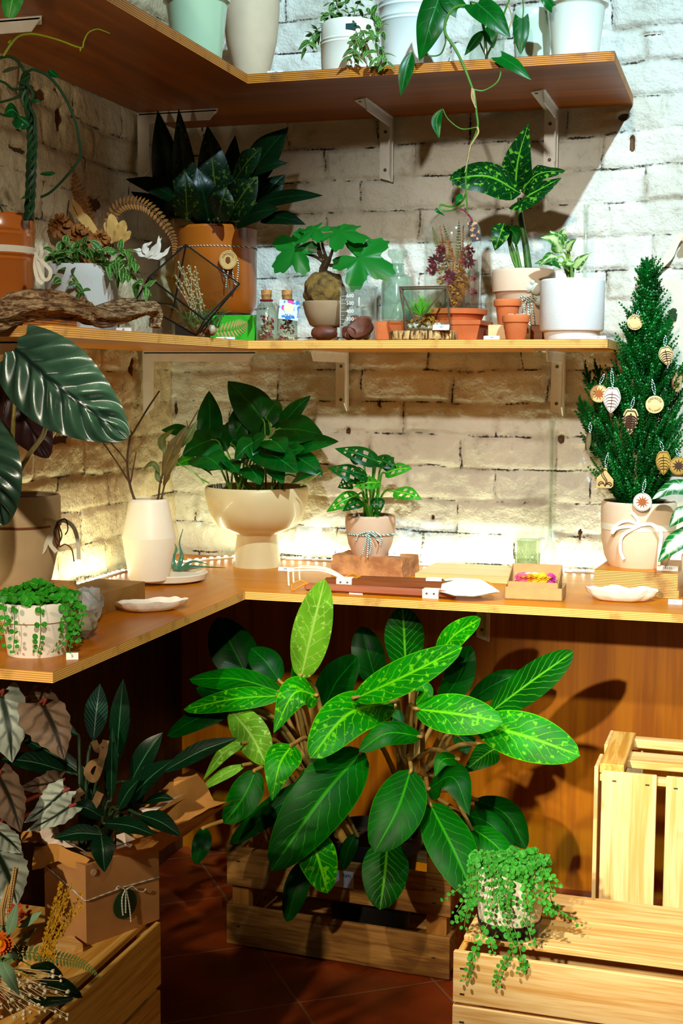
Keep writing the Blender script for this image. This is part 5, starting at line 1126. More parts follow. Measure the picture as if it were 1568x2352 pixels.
# garden hand tools
HANDLE = wood('handle_rosewood', (168, 98, 70), (130, 66, 44), 0, 40, 0.5); HANDLE2 = wood('handle_brown', (126, 66, 28), (88, 42, 16), 0, 40, 0.5)
PAINTW = plain('cream_painted_steel', (242, 238, 216), 0.35, 0.03, 20); CORD = plain('orange_cord', (212, 130, 20), 0.8, 0.1)
def tool(name, label, A, B, mat, wide, high, ferr, head, cordend):
    A, B = Vector(A), Vector(B); d = (B - A).normalized(); sd = Vector((-d.y, d.x, 0)); up = Vector((0, 0, 1)); ang = math.atan2(d.y, d.x); L = (B - A).length
    t = thing(name, label, 'garden tool', (A + B) / 2 - up * high / 2)
    m = M(); m.box((A + B) / 2, (L, wide, high), rot=ang, bev=high * 0.25); m.build('handle', mat, t)
    m = M(); m.box(A + d * ferr, (0.036, wide + 0.004, high + 0.004), rot=ang, bev=0.001); f_ = m.build('ferrule', PAINTW, t)
    m = M()
    for k in (-0.008, 0.008): m.lathe([(0.0026, 0), (0.002, 0.0012), (0, 0.0014)], A + d * (ferr + k) - sd * (wide / 2 + 0.0018) + up * 0.001, 10, m3=(-sd).to_track_quat('Z', 'Y').to_matrix())
    m.build('rivet', SCREW, t)
    m = M()
    e = A if cordend == 0 else B; o = -d if cordend == 0 else d
    m.tube([e - o * 0.012, e + o * 0.010 + up * 0.012, e + o * 0.028 - sd * 0.010 + up * 0.004, e + o * 0.022 - sd * 0.022 - up * (high / 2 - 0.002), e + o * 0.004 - sd * 0.016 + up * 0.004, e - o * 0.008 - sd * 0.002 + up * high * 0.5], 0.0022, 6, 26); m.build('cord', CORD, t)
    head(t, A, B, d, sd, up); return t
def blade(a, d, sd, up, L, W, scoop, tilt):
    m = M(); nu, nv = 16, 6; vs = []; fs = []
    for i in range(nu + 1):
        u = i / nu; w = W / 2 * (0.45 + 0.55 * min(1, u * 3.2)) * (1 if u < 0.6 else max(0.03, 1 - ((u - 0.6) / 0.4) ** 1.25))
        for j in range(-nv, nv + 1):
            q = j / nv; vs.append(a + d * (L * u) + sd * (q * w) + up * (scoop * q * q * (1 - 0.5 * u) + tilt * math.sin(u * PI * 0.9)))
    k = 2 * nv + 1; fs = [(i * k + j, (i + 1) * k + j, (i + 1) * k + j + 1, i * k + j + 1) for i in range(nu) for j in range(2 * nv)]
    n = len(vs); vs += [v + up * 0.0012 for v in vs]; fs += [tuple(x + n for x in reversed(f)) for f in fs]; m.add(vs, fs); return m
A1, B1 = Z(702, 1347, CT + 0.010), Z(1048, 1366, CT + 0.010)
def head1(t, A, B, d, sd, up):
    dd = (d + sd * 0.02).normalized(); blade(B - d * 0.035 + up * 0.006 - sd * 0.004, dd, (sd + up * 0.42).normalized(), up, 0.128, 0.070, 0.007, 0.006).build('blade', PAINTW, t)
tool('hand_trowel', 'hand trowel with rosewood handle and cream blade, nearest the counter edge', A1, B1, HANDLE, 0.020, 0.017, (B1 - A1).length - 0.055, head1, 0)
A2, B2 = Z(745, 1335, CT + 0.010), Z(1105, 1349, CT + 0.010)
def head2(t, A, B, d, sd, up):
    m = M()
    for k, (ox, oy) in enumerate(((665, 1312), (676, 1305), (690, 1301))):
        e = Z(ox, oy, CT + 0.036); r0 = A + d * 0.05 + up * 0.006 + sd * 0.006 * (k - 1); e2 = Vector((e.x - 0.002, e.y, CT + 0.003))
        m.tube([r0, r0.lerp(e, 0.4) + up * 0.012, r0.lerp(e, 0.8) + up * 0.006, e, e.lerp(e2, 0.15) - d * 0.003, e2], 0.0021, 7, 24)
    m.build('tines', PAINTW, t)
tool('hand_fork', 'hand cultivator with bent cream tines and dark handle lying behind the trowel', A2, B2, HANDLE2, 0.020, 0.018, 0.048, head2, 1)
A3, B3 = Z(800, 1312, CT + 0.009), Z(1035, 1329, CT + 0.009)
def head3(t, A, B, d, sd, up): blade(B - d * 0.02 - up * 0.003, d, sd, up, 0.105, 0.036, 0.004, 0.008).build('blade', PAINTW, t)
A3 = A3 + Vector((0, 0.0, 0)); tool('hand_trowel', 'narrow hand trowel lying behind the others beside the wooden board', A2.lerp(B2, 0.18) + Vector((0, 0.046, 0)), A2.lerp(B2, 0.74) + Vector((0, 0.048, 0)), HANDLE2, 0.019, 0.017, 0.62 * (B2 - A2).length * 0.8, head3, 0)
price_tag('147', 'white price tag at the counter edge in front of the tools', Z(817, 1365, CT), 0.031, 0.011, 0.5)

# board, tumbler, tall flask
BOARD = wood('pale_board', (226, 200, 142), (206, 176, 112), 0, 24, 0.5)
a, b = Z(950, 1333, CT), Z(1172, 1335, CT); dx_ = (b - a).normalized()
m = M(); yb_ = 3.265; m.prism([(a.x, a.y + 0.012), (b.x + 0.075, a.y + 0.012), (b.x + 0.085, yb_), (a.x + 0.005, yb_)], (0, 0, CT + 0.0005), (1, 0, 0), (0, 1, 0), 0.015); tag(m.build('wooden_board', BOARD, smooth=False), 'pale flat wooden board behind the tools under the tumbler', 'board')
TUM = glass('green_tumbler_glass', (244, 250, 236), 0.18, 0.22, (196, 206, 160))
q = on_y(1211, 3.19, CT + 0.0165)
t, c, s, P = vessel_glass('glass_tumbler', 'cut glass tumbler with pale candle wax standing on the board', 'glass', 1211, 3.19, [(25, 1302), (26, 1296), (29, 1250), (29.5, 1239)], CT + 0.0165, TUM, 0.003, part='tumbler')
m = M(); R0 = 28.5 * s + 0.0006
for k in range(26):
    for sg in (-1, 1): m.tube([c + Vector(((R0 - 0.002 + 0.003 * u * 0.6) * math.cos(k * 2 * PI / 26 + sg * u * 0.9), (R0 - 0.002 + 0.003 * u * 0.6) * math.sin(k * 2 * PI / 26 + sg * u * 0.9), 0.008 + 0.036 * u)) for u in [i / 8 for i in range(9)]], 0.0007, 4, cap=False)
m.build('cut_pattern', TUM, t)
m = M(); m.lathe([(0, 0.006), (23 * s, 0.006), (24 * s, 0.026), (0, 0.026)], c, 32); m.build('wax', plain('pale_wax', (222, 226, 170), 0.5, 0.03), t)
vessel_glass('glass_flask', 'tall clear glass flask with long neck standing behind the cardboard box', 'flask', 1264, 3.255, [(34, 1318), (36, 1312), (35, 1280), (20, 1258), (9, 1240), (6.5, 1200), (6, 985), (8, 975), (8.5, 966)], CT, CLEAR)

# open cardboard box of dried flowers
KRAFT = plain('kraft_board', (196, 150, 94), 0.8, 0.05, 60, bump=0.1, bscale=400)
a, b = Z(1158, 1376, CT), Z(1291, 1382, CT); L = (b - a).length; ux = (b - a).normalized(); uy = Vector((-ux.y, ux.x, 0)); D = 0.085; H = 0.027; th = 0.002
t = thing('cardboard_box', 'open kraft cardboard box of dried pink and yellow flower heads', 'box', a + ux * L / 2 + uy * D / 2)
def wall_(m, p, u, w, h, lean=Vector((0, 0, 0))):
    n = Vector((-u.y, u.x, 0)); m.add([p, p + u * w, p + u * w + n * th, p + n * th, p + Vector((0, 0, h)) + lean, p + u * w + Vector((0, 0, h)) + lean, p + u * w + n * th + Vector((0, 0, h)) + lean, p + n * th + Vector((0, 0, h)) + lean], [(3, 2, 1, 0), (4, 5, 6, 7), (0, 1, 5, 4), (1, 2, 6, 5), (2, 3, 7, 6), (3, 0, 4, 7)])
p0 = Vector((a.x, a.y, CT + 0.0006))
m = M(); m.prism([(0, 0), (L, 0), (L, D), (0, D)], p0, ux, uy, th)
wall_(m, p0, ux, L, H); wall_(m, p0 + ux * L, uy, D, H); wall_(m, p0 + ux * L + uy * D, -ux, L, H); wall_(m, p0 + uy * D, -uy, D, H); m.build('lid', KRAFT, t, smooth=False)
p1 = p0 + ux * 0.005 + uy * 0.005 + Vector((0, 0, 0.010)); l2 = L - 0.014; d2 = D - 0.012
m = M(); m.prism([(0, 0), (l2, 0), (l2, d2), (0, d2)], p1, ux, uy, th); wall_(m, p1, ux, l2, 0.028); bk = p1 + uy * d2; wall_(m, bk + ux * l2, -ux, l2, 0.056, uy * 0.012)
for e in (p1, p1 + ux * (l2 - th)): m.add([e, e + ux * th, e + ux * th + uy * d2, e + uy * d2, e + Vector((0, 0, 0.028)), e + ux * th + Vector((0, 0, 0.028)), e + ux * th + uy * (d2 + 0.012) + Vector((0, 0, 0.056)), e + uy * (d2 + 0.012) + Vector((0, 0, 0.056))], [(3, 2, 1, 0), (4, 5, 6, 7), (0, 1, 5, 4), (1, 2, 6, 5), (2, 3, 7, 6), (3, 0, 4, 7)])
m.build('tray', KRAFT, t, smooth=False)
FL = dict(pink=plain('straw_pink', (228, 90, 120), 0.6, 0.1, 80), blush=plain('straw_blush', (246, 206, 196), 0.6, 0.05, 80), yellow=plain('straw_yellow', (240, 190, 20), 0.6, 0.1, 80), orange=plain('straw_orange', (226, 130, 20), 0.6, 0.1, 80), magenta=plain('straw_magenta', (190, 40, 140), 0.6, 0.1, 80))
lst = ((0.10, 'pink', .5), (0.20, 'pink', .3), (0.30, 'blush', .7), (0.36, 'orange', .3), (0.48, 'blush', .75), (0.50, 'yellow', .35), (0.64, 'yellow', .5), (0.76, 'yellow', .3), (0.84, 'orange', .55), (0.92, 'magenta', .4), (0.90, 'magenta', .75), (0.2, 'pink', .75), (0.7, 'yellow', .8))
for k, (u, cn, v) in enumerate(lst):
    p = p1 + ux * (0.016 + u * (l2 - 0.032)) + uy * (0.012 + v * (d2 - 0.024)) + Vector((0, 0, 0.031)); m = M(); flowerhead(m, p, (random.uniform(-.3, .3), -0.6, 1), 0.0150, 14)
    m.blob(p - Vector((0, 0, 0.009)), 0.012, 0.1, 2, 10, 6, mi=0)
    o = m.build('dried_flower', [FL[cn], OCH], ang=80); tag(o, {'pink': 'pink', 'blush': 'pale blush', 'yellow': 'yellow', 'orange': 'orange', 'magenta': 'magenta'}[cn] + ' dried strawflower head lying in the kraft box', 'dried flower', cn + ' strawflowers in the kraft box')

# plywood blocks, cypress, dish, tags
a, b = Z(1361, 1364, CT), Z(1558, 1376, CT); ux = (b - a).normalized(); uy = Vector((-ux.y, ux.x, 0)); L = (b - a).length
hs = (0.018, 0.036); z = CT + 0.0006
for k, (h, lab) in enumerate(zip(hs, ('lower plywood block under the cypress pot on the counter', 'upper thicker plywood block directly under the cypress pot'))):
    m = M(); m.prism([(0.0 + 0.002 * k, 0), (L - 0.003 * k, 0), (L - 0.003 * k, 0.235), (0.002 * k, 0.235)], (a.x, a.y, z), ux, uy, h - 0.0005); m.mi = [0, 0, 1, 1, 1, 1]
    tag(m.build('plywood_block', [CT_TOP, ply_edge('ply_edge_block%d' % k, (230, 180, 104), (140, 92, 40), 0.018, 5)], smooth=False), lab, 'wood block', 'plywood blocks under the cypress'); z += h
zply = z
PEACH = plain('peach_clay', (236, 206, 176), 0.7, 0.04, 12)
cy = a.y + 0.105
t, c, zt, r, s = pot('cypress', 'cypress tree hung with wooden ornaments in a peach clay pot with ribbon', 'potted plant', 1465, cy, [(56, 1311), (62, 1304), (76, 1275), (83, 1235), (85, 1190), (85, 1158), (83, 1153)], PEACH, zply, 0.028, th=0.007)
cyp, cypz, cypr, cyps = Vector(c), zt, r, s
m = M(); m.lathe([(0.068 * 1.0, -0.03), (0.071, -0.004), (0.073, -0.002), (0.070, -0.002), (0.066, -0.03)], (c.x, c.y, zt), 48, ring=True); m.build('nursery_pot', plain('brown_plastic', (110, 74, 56), 0.5, 0.05), t)
m = M(); zr = zat(c, 1206); m.lathe([(r + 0.0006, -0.007), (r + 0.0018, -0.007), (r + 0.0018, 0.007), (r + 0.0006, 0.007)], (c.x, c.y, zr), 56, ring=True)
fy = c.y - r - 0.004
for st in ([(1470, 1206), (1440, 1196), (1415, 1206), (1405, 1225), (1420, 1212), (1470, 1208)], [(1470, 1206), (1495, 1204), (1512, 1216), (1518, 1230), (1514, 1262), (1512, 1298)], [(1470, 1208), (1462, 1190), (1452, 1178)], [(1470, 1206), (1430, 1230), (1424, 1262), (1432, 1285)]): ribbon(m, strand_px(st, fy), 0.007, (0.1, -1, 0.25), 24)
m.build('ribbon', RIBBON, t)
m = M()
for st, r0 in (([(1466, 1165), (1468, 1100), (1478, 900), (1485, 640)], 0.006), ([(1462, 1165), (1440, 1110), (1410, 1010), (1385, 900)], 0.004), ([(1470, 1165), (1500, 1110), (1530, 1000), (1545, 860)], 0.004), ([(1464, 1165), (1450, 1090), (1430, 950), (1440, 800)], 0.004), ([(1470, 1165), (1505, 1130), (1535, 1060)], 0.003), ([(1460, 1165), (1448, 1140), (1436, 1125)], 0.002)): m.tube(strand_px(st, cy), (r0, 0.001), 6, 20)
m.build('trunk', TWIG, t)
OUT = [(600, 1485, 1490), (650, 1472, 1505), (700, 1450, 1518), (760, 1430, 1532), (800, 1425, 1545), (850, 1410, 1555), (900, 1362, 1560), (960, 1345, 1562), (1020, 1350, 1556), (1060, 1372, 1548), (1100, 1392, 1520), (1130, 1420, 1500), (1150, 1450, 1485)]
def env(py):
    for (y0, a0, b0), (y1, a1, b1) in zip(OUT, OUT[1:]):
        if y0 <= py <= y1: k = (py - y0) / (y1 - y0); return a0 + (a1 - a0) * k, b0 + (b1 - b0) * k
    return OUT[-1][1:]
m = M()
def spray(p, d, L, n):
    """an upright conifer shoot: a stem with close needles all round"""
    P = [p, p + d * L * 0.5 + Vector((0, 0, 0.04 * L)), p + d * L + Vector((0, 0, 0.12 * L))]; Q = spline(P, n); m.tube([Q[0], Q[n // 2], Q[n]], (0.0011, 0.0004), 3)
    for i in range(n + 1):
        T = (Q[min(i + 1, n)] - Q[max(0, i - 1)]).normalized(); e = T.orthogonal().normalized(); f = T.cross(e)
        for k in range(4):
            a_ = i * 0.9 + k * PI / 2; sd = e * math.cos(a_) + f * math.sin(a_); l = 0.0100 * (1.1 - 0.5 * i / n); b_ = sd.cross(T) * 0.0017
            dd = (sd * 0.75 + T * 0.85) * l; m.add([Q[i] - b_, Q[i] + b_, Q[i] + dd * 0.6 + b_ * 0.8, Q[i] + dd, Q[i] + dd * 0.6 - b_ * 0.8], [(0, 1, 2, 3, 4)])
for k in range(1900):
    py = 600 + 545 * (random.random() ** 0.8); x0, x1 = env(py); xc, hw = (x0 + x1) / 2, max(5, (x1 - x0) / 2 - (20 if py < 840 else 2))
    u, v = random.uniform(-1, 1), random.uniform(-1, 1)
    if u * u + v * v > 1: continue
    rr = math.sqrt(u * u + v * v)
    if rr < 0.45 and random.random() < 0.6: continue
    p = Y(xc + u * hw * 0.93, py + 30, cy + v * min(hw, 85) * s * 0.9); p.y = min(p.y, BACK - 0.035)
    if p.x < -0.265 and 1.27 < p.z < 1.38: continue
    d = Vector((u * 0.75 + random.uniform(-.35, .35), v * 0.7 + random.uniform(-.35, .35), 0.9)).normalized()
    if py > 1080: d = Vector((u * 0.8, v * 0.6, 0.7)).normalized()
    spray(p, d, random.uniform(0.028, 0.062) * (0.75 if py < 680 else 1), 8)
for (ax_, ay_), (tx, ty) in (((1485, 660), (1485, 596)), ((1372, 955), (1340, 835)), ((1400, 940), (1362, 832)), ((1360, 1000), (1328, 915)), ((1545, 920), (1562, 845)), ((1520, 800), (1536, 728)), ((1400, 1000), (1366, 900))):
    p = Y(ax_, ay_, cy - 0.01); q = Y(tx, ty, cy - 0.01)
    for f_ in (0.0, 0.3, 0.55): spray(p.lerp(q, f_), (q - p).normalized(), (q - p).length * (0.92 - f_), 14)
    for f_ in (0.3, 0.5, 0.7):
        for sg in (-1, 1): spray(p.lerp(q, f_), ((q - p).normalized() + Vector((sg * 0.6, 0, 0))).normalized(), 0.030 * (1.2 - f_), 6)
NEED = plain('cypress_needle', (14, 136, 46), 0.5, 0.2, 14, c2=(6, 92, 28)); fo = m.build('foliage', NEED, t, smooth=False)

# wooden ornaments
BIRCH = wood('ornament_birch', (236, 206, 146), (216, 178, 112), 0, 60, 0.55); PALEB = wood('ornament_pale', (246, 236, 222), (236, 220, 200), 0, 60, 0.55); EDGEB = plain('laser_cut_edge', (112, 62, 30), 0.7, 0.1); DBURN = plain('dark_burn', (70, 34, 14), 0.7, 0.05); OBURN = plain('orange_burn', (176, 92, 34), 0.7, 0.05)
def star(n, r0, r1): return [((r1 if i % 2 == 0 else r0) * math.sin(PI * i / n), (r1 if i % 2 == 0 else r0) * math.cos(PI * i / n)) for i in range(2 * n)]
def circ(r_, n=44): return [(r_ * math.sin(2 * PI * i / n), r_ * math.cos(2 * PI * i / n)) for i in range(n)]
def leafout(w, h, notch=0.0, n=40):
    o = []
    for i in range(n + 1):
        u = i / n; x = w * (math.sin(PI * (0.06 + 0.94 * u) ** 0.72) ** 0.75) * (1 - notch * (0.5 + 0.5 * math.sin(u * 2 * PI * 5.5)) * (0.2 < u < 0.95)); o.append((x, h * (0.5 - u) + (0.10 * h * (1 - u * 5) if u < 0.2 else 0)))
    return o + [(-x, y_) for x, y_ in reversed(o[:-1])]
ON = 'wooden ornaments on the cypress'
def ornament(label, px, py, rpx, out, y, yaw=0.0, tilt=0.0, base=BIRCH, hang=None, deco=None, th=0.003):
    c = Y(px, py, y); k = mpp(c); ux = Vector((math.cos(yaw), math.sin(yaw), 0)); uz = Vector((0, 0.12, 1)).normalized()
    ux = (Matrix.Rotation(tilt, 3, Vector((0, 1, 0))) @ ux); uz = Matrix.Rotation(tilt, 3, Vector((0, 1, 0))) @ uz; nn = ux.cross(uz).normalized()
    t = thing('wooden_ornament', label, 'ornament', c, ON)
    o = [(x * k, y_ * k) for x, y_ in out]; m = M(); m.prism(o, c, ux, uz, -th); m.mi = [0, 0] + [1] * len(o); m.build('disc' if len(out) == 44 else 'plate', [base, EDGEB], t, smooth=False)
    f = c + nn * 0.0004
    if deco: deco(t, f, ux, uz, k)
    top = c + uz * max(y_ for x, y_ in o)
    if hang is not False:
        h = Vector(Y(*hang, y - 0.002)) if hang else top + Vector((0.004, 0.006, 0.035)); m = M(); m.tube([top - uz * 0.002, top.lerp(h, 0.5) + Vector((0.003, 0, 0)), h], 0.0011, 5, 10); m.tube([top - uz * 0.002, top.lerp(h, 0.5) - Vector((0.003, 0, 0)), h], 0.0011, 5, 10); m.build('string', TWINE_G, t)
    return t
def sun(mat): 
    def f(t, o, ux, uz, k):
        m = M(); m.prism(star(11, 7.0 * k, 16.0 * k), o, ux, uz, 0.0005); m.build('sunburst', mat, t, smooth=False)
        m = M(); rim = [o + ux * (x * k) + uz * (y_ * k) for x, y_ in circ(19.2)]; m.tube(rim + [rim[0]], 0.0004, 4, cap=False); m.build('rim_line', mat, t)
    return f
def words(t, o, ux, uz, k):
    m = M(); nn = ux.cross(uz)
    for word, r_, a0, st, sz, sg in (('CONTAGOTA', 14.2, -1.12, 0.28, 6.6, 1), ('CASA & BOTANICA', 15.0, 0.98, -0.14, 3.6, -1)):
        for i, ch in enumerate(word):
            if ch == ' ': continue
            a_ = a0 + st * i
            if sg > 0: p = o + (ux * math.sin(a_) + uz * math.cos(a_)) * r_ * k; u2 = ux * math.cos(a_) - uz * math.sin(a_); v2 = uz * math.cos(a_) + ux * math.sin(a_)
            else: a2 = -a_; p = o + (ux * math.sin(a2) - uz * math.cos(a2)) * r_ * k; u2 = ux * math.cos(a2) + uz * math.sin(a2); v2 = uz * math.cos(a2) - ux * math.sin(a2)
            vs, fs = text_mesh(ch, sz * k * 1.1, p, u2, v2, 0.0002); m.add(vs, fs)
    m.build('lettering', EDGEB, t, smooth=False)
def veins(mat, h, w, n=5, thick=0.0007):
    def f(t, o, ux, uz, k):
        m = M(); nn = ux.cross(uz) * 0.0003; m.tube([o + nn + uz * (h * 0.42 * k), o + nn - uz * (h * 0.46 * k)], thick, 5)
        for i in range(n):
            yy_ = h * (0.30 - 0.58 * i / (n - 1) * 0.9)
            for sg in (-1, 1): m.tube([o + nn + uz * (yy_ * k), o + nn + uz * ((yy_ - h * 0.02) * k) + ux * (sg * w * 0.22 * k), o + nn + uz * ((yy_ - h * 0.14) * k) + ux * (sg * w * 0.42 * (1 - 0.10 * i) * k)], (thick * 1.3, thick * 0.6), 5, 8)
        q = [o + nn + ux * (x * 0.9 * k) + uz * (y_ * 0.9 * k) for x, y_ in leafout(w / 2, h)]; m.tube(q + [q[0]], thick * 0.7, 4, cap=False)
        m.build('leaf_veins', mat, t)
    return f
def sprout(t, o, ux, uz, k):
    m = M(); nn = ux.cross(uz) * 0.0004; P = lambda x, y_: o + nn + ux * (x * k) + uz * (y_ * k)
    for st in ([(1, -18), (2, -6), (-6, 4), (-8, 14), (-2, 20), (3, 18)], [(1, -18), (5, -6), (-2, 6), (-5, 14), (-2, 20)], [(1, -18), (-4, -9), (-11, -8), (-15, -14), (-11, -17)], [(1, -18), (6, -10), (12, -9), (16, -15), (12, -18)], [(1, -18), (-3, -12), (-9, -12), (-13, -15)], [(1, -18), (4, -13), (10, -13), (13, -16)]): m.tube([P(*p) for p in st], 0.0009, 5, 16)
    m.build('sprout_lines', DBURN, t)
yf = cy - 0.088
ornament('round birch ornament with lettering tilted near the top of the cypress', 1458, 740, 19, circ(18), cy - 0.055, 0.2, 0.25, hang=(1466, 712), deco=words)
ornament('pierced leaf ornament half hidden high on the right of the cypress', 1530, 820, 19, leafout(17, 40), cy - 0.07, 0.3, -0.2, hang=(1528, 770), deco=veins(DBURN, 40, 34, 5, 0.0009))
ornament('round sunburst ornament hanging on the left, overlapped by the white leaf', 1375, 904, 20, circ(20.5), yf, -0.1, 0.0, hang=(1388, 858), deco=sun(OBURN))
ornament('white leaf ornament with thin dark veins beside the left sunburst', 1404, 922, 20, leafout(20, 54), yf - 0.006, 0.0, 0.05, PALEB, (1404, 846), deco=veins(EDGEB, 54, 40))
ornament('deeply cut dark brown leaf ornament in the middle of the cypress', 1447, 971, 20, leafout(18.5, 54, 0.35), yf, 0.05, 0.03, BIRCH, (1456, 912), deco=veins(DBURN, 50, 34, 6, 0.0020))
ornament('round birch ornament with lettering on the right of the cypress', 1503, 929, 21, circ(20.5), yf, 0.05, 0.0, BIRCH, (1497, 870), deco=words)
ornament('wooden ornament seen edge on at the left side of the cypress', 1352, 1014, 20, circ(21), cy - 0.06, 1.45, 0.1, BIRCH, (1355, 970))
ornament('house shaped ornament with burnt sprout lines low on the left', 1389, 1099, 20, [(-20, -22), (14, -22), (19, -17), (19, -2), (4, 16), (4, 24), (-4, 24), (-4, 16), (-19, 2)], yf + 0.01, 0.0, 0.0, wood('ornament_house', (226, 190, 120), (200, 158, 90), 0, 60), (1396, 1040), deco=sprout)
ornament('golden leaf ornament with dark veins low on the right of the cypress', 1523, 1066, 20, leafout(17, 50), yf, 0.25, -0.05, wood('ornament_gold', (206, 160, 60), (176, 128, 40), 0, 60), (1516, 1012), deco=veins(DBURN, 50, 34))
ornament('dark edged sunburst ornament at the far right edge of the cypress', 1558, 1070, 20, circ(21), yf, 0.2, 0.0, wood('ornament_gold2', (200, 156, 60), (170, 124, 40), 0, 60), (1552, 1030), deco=sun(DBURN))
ornament('white sunburst ornament hanging over the rim of the peach pot', 1475, 1153, 20, circ(21), cy - cypr - 0.012, 0.0, 0.0, PALEB, (1482, 1100), deco=sun(OBURN))
ornament('round wooden ornament seen nearly edge on at the far right of the cypress', 1556, 876, 20, circ(24), cy - 0.03, 1.15, 0.1, BIRCH, (1552, 830))
# dish on the right, tags
DISHM = plain('rough_white_ceramic', (240, 230, 216), 0.5, 0.04, 30, bump=0.5, bscale=60)
def dish(label, c, rx, ry, h, yaw=0.0, sd=0.0):
    m = M(); seg = 64; prof = [(0, 0), (0.55, 0), (0.72, 0.12), (0.93, 0.55), (1.0, 1.0), (0.96, 1.02), (0.86, 0.62), (0.66, 0.30), (0, 0.25)]; vs = []; fs = []
    for r_, z_ in prof:
        for i in range(seg):
            a_ = 2 * PI * i / seg; w_ = 1 + 0.10 * mnoise.noise(Vector((math.cos(a_) * 1.7 + sd, math.sin(a_) * 1.7, 0))) + 0.035 * mnoise.noise(Vector((math.cos(a_) * 6 + sd, math.sin(a_) * 6, 1)))
            zz_ = z_ * h * (1 + 0.22 * mnoise.noise(Vector((math.cos(a_) * 2.4 + sd, math.sin(a_) * 2.4, 5)))); x, y_ = r_ * rx * w_ * math.cos(a_), r_ * ry * w_ * math.sin(a_)
            vs.append(Vector((c.x + x * math.cos(yaw) - y_ * math.sin(yaw), c.y + x * math.sin(yaw) + y_ * math.cos(yaw), CT + 0.0006 + zz_)))
    fs = [(j * seg + i, j * seg + (i + 1) % seg, (j + 1) * seg + (i + 1) % seg, (j + 1) * seg + i) for j in range(len(prof) - 1) for i in range(seg)]
    m.add(vs, fs); return tag(m.build('ceramic_dish', DISHM, loc=(c.x, c.y, CT + 0.0006)), label, 'dish')
dish('rough white ceramic dish in front of the plywood blocks on the counter', Z(1425, 1380, CT), 0.079, 0.032, 0.026, 0.03, 3.0)
price_tag('184,50', 'white price tag on the plywood block beside the peach pot', Z(1532, 1311, zply) + Vector((0, -0.002, 0)), 0.045, 0.012, 0.4)
price_tag('45', 'white price tag at the counter edge on the far right', Z(1550, 1388, CT), 0.029, 0.011, 0.5)
# arrow leaved plant at the right edge
SYN = leafmat('syngonium_leaf', (16, 124, 40), (216, 240, 214), 5, 0.9, 0.12, 0.10, blotch=0.75, rough=0.35)
t, c, zt, r, s = pot('syngonium', 'arrow leaved white veined syngonium at the right edge in a white pot', 'potted plant', 1618, cy - 0.10, [(40, 1375), (44, 1366), (54, 1290), (54, 1279), (52, 1275)], CREAM, CT, 0.012)
sr = (c.x, c.y, zt - 0.012)
leaf_parts(t, [([(1580, 1118, cy - 0.12), (1540, 1120, cy - 0.13), (1497, 1147, cy - 0.14)], 44, dict(shape='heart', lobe=0.2)), ([(1590, 1178, cy - 0.12), (1562, 1182, cy - 0.14), (1536, 1211, cy - 0.14)], 46, dict(shape='heart', lobe=0.2)), ([(1580, 1225, cy - 0.12), (1545, 1250, cy - 0.15), (1510, 1292, cy - 0.15)], 52, dict(shape='heart', lobe=0.2)), ([(1600, 1160, cy - 0.1), (1640, 1130, cy - 0.1), (1680, 1150, cy - 0.1)], 60, dict(shape='heart', lobe=0.2)), ([(1620, 1200, cy - 0.1), (1640, 1230, cy - 0.14), (1650, 1280, cy - 0.14)], 60, dict(shape='heart', lobe=0.2))], [SYN], src=sr, r=0.0024)
# canvas bag on a peg
CANV = plain('canvas', (226, 220, 200), 0.9, 0.03, 30, bump=0.4, bscale=420)
w0 = Y(1474, 638, BACK); bx0, bx1 = Y(1494, 700, BACK).x, Y(1494, 700, BACK).x + 0.34; bz1, bz0 = zat((bx0, BACK - 0.02), 640), zat((bx0, BACK - 0.02), 1075)
t = thing('canvas_bag', 'plain canvas tote bag hanging on the brick behind the cypress', 'bag', (bx0, BACK - 0.02, bz0))
m = M(); vs = []; fs = []; nx, nz = 22, 26
for sg in (0, 1):
    for j in range(nz + 1):
        for i in range(nx + 1):
            u, v = i / nx, j / nz; bulge = (0.009 * math.sin(PI * u) ** 0.6 * math.sin(PI * min(1, v * 1.05)) ** 0.5 + 0.002 * mnoise.noise(Vector((u * 6, v * 5, 0)))); y_ = BACK - 0.012 - (bulge if sg else -0.002); vs.append(Vector((bx0 + (bx1 - bx0) * u + 0.004 * math.sin(v * 4), y_, bz0 + (bz1 - bz0) * v - 0.004 * math.sin(PI * u))))
N_ = (nx + 1) * (nz + 1)
for sg in (0, 1): fs += [tuple((sg * N_ + k) for k in ((j * (nx + 1) + i, j * (nx + 1) + i + 1, (j + 1) * (nx + 1) + i + 1, (j + 1) * (nx + 1) + i)[::(1 if sg else -1)])) for j in range(nz) for i in range(nx)]
m.add(vs, fs); m.build('body', CANV, t)
m = M(); hx = Y(1575, 545, BACK - 0.012); ribbon(m, [Vector((bx0 + 0.025, BACK - 0.016, bz1 - 0.02)), Y(1500, 632, BACK - 0.014), Y(1536, 590, BACK - 0.014), hx, Vector((hx.x + 0.12, BACK - 0.014, bz1 - 0.02))], 0.017, (0, -1, 0), 30); m.build('strap', CANV, t)
m = M(); e = Y(1545, 722, BACK - 0.022); k = mpp(e)
m.prism([(-8 * k, -14 * k), (8 * k, -14 * k), (10 * k, 2 * k), (-10 * k, 2 * k)], e, (1, 0, 0), (0, 0, 1), 0.0012)
for d in ((-9, 8), (0, 13), (8, 9), (-4, 11), (5, 12)): m.leaf([e + Vector((0, -0.0012, 2 * k)), e + Vector((d[0] * k * 0.6, -0.002, (2 + d[1] * 0.6) * k)), e + Vector((d[0] * k, -0.0012, (2 + d[1]) * k))], 6 * k, n=(0, -1, 0))
m.build('potted_plant_patch', plain('dark_green_patch', (30, 60, 24), 0.8, 0.1), t, smooth=False)
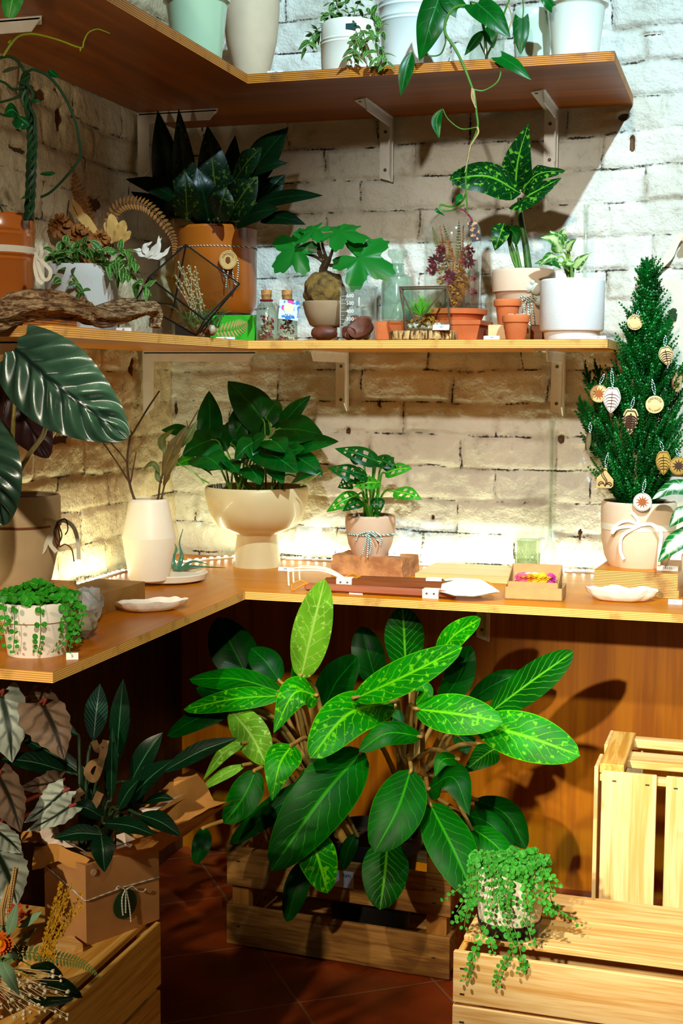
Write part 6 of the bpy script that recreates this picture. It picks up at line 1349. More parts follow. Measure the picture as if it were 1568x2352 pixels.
m = M(); q = Y(1474, 640, BACK); m.lathe([(0, 0.0), (0.007, 0.0), (0.007, 0.03), (0.0085, 0.034), (0.0085, 0.040), (0, 0.043)], (hx.x, BACK - 0.003, hx.z - 0.006), 20, m3=Matrix.Rotation(PI / 2, 3, 'X')); tag(m.build('wall_peg', BIRCH), 'small wooden peg in the brick holding the bag strap', 'peg')
m = M(); m.lathe([(0, 0.0), (0.007, 0.0), (0.007, 0.022), (0.0085, 0.026), (0, 0.030)], (q.x, BACK - 0.003, q.z), 20, m3=Matrix.Rotation(PI / 2, 3, 'X')); tag(m.build('wall_peg', BIRCH), 'empty wooden peg in the brick at the bag corner by the cypress top', 'peg')

# ------------------------------------------------------------------ on the counter, left arm
IVORY = plain('ivory_matte_glaze', (236, 218, 192), 0.42, 0.03, 10)
tc = Z(388, 1333, CT); s = mpp(tc)
m = M(); R_ = 0.091; m.lathe([(0, 0.0005), (R_ * 0.78, 0.0005), (R_ * 0.95, 0.006), (R_, 0.019), (R_ * 0.97, 0.021), (R_ * 0.90, 0.011), (0, 0.008)], (tc.x, tc.y, CT), 64, warp=0.02)
tag(m.build('ceramic_tray', IVORY), 'round ivory ceramic tray under the vase and the air plant', 'tray')
zt_ = CT + 0.0112; vp = Z(342, 1332, zt_)
t, c, zt, r, s = pot('vase', 'angular ivory vase of dry twigs standing on the ceramic tray', 'vase', 342, vp.y, [(44, 1338), (46, 1330), (61, 1236), (61, 1233), (45, 1152), (42, 1147)], IVORY, zt_, None, th=0.004, ang=9)
vy = c.y
m = M()
for st, r0 in (([(318, 1160), (308, 1145), (297, 1108), (292, 1060), (298, 1008), (307, 992), (338, 940), (366, 898)], 0.0034), ([(297, 1108), (268, 1062), (232, 1010)], 0.0024), ([(293, 1065), (275, 1040), (246, 1008)], 0.002), ([(300, 1108), (306, 1075), (313, 1036)], 0.002), ([(306, 992), (303, 996), (300, 988)], 0.0022)):
    m.tube(strand_px(st, vy), (r0, r0 * 0.55), 7, 24)
m.build('twig', TWIG, t)
m = M()
for st, r0 in (([(358, 1160), (364, 1140), (370, 1100), (392, 1040), (430, 985), (455, 942)], 0.0028), ([(368, 1160), (374, 1130), (385, 1090), (402, 1062)], 0.0024), ([(372, 1100), (374, 1060), (376, 1035)], 0.002), ([(398, 1068), (425, 1040), (440, 1028)], 0.0014), ([(428, 988), (430, 975), (428, 966)], 0.0016)):
    m.tube(strand_px(st, vy), (r0, r0 * 0.5), 7, 24)
m.build('twig', TWIG, t)
OLV = leafmat('dry_olive_leaf', (104, 84, 40), (140, 120, 66), 4, 0.8, 0.03, 0.05, rough=0.6); OLG = leafmat('dull_green_leaf', (96, 104, 52), (140, 140, 80), 4, 0.8, 0.03, 0.05, rough=0.5)
leaf_parts(t, [([(378, 1080, vy), (400, 1030, vy - .02), (432, 975, vy - .01)], 34, dict(wave=0.3, fold=0.5)), ([(372, 1090, vy), (392, 1040, vy - .02), (404, 1010, vy - .02)], 26, dict(wave=0.3, fold=0.5)), ([(410, 1030, vy), (432, 1000, vy - .01), (454, 965, vy)], 24, dict(wave=0.2, mat=1)), ([(368, 1088, vy), (352, 1065, vy - .01), (328, 1076, vy - .02)], 16, dict(mat=1)), ([(372, 1110, vy), (362, 1095, vy), (360, 1070, vy)], 14, dict(mat=1)), ([(380, 1045, vy), (372, 1010, vy), (400, 985, vy)], 20, dict(wave=0.3, mat=1)), ([(376, 1120, vy), (388, 1080, vy - .03), (416, 1040, vy - .03)], 22, dict(wave=0.3, fold=0.5))], [OLV, OLG], shape='lance')
b = Z(412, 1312, CT + 0.012)
t = thing('air_plant', 'curly green air plant lying on the ceramic tray beside the vase', 'plant', (b.x, b.y, CT + 0.011))
m = M(); by = b.y
for st in ([(405, 1315), (398, 1280), (405, 1262), (398, 1240)], [(408, 1312), (415, 1270), (412, 1245), (420, 1215)], [(410, 1310), (420, 1280), (414, 1255)], [(412, 1312), (440, 1290), (462, 1292), (478, 1296)], [(412, 1312), (445, 1308), (475, 1308)], [(410, 1312), (430, 1318), (442, 1330), (438, 1345)], [(410, 1312), (435, 1300), (455, 1305), (490, 1310), (518, 1313)], [(405, 1315), (395, 1318), (392, 1330)], [(408, 1312), (400, 1295), (402, 1270), (404, 1255)], [(411, 1312), (425, 1310), (434, 1322)], [(408, 1314), (395, 1300), (396, 1285)]):
    P = strand_px(st, by - 0.004); P = [Vector((p.x, p.y, max(p.z, CT + 0.026 if 0 < i else CT + 0.016))) for i, p in enumerate(P)]; m.tube(P, (0.0042, 0.0008), 6, 20)
m.build('leaves', plain('air_plant_blue_green', (60, 112, 84), 0.5, 0.15, 40), t)

p0, p1 = Z(233, 1412, CT), Z(333, 1380, CT); h = 0.041; p2 = Z(153, 1349, CT + h)
ux = (p1 - p0).normalized(); nl = Vector((-ux.y, ux.x, 0)); W_ = abs((p2 - p0).dot(nl))
m = M(); m.prism([(0, 0), ((p1 - p0).length, 0), ((p1 - p0).length, W_), (0, W_)], p0 + Vector((0, 0, 0.0005)), ux, nl, h)
KR2 = wood('mdf_block', (150, 108, 48), (136, 94, 38), 0, 30, 0.55)
tag(m.build('wooden_block', KR2, smooth=False), 'brown wooden block between the vase and the grey stones on the counter', 'wood block')
dish('rough pinkish white ceramic dish on the left arm of the counter', Z(350, 1402, CT), 0.072, 0.038, 0.020, 0.75, 7.0)
STONE = plain('grey_rock', (168, 156, 126), 0.85, 0.3, 24, bump=1.0, bscale=50, c2=(110, 104, 90)); STONEB = plain('blue_rock', (168, 176, 184), 0.8, 0.3, 20, bump=1.0, bscale=50, c2=(130, 110, 84))
for lab, cx, cyy, sx, sy, sz, mt, sd_ in (('rough grey brown stone beside the white pot of round leaves', 184, 1466, 0.034, 0.030, 0.026, STONE, 2), ('blue grey stone leaning against the brown wooden block', 207, 1432, 0.026, 0.026, 0.033, STONEB, 9)):
    c = Z(cx, cyy, CT); m = M(); nu_, nv_ = 9, 6; m.blob(c + Vector((0, 0, sz)), (sx, sy, sz * 1.05), 0.55, 1.6, 11, 7, sd=sd_); zl = min(v.z for v in m.v)
    for v in m.v: v.z = max(CT + 0.0005, v.z - (zl - CT) + -0.004)
    tag(m.build('stone', mt, smooth=False), lab, 'stone', 'stones by the wooden block')
# white pot of trailing round leaves
WPOT = plain('white_painted_terracotta', (240, 234, 224), 0.6, 0.03, 14)
q = Z(84, 1508, CT)
t, c, zt, r, s = pot('peperomia', 'trailing round leaved plant in a white pot at the near counter corner', 'potted plant', 84, q.y + 0.03, [(62, 1512), (65, 1505), (74, 1440), (76, 1424), (82, 1420), (84, 1386), (82, 1380)], WPOT, CT, 0.006)
ROUND = leafmat('round_leaf', (50, 165, 36), (120, 200, 80), 2, 0.2, 0.02, 0.03, rough=0.35)
m = M(); n0 = 0
for k in range(330):
    a_ = random.uniform(0, 6.3); q_ = r * 1.05 * math.sqrt(random.random()); p = Vector((c.x + q_ * math.cos(a_), c.y + q_ * math.sin(a_), zt + 0.004 + random.uniform(0, 0.030) * (1.2 - q_ / r))); m.disc(p, (random.uniform(-.6, .6), -0.5 + random.uniform(-.6, .4), 0.8), 0.0062 * random.uniform(0.6, 1.3), seg=7)
for k in range(13):
    a_ = random.uniform(PI * 0.95, PI * 2.05) if k < 10 else random.uniform(0, 6.3); e = Vector((math.cos(a_), math.sin(a_), 0)); L = random.uniform(0.03, 0.105) if math.sin(a_) < 0 else 0.03
    st = [c + e * (r * 0.7) + Vector((0, 0, zt - c.z + 0.008)), c + e * (r + 0.008) + Vector((0, 0, zt - c.z + 0.010)), c + e * (r + 0.010) + Vector((random.uniform(-.01, .01), 0, zt - c.z - L * 0.5)), c + e * (r + 0.006) + Vector((random.uniform(-.015, .015), 0, max(0.012, zt - c.z - L)))]
    coins(m, st, 0.0125, 0.0064)
coins(m, strand_px([(165, 1400), (185, 1390), (190, 1420), (178, 1450)], c.y), 0.012, 0.006); coins(m, strand_px([(150, 1400), (172, 1440), (165, 1470), (158, 1500, c.y - 0.03)], c.y - 0.02), 0.012, 0.004)
m.build('foliage', [ROUND, STEMG], t, ang=80)
price_tag('5', 'white price tag lying at the near counter corner by the white pot', Z(166, 1515, CT), 0.020, 0.012, 0.5, yaw=0.5)
# alocasia
ax = -1.31
bk = on_x(112, -1.25, CT); zb = zat((ax, on_x(50, ax, CT + 0.07).y), 1342)
aq = on_x(36, ax, zb)
m = M(); m.box((ax + 0.012, aq.y + 0.01, (CT + zb) / 2), (0.13, 0.17, zb - CT - 0.001)); m.mi = [0, 0, 1, 1, 1, 1]
tag(m.build('plywood_block', [CT_TOP_L, EDGE], smooth=False), 'plywood block lifting the alocasia pot on the left arm of the counter', 'wood block', 'plywood blocks on the left arm')
SAND = plain('sandy_clay', (204, 176, 136), 0.75, 0.06, 12)
t, c, zt, r, s = pot('alocasia', 'alocasia with large ribbed metallic leaves in a sandy clay pot', 'potted plant', 38, 0, [(72, 1342), (78, 1330), (96, 1250), (99, 1206), (101, 1202), (101, 1142), (99, 1138)], SAND, zb, 0.008, x=ax)
m = M(); m.lathe([(r + 0.0004, -0.002), (r + 0.0022, -0.002), (r + 0.0022, 0.002), (r + 0.0004, 0.002)], (c.x, c.y, zat(c, 1204)), 48, ring=True); m.build('groove_cord', plain('rust_cord', (130, 66, 30), 0.7, 0.1), t)
m = M(); ry = c.y - r * 0.35; e_ = c + Vector((r * 0.94, -r * 0.34, 0))
for st in ([(128, 1200), (105, 1195), (92, 1230), (86, 1262), (98, 1268), (112, 1235), (124, 1202)], [(128, 1200), (120, 1225), (116, 1250), (130, 1268)], [(130, 1200), (148, 1196), (168, 1210), (178, 1240), (181, 1285)]): ribbon(m, strand_px(st, ry), 0.0075, (0.2, -1, 0.2), 24)
m.build('ribbon', RIBBON, t)
m = M()
for st in ([(130, 1200), (150, 1192), (156, 1215), (150, 1228)], [(130, 1202), (124, 1225), (132, 1255), (138, 1240)], [(130, 1202), (138, 1235), (136, 1256), (150, 1250), (165, 1262), (170, 1290)], [(131, 1200), (128, 1230), (136, 1248)], [(132, 1200), (142, 1230), (130, 1258)]): m.tube(strand_px(st, ry - 0.003), 0.0012, 5, 16)
m.build('cord', plain('brown_cord', (84, 40, 18), 0.7, 0.1), t)
ALO = leafmat('alocasia_leaf', (48, 80, 62), (4, 28, 24), 6.5, 0.77, 0.22, 0.06, edge=0.0, rough=0.26, trans=0.0, spec=1.3, nzf=0.0, vp=1.0); ALOD = leafmat('alocasia_underside', (64, 36, 36), (36, 20, 20), 7, 1.0, 0.10, 0.07, rough=0.35, trans=0.0)
sr = Vector((c.x, c.y, zt - 0.01))
leaf_parts(t, [([(34, 800, 1.90), (150, 900, 1.87), (294, 1006, 1.90)], 200, dict(shape='alo', rib=0.06, ribn=6.5, nu=60, nv=22, fold=0.05, cup=0.15, n=(0.12, -0.95, 0.30), src=None, lobe=0.06)),
    ([(-42, 985, 1.96), (-14, 1095, 1.93), (8, 1208, 1.96)], 140, dict(shape='alo', rib=0.04, ribn=6.5, nu=60, nv=20, n=(0.1, -0.95, 0.3), src=None, lobe=0.06)),
    ([(-10, 862, 2.2), (50, 950, 2.19), (112, 1052, 2.2)], 128, dict(shape='alo', rib=0.025, ribn=6, nu=40, nv=14, mat=1, n=(0.1, -0.95, 0.3), src=None))], [ALO, ALOD], shape='alo')
m = M()
for st in ([(30, 1145), (42, 1090), (70, 1040), (104, 985, 1.94), (100, 900, 1.895)], [(20, 1145), (26, 1060), (30, 985), (34, 920, 2.19)], [(10, 1145), (-10, 1110), (-14, 1070, 1.96)]): m.tube(strand_px(st, 2.18), (0.0055, 0.0035), 8, 24)
m.build('petiole', plain('alocasia_petiole', (150, 136, 60), 0.5, 0.12, 30), t)

# ------------------------------------------------------------------ crates on the floor
PINE = wood('pine_slat', (248, 212, 146), (222, 164, 84), 0, 110, 0.6, 0.3, True); PINEV = wood('pine_slat_upright', (250, 220, 160), (228, 178, 102), 2, 110, 0.6, 0.3, True); PINEY = wood('pine_slat_deep', (236, 188, 100), (200, 138, 50), 1, 110, 0.6, 0.3, True)
OLDP = wood('old_crate_slat', (170, 122, 62), (110, 70, 30), 0, 90, 0.7, 0.2, True); NAIL = plain('staple_dark', (46, 36, 28), 0.6)
def crate(label, o, yaw, L, D, H, groups, group, mats, nails=()):
    """a slatted crate standing at o (front left bottom corner), L along its front, D deep; groups: part name -> boxes (x0,y0,z0,x1,y1,z1)"""
    t = thing('wooden_crate', label, 'crate', o, group); R = Matrix.Rotation(yaw, 3, 'Z'); o = Vector(o)
    for nm, mt, bxs in groups:
        for b in bxs:
            m = M(); c = o + R @ Vector(((b[0] + b[3]) / 2, (b[1] + b[4]) / 2, (b[2] + b[5]) / 2)); jx = random.uniform(-.0015, .0015)
            m.box(c + Vector((jx, 0, 0)), (abs(b[3] - b[0]), abs(b[4] - b[1]), abs(b[5] - b[2])), rot=yaw, bev=0.0015); m.build(nm, mats[mt], t, ang=30)
    for p in nails:
        m = M(); q = o + R @ Vector(p); m.box(q, (0.008, 0.0014, 0.0022), rot=yaw + 0.0); m.build('staple', NAIL, t, smooth=False)
    return t
th = 0.010
# right: upturned crate, slats on top
LW, DW, HW = 0.52, 0.318, 0.300
crate('upturned pine crate in the right foreground with the small trailing pot on top', (-0.452, 2.186, 0.0), -0.02, LW, DW, HW, (
    ('front_slat', 0, [(0, 0, HW - 0.092, LW, th, HW - 0.001), (0, 0, HW - 0.190, LW, th, HW - 0.097), (0, 0, 0.004, LW, th, HW - 0.196)]),
    ('back_slat', 0, [(0, DW - th, HW - 0.092, LW, DW, HW - 0.013), (0, DW - th, 0.09, LW, DW, HW - 0.11)]),
    ('top_slat', 0, [(0.002, DW - 0.122, HW - 0.012, LW - 0.002, DW - 0.004, HW), (0.002, 0.068, HW - 0.012, LW - 0.002, DW - 0.132, HW)]),
    ('end_panel', 2, [(0.001, th, 0.006, 0.013, DW - th, HW - 0.013), (LW - 0.013, th, 0.006, LW - 0.001, DW - th, HW - 0.013)]),
    ('corner_post', 1, [(0.013, th, 0.002, 0.045, th + 0.02, HW - 0.013), (0.013, DW - th - 0.02, 0.002, 0.045, DW - th, HW - 0.013), (LW - 0.045, th, 0.002, LW - 0.013, th + 0.02, HW - 0.013), (LW - 0.045, DW - th - 0.02, 0.002, LW - 0.013, DW - th, HW - 0.013)])),
    'wooden crates', (PINE, PINEV, PINEY), [(0.016, -0.0005, HW - 0.03), (0.016, -0.0005, HW - 0.075), (0.016, -0.0005, HW - 0.125), (0.016, -0.0005, HW - 0.17)])
# upright crate behind it
HU, LU, DU = 0.500, 0.40, 0.285
crate('pine crate standing on end behind the upturned crate at the right', (-0.268, 2.692, 0.0), -0.01, LU, DU, HU, (
    ('front_slat', 1, [(0.010, 0, 0.004, 0.118, th, HU - 0.012), (0.136, 0, 0.004, 0.244, th, HU - 0.012), (0.262, 0, 0.004, 0.37, th, HU - 0.012)]),
    ('side_slat', 1, [(-0.004, 0.004, 0.004, 0.004, 0.10, HU - 0.004), (-0.004, 0.155, 0.004, 0.004, DU - 0.01, HU + 0.002)]),
    ('end_batten', 2, [(0.004, 0.012, HU - 0.020, 0.052, DU - 0.006, HU), (LU - 0.05, 0.012, HU - 0.020, LU, DU - 0.006, HU)]),
    ('end_slat', 0, [(0.052, DU - 0.040, HU - 0.026, LU - 0.05, DU - 0.012, HU - 0.006), (0.050, 0.10, HU - 0.030, LU - 0.05, 0.175, HU - 0.014), (0.006, th, HU - 0.036, LU - 0.004, 0.030, HU - 0.021)]),
    ('back_slat', 1, [(0.010, DU - th, 0.004, 0.07, DU, HU - 0.04), (0.262, DU - th, 0.004, 0.37, DU, HU - 0.04)])),
    'wooden crates', (PINE, PINEV, PINEY), [(0.035, -0.0005, HU - 0.03), (0.10, -0.0005, HU - 0.032), (0.155, -0.0005, HU - 0.034)])
# left crate with the paper box
LC, DC, HC = 0.314, 0.50, 0.300
o_ = Vector((-1.294, 1.652, 0.0))
crate('pine crate in the left foreground carrying the boxed dark plant', o_, 0.0, LC, DC, HC, (
    ('side_slat', 2, [(LC - th, 0, HC - 0.118, LC, DC, HC - 0.001), (LC - th, 0, HC - 0.235, LC, DC, HC - 0.128), (LC - th, 0, 0.004, LC, DC, 0.058), (0, 0, HC - 0.118, th, DC, HC - 0.013), (0, 0, 0.02, th, DC, HC - 0.14)]),
    ('top_slat', 2, [(LC - 0.150, 0.002, HC - 0.012, LC - 0.026, DC - 0.002, HC), (LC - 0.292, 0.002, HC - 0.012, LC - 0.165, DC - 0.002, HC)]),
    ('end_panel', 0, [(th, 0.001, 0.006, LC - th, 0.013, HC - 0.013), (th, DC - 0.013, 0.006, LC - th, DC - 0.001, HC - 0.013)]),
    ('corner_post', 1, [(th, 0.013, 0.002, th + 0.02, 0.04, HC - 0.013), (LC - th - 0.02, 0.013, 0.002, LC - th, 0.04, HC - 0.013), (th, DC - 0.04, 0.002, th + 0.02, DC - 0.013, HC - 0.013), (LC - th - 0.02, DC - 0.04, 0.002, LC - th, DC - 0.013, HC - 0.013)])),
    'wooden crates', (PINE, PINEV, PINEY), [])
# old crate under the big plant
bl, br = Z(520, 2172, 0), Z(1031, 2258, 0); d = br - bl; yw_ = math.atan2(d.y, d.x); LB = d.length; DB = 0.30; HB = 0.315
crate('old dark slatted crate under the counter holding the big green plant', bl, yw_, LB, DB, HB, (
    ('front_slat', 0, [(0, 0, 0.006, LB, th, 0.098), (0, 0, 0.142, LB, th, 0.232)]),
    ('back_slat', 0, [(0, DB - th, 0.006, LB, DB, 0.098), (0, DB - th, 0.142, LB, DB, 0.232)]),
    ('end_slat', 1, [(0.0, th, 0.02, th, DB - th, 0.10), (0, th, 0.15, th, DB - th, 0.235), (LB - th, th, 0.02, LB, DB - th, 0.10), (LB - th, th, 0.15, LB, DB - th, 0.235)]),
    ('corner_post', 2, [(th, th, 0.002, 0.050, 0.035, HB), (LB - 0.055, th, 0.002, LB - th, 0.035, HB), (th, DB - 0.035, 0.002, 0.050, DB - th, HB), (LB - 0.055, DB - 0.035, 0.002, LB - th, DB - th, HB)]),
    ('bottom_panel', 0, [(th, th, 0.010, LB - th, DB - th, 0.018)])),
    'wooden crates', (OLDP, OLDP, wood('old_post', (186, 128, 58), (150, 96, 38), 2, 20, 0.7, 0.2)), [(LB - 0.035, -0.0005, 0.17), (LB - 0.035, -0.0005, 0.20), (0.03, -0.0005, 0.2), (0.03, -0.0005, 0.05), (LB - 0.035, -0.0005, 0.05)])
ux = d.normalized(); fy = Vector((ux.y, -ux.x, 0))
a = bl + ux * (LB * 0.405) + fy * 0.0022 + Vector((0, 0, 0.176)); t = thing('price_label', 'white printed price label fixed to the old crate slat', 'price label', a)
m = M(); m.prism([(0, 0), (0.094, 0), (0.094, 0.037), (0, 0.037)], a, ux, (0, 0, 1), 0.0008); m.build('card', plain('violet_white_card', (214, 208, 224), 0.5, 0.02), t, smooth=False)
m = M()
for txt, px, pz, sz in (('AGLAONEMA', 0.030, 0.027, 0.009), ('R$95', 0.079, 0.027, 0.009), ('cuidado fácil', 0.030, 0.012, 0.005)):
    vs, fs = text_mesh(txt, sz, a + ux * px + Vector((0, 0, pz)) + fy * 0.001, ux, (0, 0, 1)); m.add(vs, fs)
m.build('print', INK, t, smooth=False)

# ------------------------------------------------------------------ the big green plant
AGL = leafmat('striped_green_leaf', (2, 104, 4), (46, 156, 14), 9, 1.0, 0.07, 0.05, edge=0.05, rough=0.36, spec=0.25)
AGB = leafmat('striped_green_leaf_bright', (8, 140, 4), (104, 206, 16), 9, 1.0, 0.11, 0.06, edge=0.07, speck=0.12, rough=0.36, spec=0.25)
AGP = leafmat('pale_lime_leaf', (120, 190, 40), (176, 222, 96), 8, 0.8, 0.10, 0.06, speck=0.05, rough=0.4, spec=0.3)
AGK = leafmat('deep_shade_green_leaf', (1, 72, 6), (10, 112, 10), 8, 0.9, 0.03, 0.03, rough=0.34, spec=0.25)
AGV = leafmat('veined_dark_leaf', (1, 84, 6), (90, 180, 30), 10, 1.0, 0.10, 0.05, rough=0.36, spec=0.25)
pc = bl + ux * (LB * 0.56) - fy * 0.15
t = thing('aglaonema', 'big glossy green aglaonema with striped leaves spilling out of the old crate', 'potted plant', (pc.x, pc.y, 0.0185))
m = M(); m.lathe([(0, 0.0), (0.085, 0), (0.105, 0.20), (0.112, 0.202), (0.112, 0.235), (0.105, 0.235), (0.100, 0.20), (0, 0.20)], (pc.x, pc.y, 0.0185), 48); m.build('pot', plain('black_nursery_pot', (26, 24, 22), 0.5, 0.1), t)
m = M(); m.lathe([(0.098, 0.195), (0.095, 0.212), (0, 0.218)], (pc.x, pc.y, 0.0185), 32); m.build('soil', SOIL, t)
zs = 0.24
def src(px, py, y): p = Y(px, py, y); return p
S1, S2 = Y(735, 1835, 2.80), Y(945, 1800, 2.82)
rows = [  # base, tip, width, depth of base and tip, material, stem clump, extra
    ((690, 1560), (716, 1450), (746, 1330), 92, 2.66, 2.62, 2, 1, dict(shape='oblong', fold=0.25)),
    ((684, 1600), (682, 1540), (700, 1475), 26, 2.70, 2.68, 0, 1, dict(shape='lance', fold=0.6)),
    ((650, 1592), (545, 1560), (434, 1560), 66, 2.66, 2.70, 0, 1, {}), ((648, 1598), (540, 1605), (421, 1630), 62, 2.63, 2.62, 1, 1, {}),
    ((530, 1632), (455, 1650), (384, 1690), 58, 2.66, 2.62, 3, 1, {}), ((528, 1628), (578, 1690), (612, 1758), 84, 2.62, 2.58, 2, 1, dict(n=(0.2, -1, 0.1))),
    ((728, 1598), (676, 1592), (628, 1684), 88, 2.60, 2.52, 1, 1, dict(shape='ovate')), ((905, 1612), (800, 1640), (712, 1742), 118, 2.66, 2.48, 0, 2, dict(mat=1)),
    ((812, 1606), (930, 1552), (1062, 1486), 84, 2.56, 2.54, 1, 2, dict(src=(S2.x, S2.y, S2.z), fold=0.3, n=(0.15, -1, 0.5))),
    ((932, 1545), (928, 1460), (924, 1392), 92, 2.86, 2.86, 4, 2, {}), ((1000, 1520), (1040, 1462), (1104, 1420), 68, 2.74, 2.70, 1, 2, {}), ((1008, 1615), (1050, 1560), (1080, 1482), 74, 2.80, 2.80, 3, 2, {}),
    ((1120, 1640), (1220, 1565), (1318, 1496), 92, 2.74, 2.72, 4, 2, {}), ((1075, 1610), (1140, 1570), (1200, 1545), 62, 2.90, 2.92, 3, 2, {}),
    ((952, 1628), (1050, 1640), (1154, 1658), 96, 2.56, 2.54, 1, 2, dict(n=(0, -1, 0.55))), ((1088, 1660), (1210, 1692), (1332, 1736), 112, 2.62, 2.58, 1, 2, dict(n=(0, -1, 0.5))),
    ((968, 1692), (890, 1684), (824, 1726), 58, 2.60, 2.54, 0, 2, dict(n=(0, -1, 0.6))), ((836, 1722), (740, 1830), (622, 2000), 142, 2.60, 2.42, 0, 2, dict(n=(0.2, -1, 0.25))),
    ((700, 1900), (728, 1965), (752, 2052), 92, 2.50, 2.46, 1, 1, {}), ((944, 1766), (912, 1860), (860, 1957), 122, 2.58, 2.46, 0, 2, dict(shape='oblong')),
    ((890, 1925), (884, 2000), (872, 2090), 108, 2.60, 2.52, 0, 2, dict(mat=4)), ((985, 1842), (1035, 1940), (1092, 2066), 112, 2.58, 2.46, 0, 2, {}),
    ((982, 1812), (1040, 1786), (1078, 1874), 92, 2.62, 2.54, 3, 2, dict(shape='ovate')), ((1050, 1742), (1015, 1746), (998, 1784), 40, 2.62, 2.58, 0, 2, dict(shape='ovate')),
    ((1138, 1718), (1105, 1740), (1062, 1775), 64, 2.72, 2.68, 4, 2, dict(shape='ovate')), ((1090, 1836), (1160, 1870), (1208, 1950), 74, 2.78, 2.72, 3, 2, {}), ((1058, 1868), (1120, 1890), (1182, 1948), 62, 2.70, 2.66, 3, 2, {}),
    ((1080, 1900), (1130, 1935), (1178, 1985), 66, 2.62, 2.58, 0, 2, {}), ((672, 1710), (642, 1756), (624, 1840), 84, 2.52, 2.44, 1, 1, dict(shape='ovate')), ((588, 1768), (560, 1830), (514, 1892), 78, 2.56, 2.50, 0, 1, {}),
    ((562, 1706), (515, 1728), (466, 1792), 34, 2.58, 2.54, 2, 1, dict(shape='lance')), ((565, 1756), (510, 1780), (452, 1820), 30, 2.58, 2.54, 2, 1, dict(shape='lance')), ((770, 1778), (640, 1850), (526, 1938), 66, 2.72, 2.62, 3, 1, {}),
    ((642, 1565), (610, 1520), (576, 1488), 74, 2.84, 2.86, 3, 1, {}), ((570, 1560), (535, 1490), (500, 1418), 110, 2.94, 2.98, 3, 1, {}), ((740, 1640), (770, 1570), (822, 1508), 96, 2.80, 2.78, 3, 1, {}), ((868, 1580), (845, 1500), (830, 1438), 76, 2.94, 2.96, 3, 2, {}),
    ((702, 1975), (680, 2040), (658, 2118), 58, 2.58, 2.54, 4, 1, dict(mat=3)), ((818, 1915), (800, 1950), (786, 2000), 36, 2.62, 2.6, 0, 1, {}), ((905, 1625), (900, 1660), (888, 1690), 60, 2.74, 2.72, 0, 2, {}), ((960, 1560), (975, 1590), (955, 1618), 40, 2.7, 2.7, 1, 2, {}),
    ((470, 1900), (462, 1940), (448, 1984), 44, 2.66, 2.62, 3, 1, dict(src=(S1.x - 0.1, S1.y, S1.z - 0.06))), ((1050, 1690), (1075, 1710), (1040, 1690), 50, 2.8, 2.8, 4, 2, {}), ((560, 1640), (520, 1600), (450, 1580), 60, 2.8, 2.8, 3, 1, {})]
LR = []
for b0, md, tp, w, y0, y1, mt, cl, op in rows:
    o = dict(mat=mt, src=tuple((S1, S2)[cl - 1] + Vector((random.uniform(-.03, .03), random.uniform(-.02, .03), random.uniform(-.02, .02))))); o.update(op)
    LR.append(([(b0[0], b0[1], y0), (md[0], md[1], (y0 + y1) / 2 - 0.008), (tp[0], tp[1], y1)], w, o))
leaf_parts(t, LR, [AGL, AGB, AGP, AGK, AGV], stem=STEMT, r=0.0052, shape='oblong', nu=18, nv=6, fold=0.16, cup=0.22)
m = M()
for k, S in enumerate((S1, S2)):
    for i in range(4):
        p = Vector((pc.x + (S.x - pc.x) * 0.55 + 0.02 * math.cos(i * 1.6), pc.y + 0.02 * math.sin(i * 1.6), 0.225)); m.tube([p, p.lerp(S, 0.5) + Vector((0, 0, 0.01)), S + Vector((0.015 * math.cos(i * 1.6), 0.015 * math.sin(i * 1.6), 0.02))], (0.011, 0.007), 9, 10)
m.build('stem', STEMT, t)

# ------------------------------------------------------------------ small pot of creeping round leaves on the upturned crate
TT2 = plain('two_tone_pot', (240, 228, 204), 0.5, 0.03)
q = Z(1168, 2142, HW); cz = HW + 0.0005
t, c, zt, r, s = pot('creeping_plant', 'little round leaved creeper spilling from a cream and black pot on the crate', 'potted plant', 1170, 2.292, [(60, 2150), (66, 2135), (74, 2085), (78, 2020), (78, 1990), (76, 1984)], TT2, cz, 0.010)
m = M(); zb_ = zat(c, 2104); s_ = mpp(c); prof = [(60.6 * s_ + 0.0008, 0.0008), (66.6 * s_ + 0.0008, zat(c, 2135) - cz), (73 * s_ + 0.0012, zb_ - cz), (71 * s_, zb_ - cz)]
m.lathe(prof, c, 56, ring=True); m.build('dark_base', plain('dark_glaze', (44, 30, 26), 0.3, 0.05), t)
m = M()
for k in range(330):
    a_ = random.uniform(0, 6.3); q_ = r * 1.05 * math.sqrt(random.random()); p = Vector((c.x + q_ * math.cos(a_), c.y + q_ * math.sin(a_), zt - 0.006 + random.uniform(0, 0.028) * (1.25 - q_ / r))); m.disc(p, (random.uniform(-.7, .7), -0.5 + random.uniform(-.6, .4), 0.9), 0.0055 * random.uniform(0.6, 1.4), seg=7)
for k in range(24):
    a_ = random.uniform(PI * 0.9, PI * 2.1) if k < 17 else random.uniform(0, 6.3); e = Vector((math.cos(a_), math.sin(a_), 0)); L = random.uniform(0.03, 0.10); f = random.uniform(0.012, 0.05)
    coins(m, [c + e * (r * 0.7) + Vector((0, 0, zt - c.z + 0.006)), c + e * (r + 0.006) + Vector((0, 0, zt - c.z + 0.010)), c + e * (r + 0.014) + Vector((random.uniform(-.015, .015), 0, zt - c.z - L * 0.5)), c + e * (r + f) + Vector((random.uniform(-.02, .02), 0, max(0.006, zt - c.z - L)))], 0.010, 0.0056)
fz = 2.178
